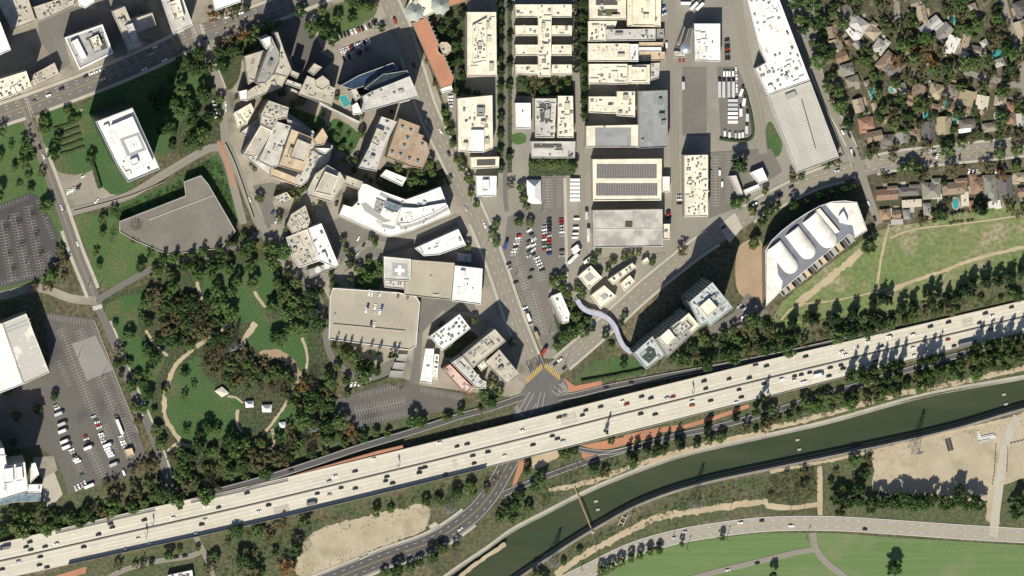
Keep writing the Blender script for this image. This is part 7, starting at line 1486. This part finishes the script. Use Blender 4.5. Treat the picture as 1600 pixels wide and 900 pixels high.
for x, y, c in ((831, 422, 'dark'), (828, 434, 'dark'), (795, 412, 'dark'), (797, 420, 'silver'), (806, 441, 'dark'), (859, 397, 'blue'), (821, 481, 'white'), (823, 486, 'white'), (830, 507, 'silver')): vehicle(x, y, .22, R(20), c, W)
for x, y, c in ((825, 494, 'white'), (838, 522, 'tan')): vehicle(x, y, .22, R(110), c, 'parked along the avenue side of the studio lot', TRUCK, name='truck')
# lorries beside the stages
for i in range(6): vehicle(898, 281+i*6.2, .22, 0, 'white', 'parked side by side left of the solar stage', TRAILERS, name='trailer')
for x, y, c in ((901, 342, 'white'), (900, 356, 'white'), (899, 365, 'white'), (898, 371, 'white')): vehicle(x, y, .22, 0, c, 'parked in the alley by the streaky stage', VAN, name='van')
for x, y, a in ((899, 386, 38), (901, 391, 38), (899, 400, 42), (893, 406, 42), (918, 406, 38), (925, 407, 40)): vehicle(x, y, .22, R(a), 'white', 'parked aslant below the alley', TRUCK, name='truck')
for x, y, a in ((916, 335, 90), (919, 361, 90)): vehicle(x, y, .22, R(a), 'silver', 'beside the wall of the streaky stage', TRUCK, name='truck')
vehicle(919, 372, .22, R(90), 'white', 'behind the truck by the streaky stage', VAN, name='van')
# truck yard
for i, x in enumerate((1123.5, 1130, 1138, 1145)): vehicle(x, 138, .22, R(90), 'silver', 'in the upright row of the truck yard', SEMI, name='semi_truck')
for i, x in enumerate((1131, 1135.5, 1139.5, 1145)): vehicle(x, 114.5, .22, R(90), 'white', 'at the upper end of the truck yard', VAN, name='van')
for i in range(6): vehicle(1144.5, 157+i*6.7, .22, 0, 'white' if i > 2 else 'silver', 'in the stacked row of the truck yard', TRAILERS, name='trailer')
for x, y, a, c in ((1158, 143, 70, 'white'), (1162, 158, 80, 'white'), (1157, 174, 90, 'white'), (1167, 182, 88, 'silver'), (1166, 201, 88, 'silver'), (1132, 208, 90, 'white'), (1139.5, 210, 90, 'white'), (1149, 211, 90, 'silver'), (1155, 211, 90, 'white'), (1160, 210, 90, 'white')): vehicle(x, y, .22, R(a), c, 'around the rim of the truck yard', TRUCK if a != 90 or y < 205 else VAN, name='truck' if a != 90 or y < 205 else 'van')
prow((1150, 108), (1151, 140), 7, 90, 'in the short column of the truck yard', 10, ['white', 'silver', 'white'])
prow((1136, 62), (1137, 92), 9, 5, 'beside the white sound stage', 11, ['dark', 'grey', 'dark', 'dark', 'red']); prow((1062, 94), (1068, 94), 2, 90, 'below the water tower', 12, ['red', 'red'])
vehicle(1067, 132, .22, R(90), 'silver', 'alone at the edge of the studio court', TRUCK, name='truck'); prow((1036, 10), (1038, 22), 4, 20, 'by the yellow tinted stage', 13, ['blue', 'silver', 'blue', 'white'])
for x, y, a in ((1071, 5, 0), (1084, 9, 45), (1093, 10, 45)): vehicle(x, y, .22, R(a), 'white', 'at the top of the studio yard', TRAILERS, name='trailer')
vehicle(1041, 70, .22, R(90), 'white', 'on the yard street by the stepped workshop', VAN, name='van')
prow((1061, 306), (1061, 318), 3, 0, 'beside the solar stage annex', 14, ['silver', 'white', 'dark']); prow((1044, 330), (1045, 340), 3, 30, 'beside the streaky stage annex', 15, ['dark', 'red', 'dark'])
for x, y in ((1124, 269), (1128, 287)): vehicle(x, y, .22, R(90), 'white', 'in the gate parking area', VAN, name='van')
# hospital and other lots
prow((533, 56), (588, 37), 11, -70, 'in the upper row of the small top lot', 16); prow((533, 80), (577, 64), 13, -70, 'in the middle row of the small top lot', 17, ['white', 'white', 'silver', 'white', 'red', 'dark', 'silver', 'white', 'silver', 'white', 'dark', 'silver', 'white'])
prow((537, 92), (576, 76), 10, -70, 'in the lower row of the small top lot', 18)
prow((704, 151), (704, 166), 4, 0, 'beside the cream office by the avenue', 19, ['white', 'white', 'silver', 'white'])
prow((106, 300), (124, 292), 6, 72, 'below the tower garden', 20, ['white', 'white', 'white', 'silver', 'dark', 'dark']); vehicle(130, 276, .22, R(30), 'white', 'in the forecourt left of the tower'); vehicle(151, 314, .22, R(50), 'white', 'on the drive below the tower')
prow((336, 158), (339, 183), 5, 10, 'in the row right of the tower trees', 21, ['silver', 'white', 'silver', 'white', 'white'])
ZD = 12.05
for x, y, c in ((577, 457, 'white'), (581, 459, 'white'), (592, 459, 'silver'), (594, 460, 'white'), (572, 484, 'white'), (575, 478, 'dark'), (586, 479, 'white'), (585, 487, 'silver'), (593, 487, 'white'), (597, 480, 'blue'), (523, 493, 'silver'), (580, 505, 'dark'), (585, 507, 'white'), (622, 462, 'grey'), (637, 464, 'grey')): vehicle(x, y, ZD, R(80), c, 'on the roof of the sand parking deck')
for x, y, c in ((649, 599, 'white'),)[:0]: pass
prow((549, 601), (561, 599), 3, 70, 'below the trees left of the carports', 22, ['white', 'white', 'white']); prow((574, 594), (578, 593), 2, 70, 'right of the white cars left of the carports', 23, ['white', 'white'])
prow((1155, 478), (1164, 482), 3, 40, 'beside the glass twin block', 24, ['silver', 'dark', 'silver']); prow((1152, 502), (1162, 494), 4, 40, 'in the small lot right of the glass twin block', 25, ['white', 'dark', 'white', 'silver'])
for x, y, c in ((560, 373, 'white'), (568, 383, 'dark'), (493, 487, 'white'), (496, 490, 'white'), (430, 370, 'silver'), (426, 332, 'blue'), (432, 345, 'white')): vehicle(x, y, .24, R(60), c, 'parked among the hospital service lanes')
vehicle(790, 382, .22, R(70), 'blue', 'with trailer by the avenue fence', TRUCK, name='truck'); vehicle(850, 548, .22, R(60), 'red', 'by the junction corner of the studio lot', TRUCK, name='truck')
# lower left lot
W = 'parked in the lower left lot'
prow((146, 651), (149, 657), 2, 20, W, 30, ['silver', 'green']); prow((152, 660), (155, 668), 3, 20, W, 31, ['white', 'red', 'white']); prow((158, 678), (162, 690), 4, 20, W, 32, ['white', 'white', 'silver', 'white'])
prow((168, 701), (174, 712), 4, 20, 'in the white row of the lower left lot', 33, ['white'], me=VAN, name='van'); vehicle(168, 695, .22, R(20), 'white', 'above the white vans of the lower left lot', TRUCK, name='truck')
prow((112, 703), (118, 716), 4, 22, W, 34, ['white', 'silver', 'dark', 'white']); prow((119, 718), (122, 721), 2, 22, W, 35, ['white', 'white'], me=VAN, name='van'); vehicle(138, 699, .22, R(22), 'white', 'alone right of the shadow edge in lower left lot', TRUCK, name='truck')
prow((133, 682), (137, 690), 3, 22, W, 36, ['red', 'white', 'dark']); prow((189, 682), (195, 698), 5, 20, W, 37, ['white', 'silver', 'white', 'white', 'silver']); vehicle(186, 665, .22, R(112), 'white', 'long and white above the tan kiosk', SEMI, name='semi_truck')
vehicle(178, 725, .22, R(22), 'silver', 'in the tree shade of the lower left lot', TRUCK, name='truck'); vehicle(128, 742, .22, R(22), 'green', W); vehicle(193, 738, .22, R(110), 'white', 'by the lower wall of the lower left lot', VAN, name='van')
prow((118, 763), (133, 755), 4, -68, W, 38, ['white', 'white', 'silver', 'white']); vehicle(139, 759, .22, R(22), 'white', 'at the bottom row of the lower left lot', TRAILERS, name='trailer')
for x, y in ((98, 673), (101, 689), (104, 698), (92, 646), (97, 662)): vehicle(x, y, .22, R(22), 'white' if y > 665 else 'silver', 'in the shaded corner of the lower left lot', TRUCK, name='truck')
prow((87, 634), (92, 642), 3, 22, 'in the shaded corner of the lower left lot', 39, ['silver', 'white', 'silver'])
for x, y, c in ((1487, 232, 'silver'), (1464, 244, 'white'), (1520, 269, 'white'), (1526, 268, 'silver'), (1514, 268, 'white'), (1556, 268, 'white'), (1558, 262, 'red'), (1377, 24, 'white')): vehicle(x, y, .3, R(75), c, 'in a driveway of the hillside houses')
for x, y, c in ((275, 871, 'dark'), (289, 869, 'dark')): vehicle(x, y, .3, R(14), c, 'on the lane below the sound wall')
finish_labels()
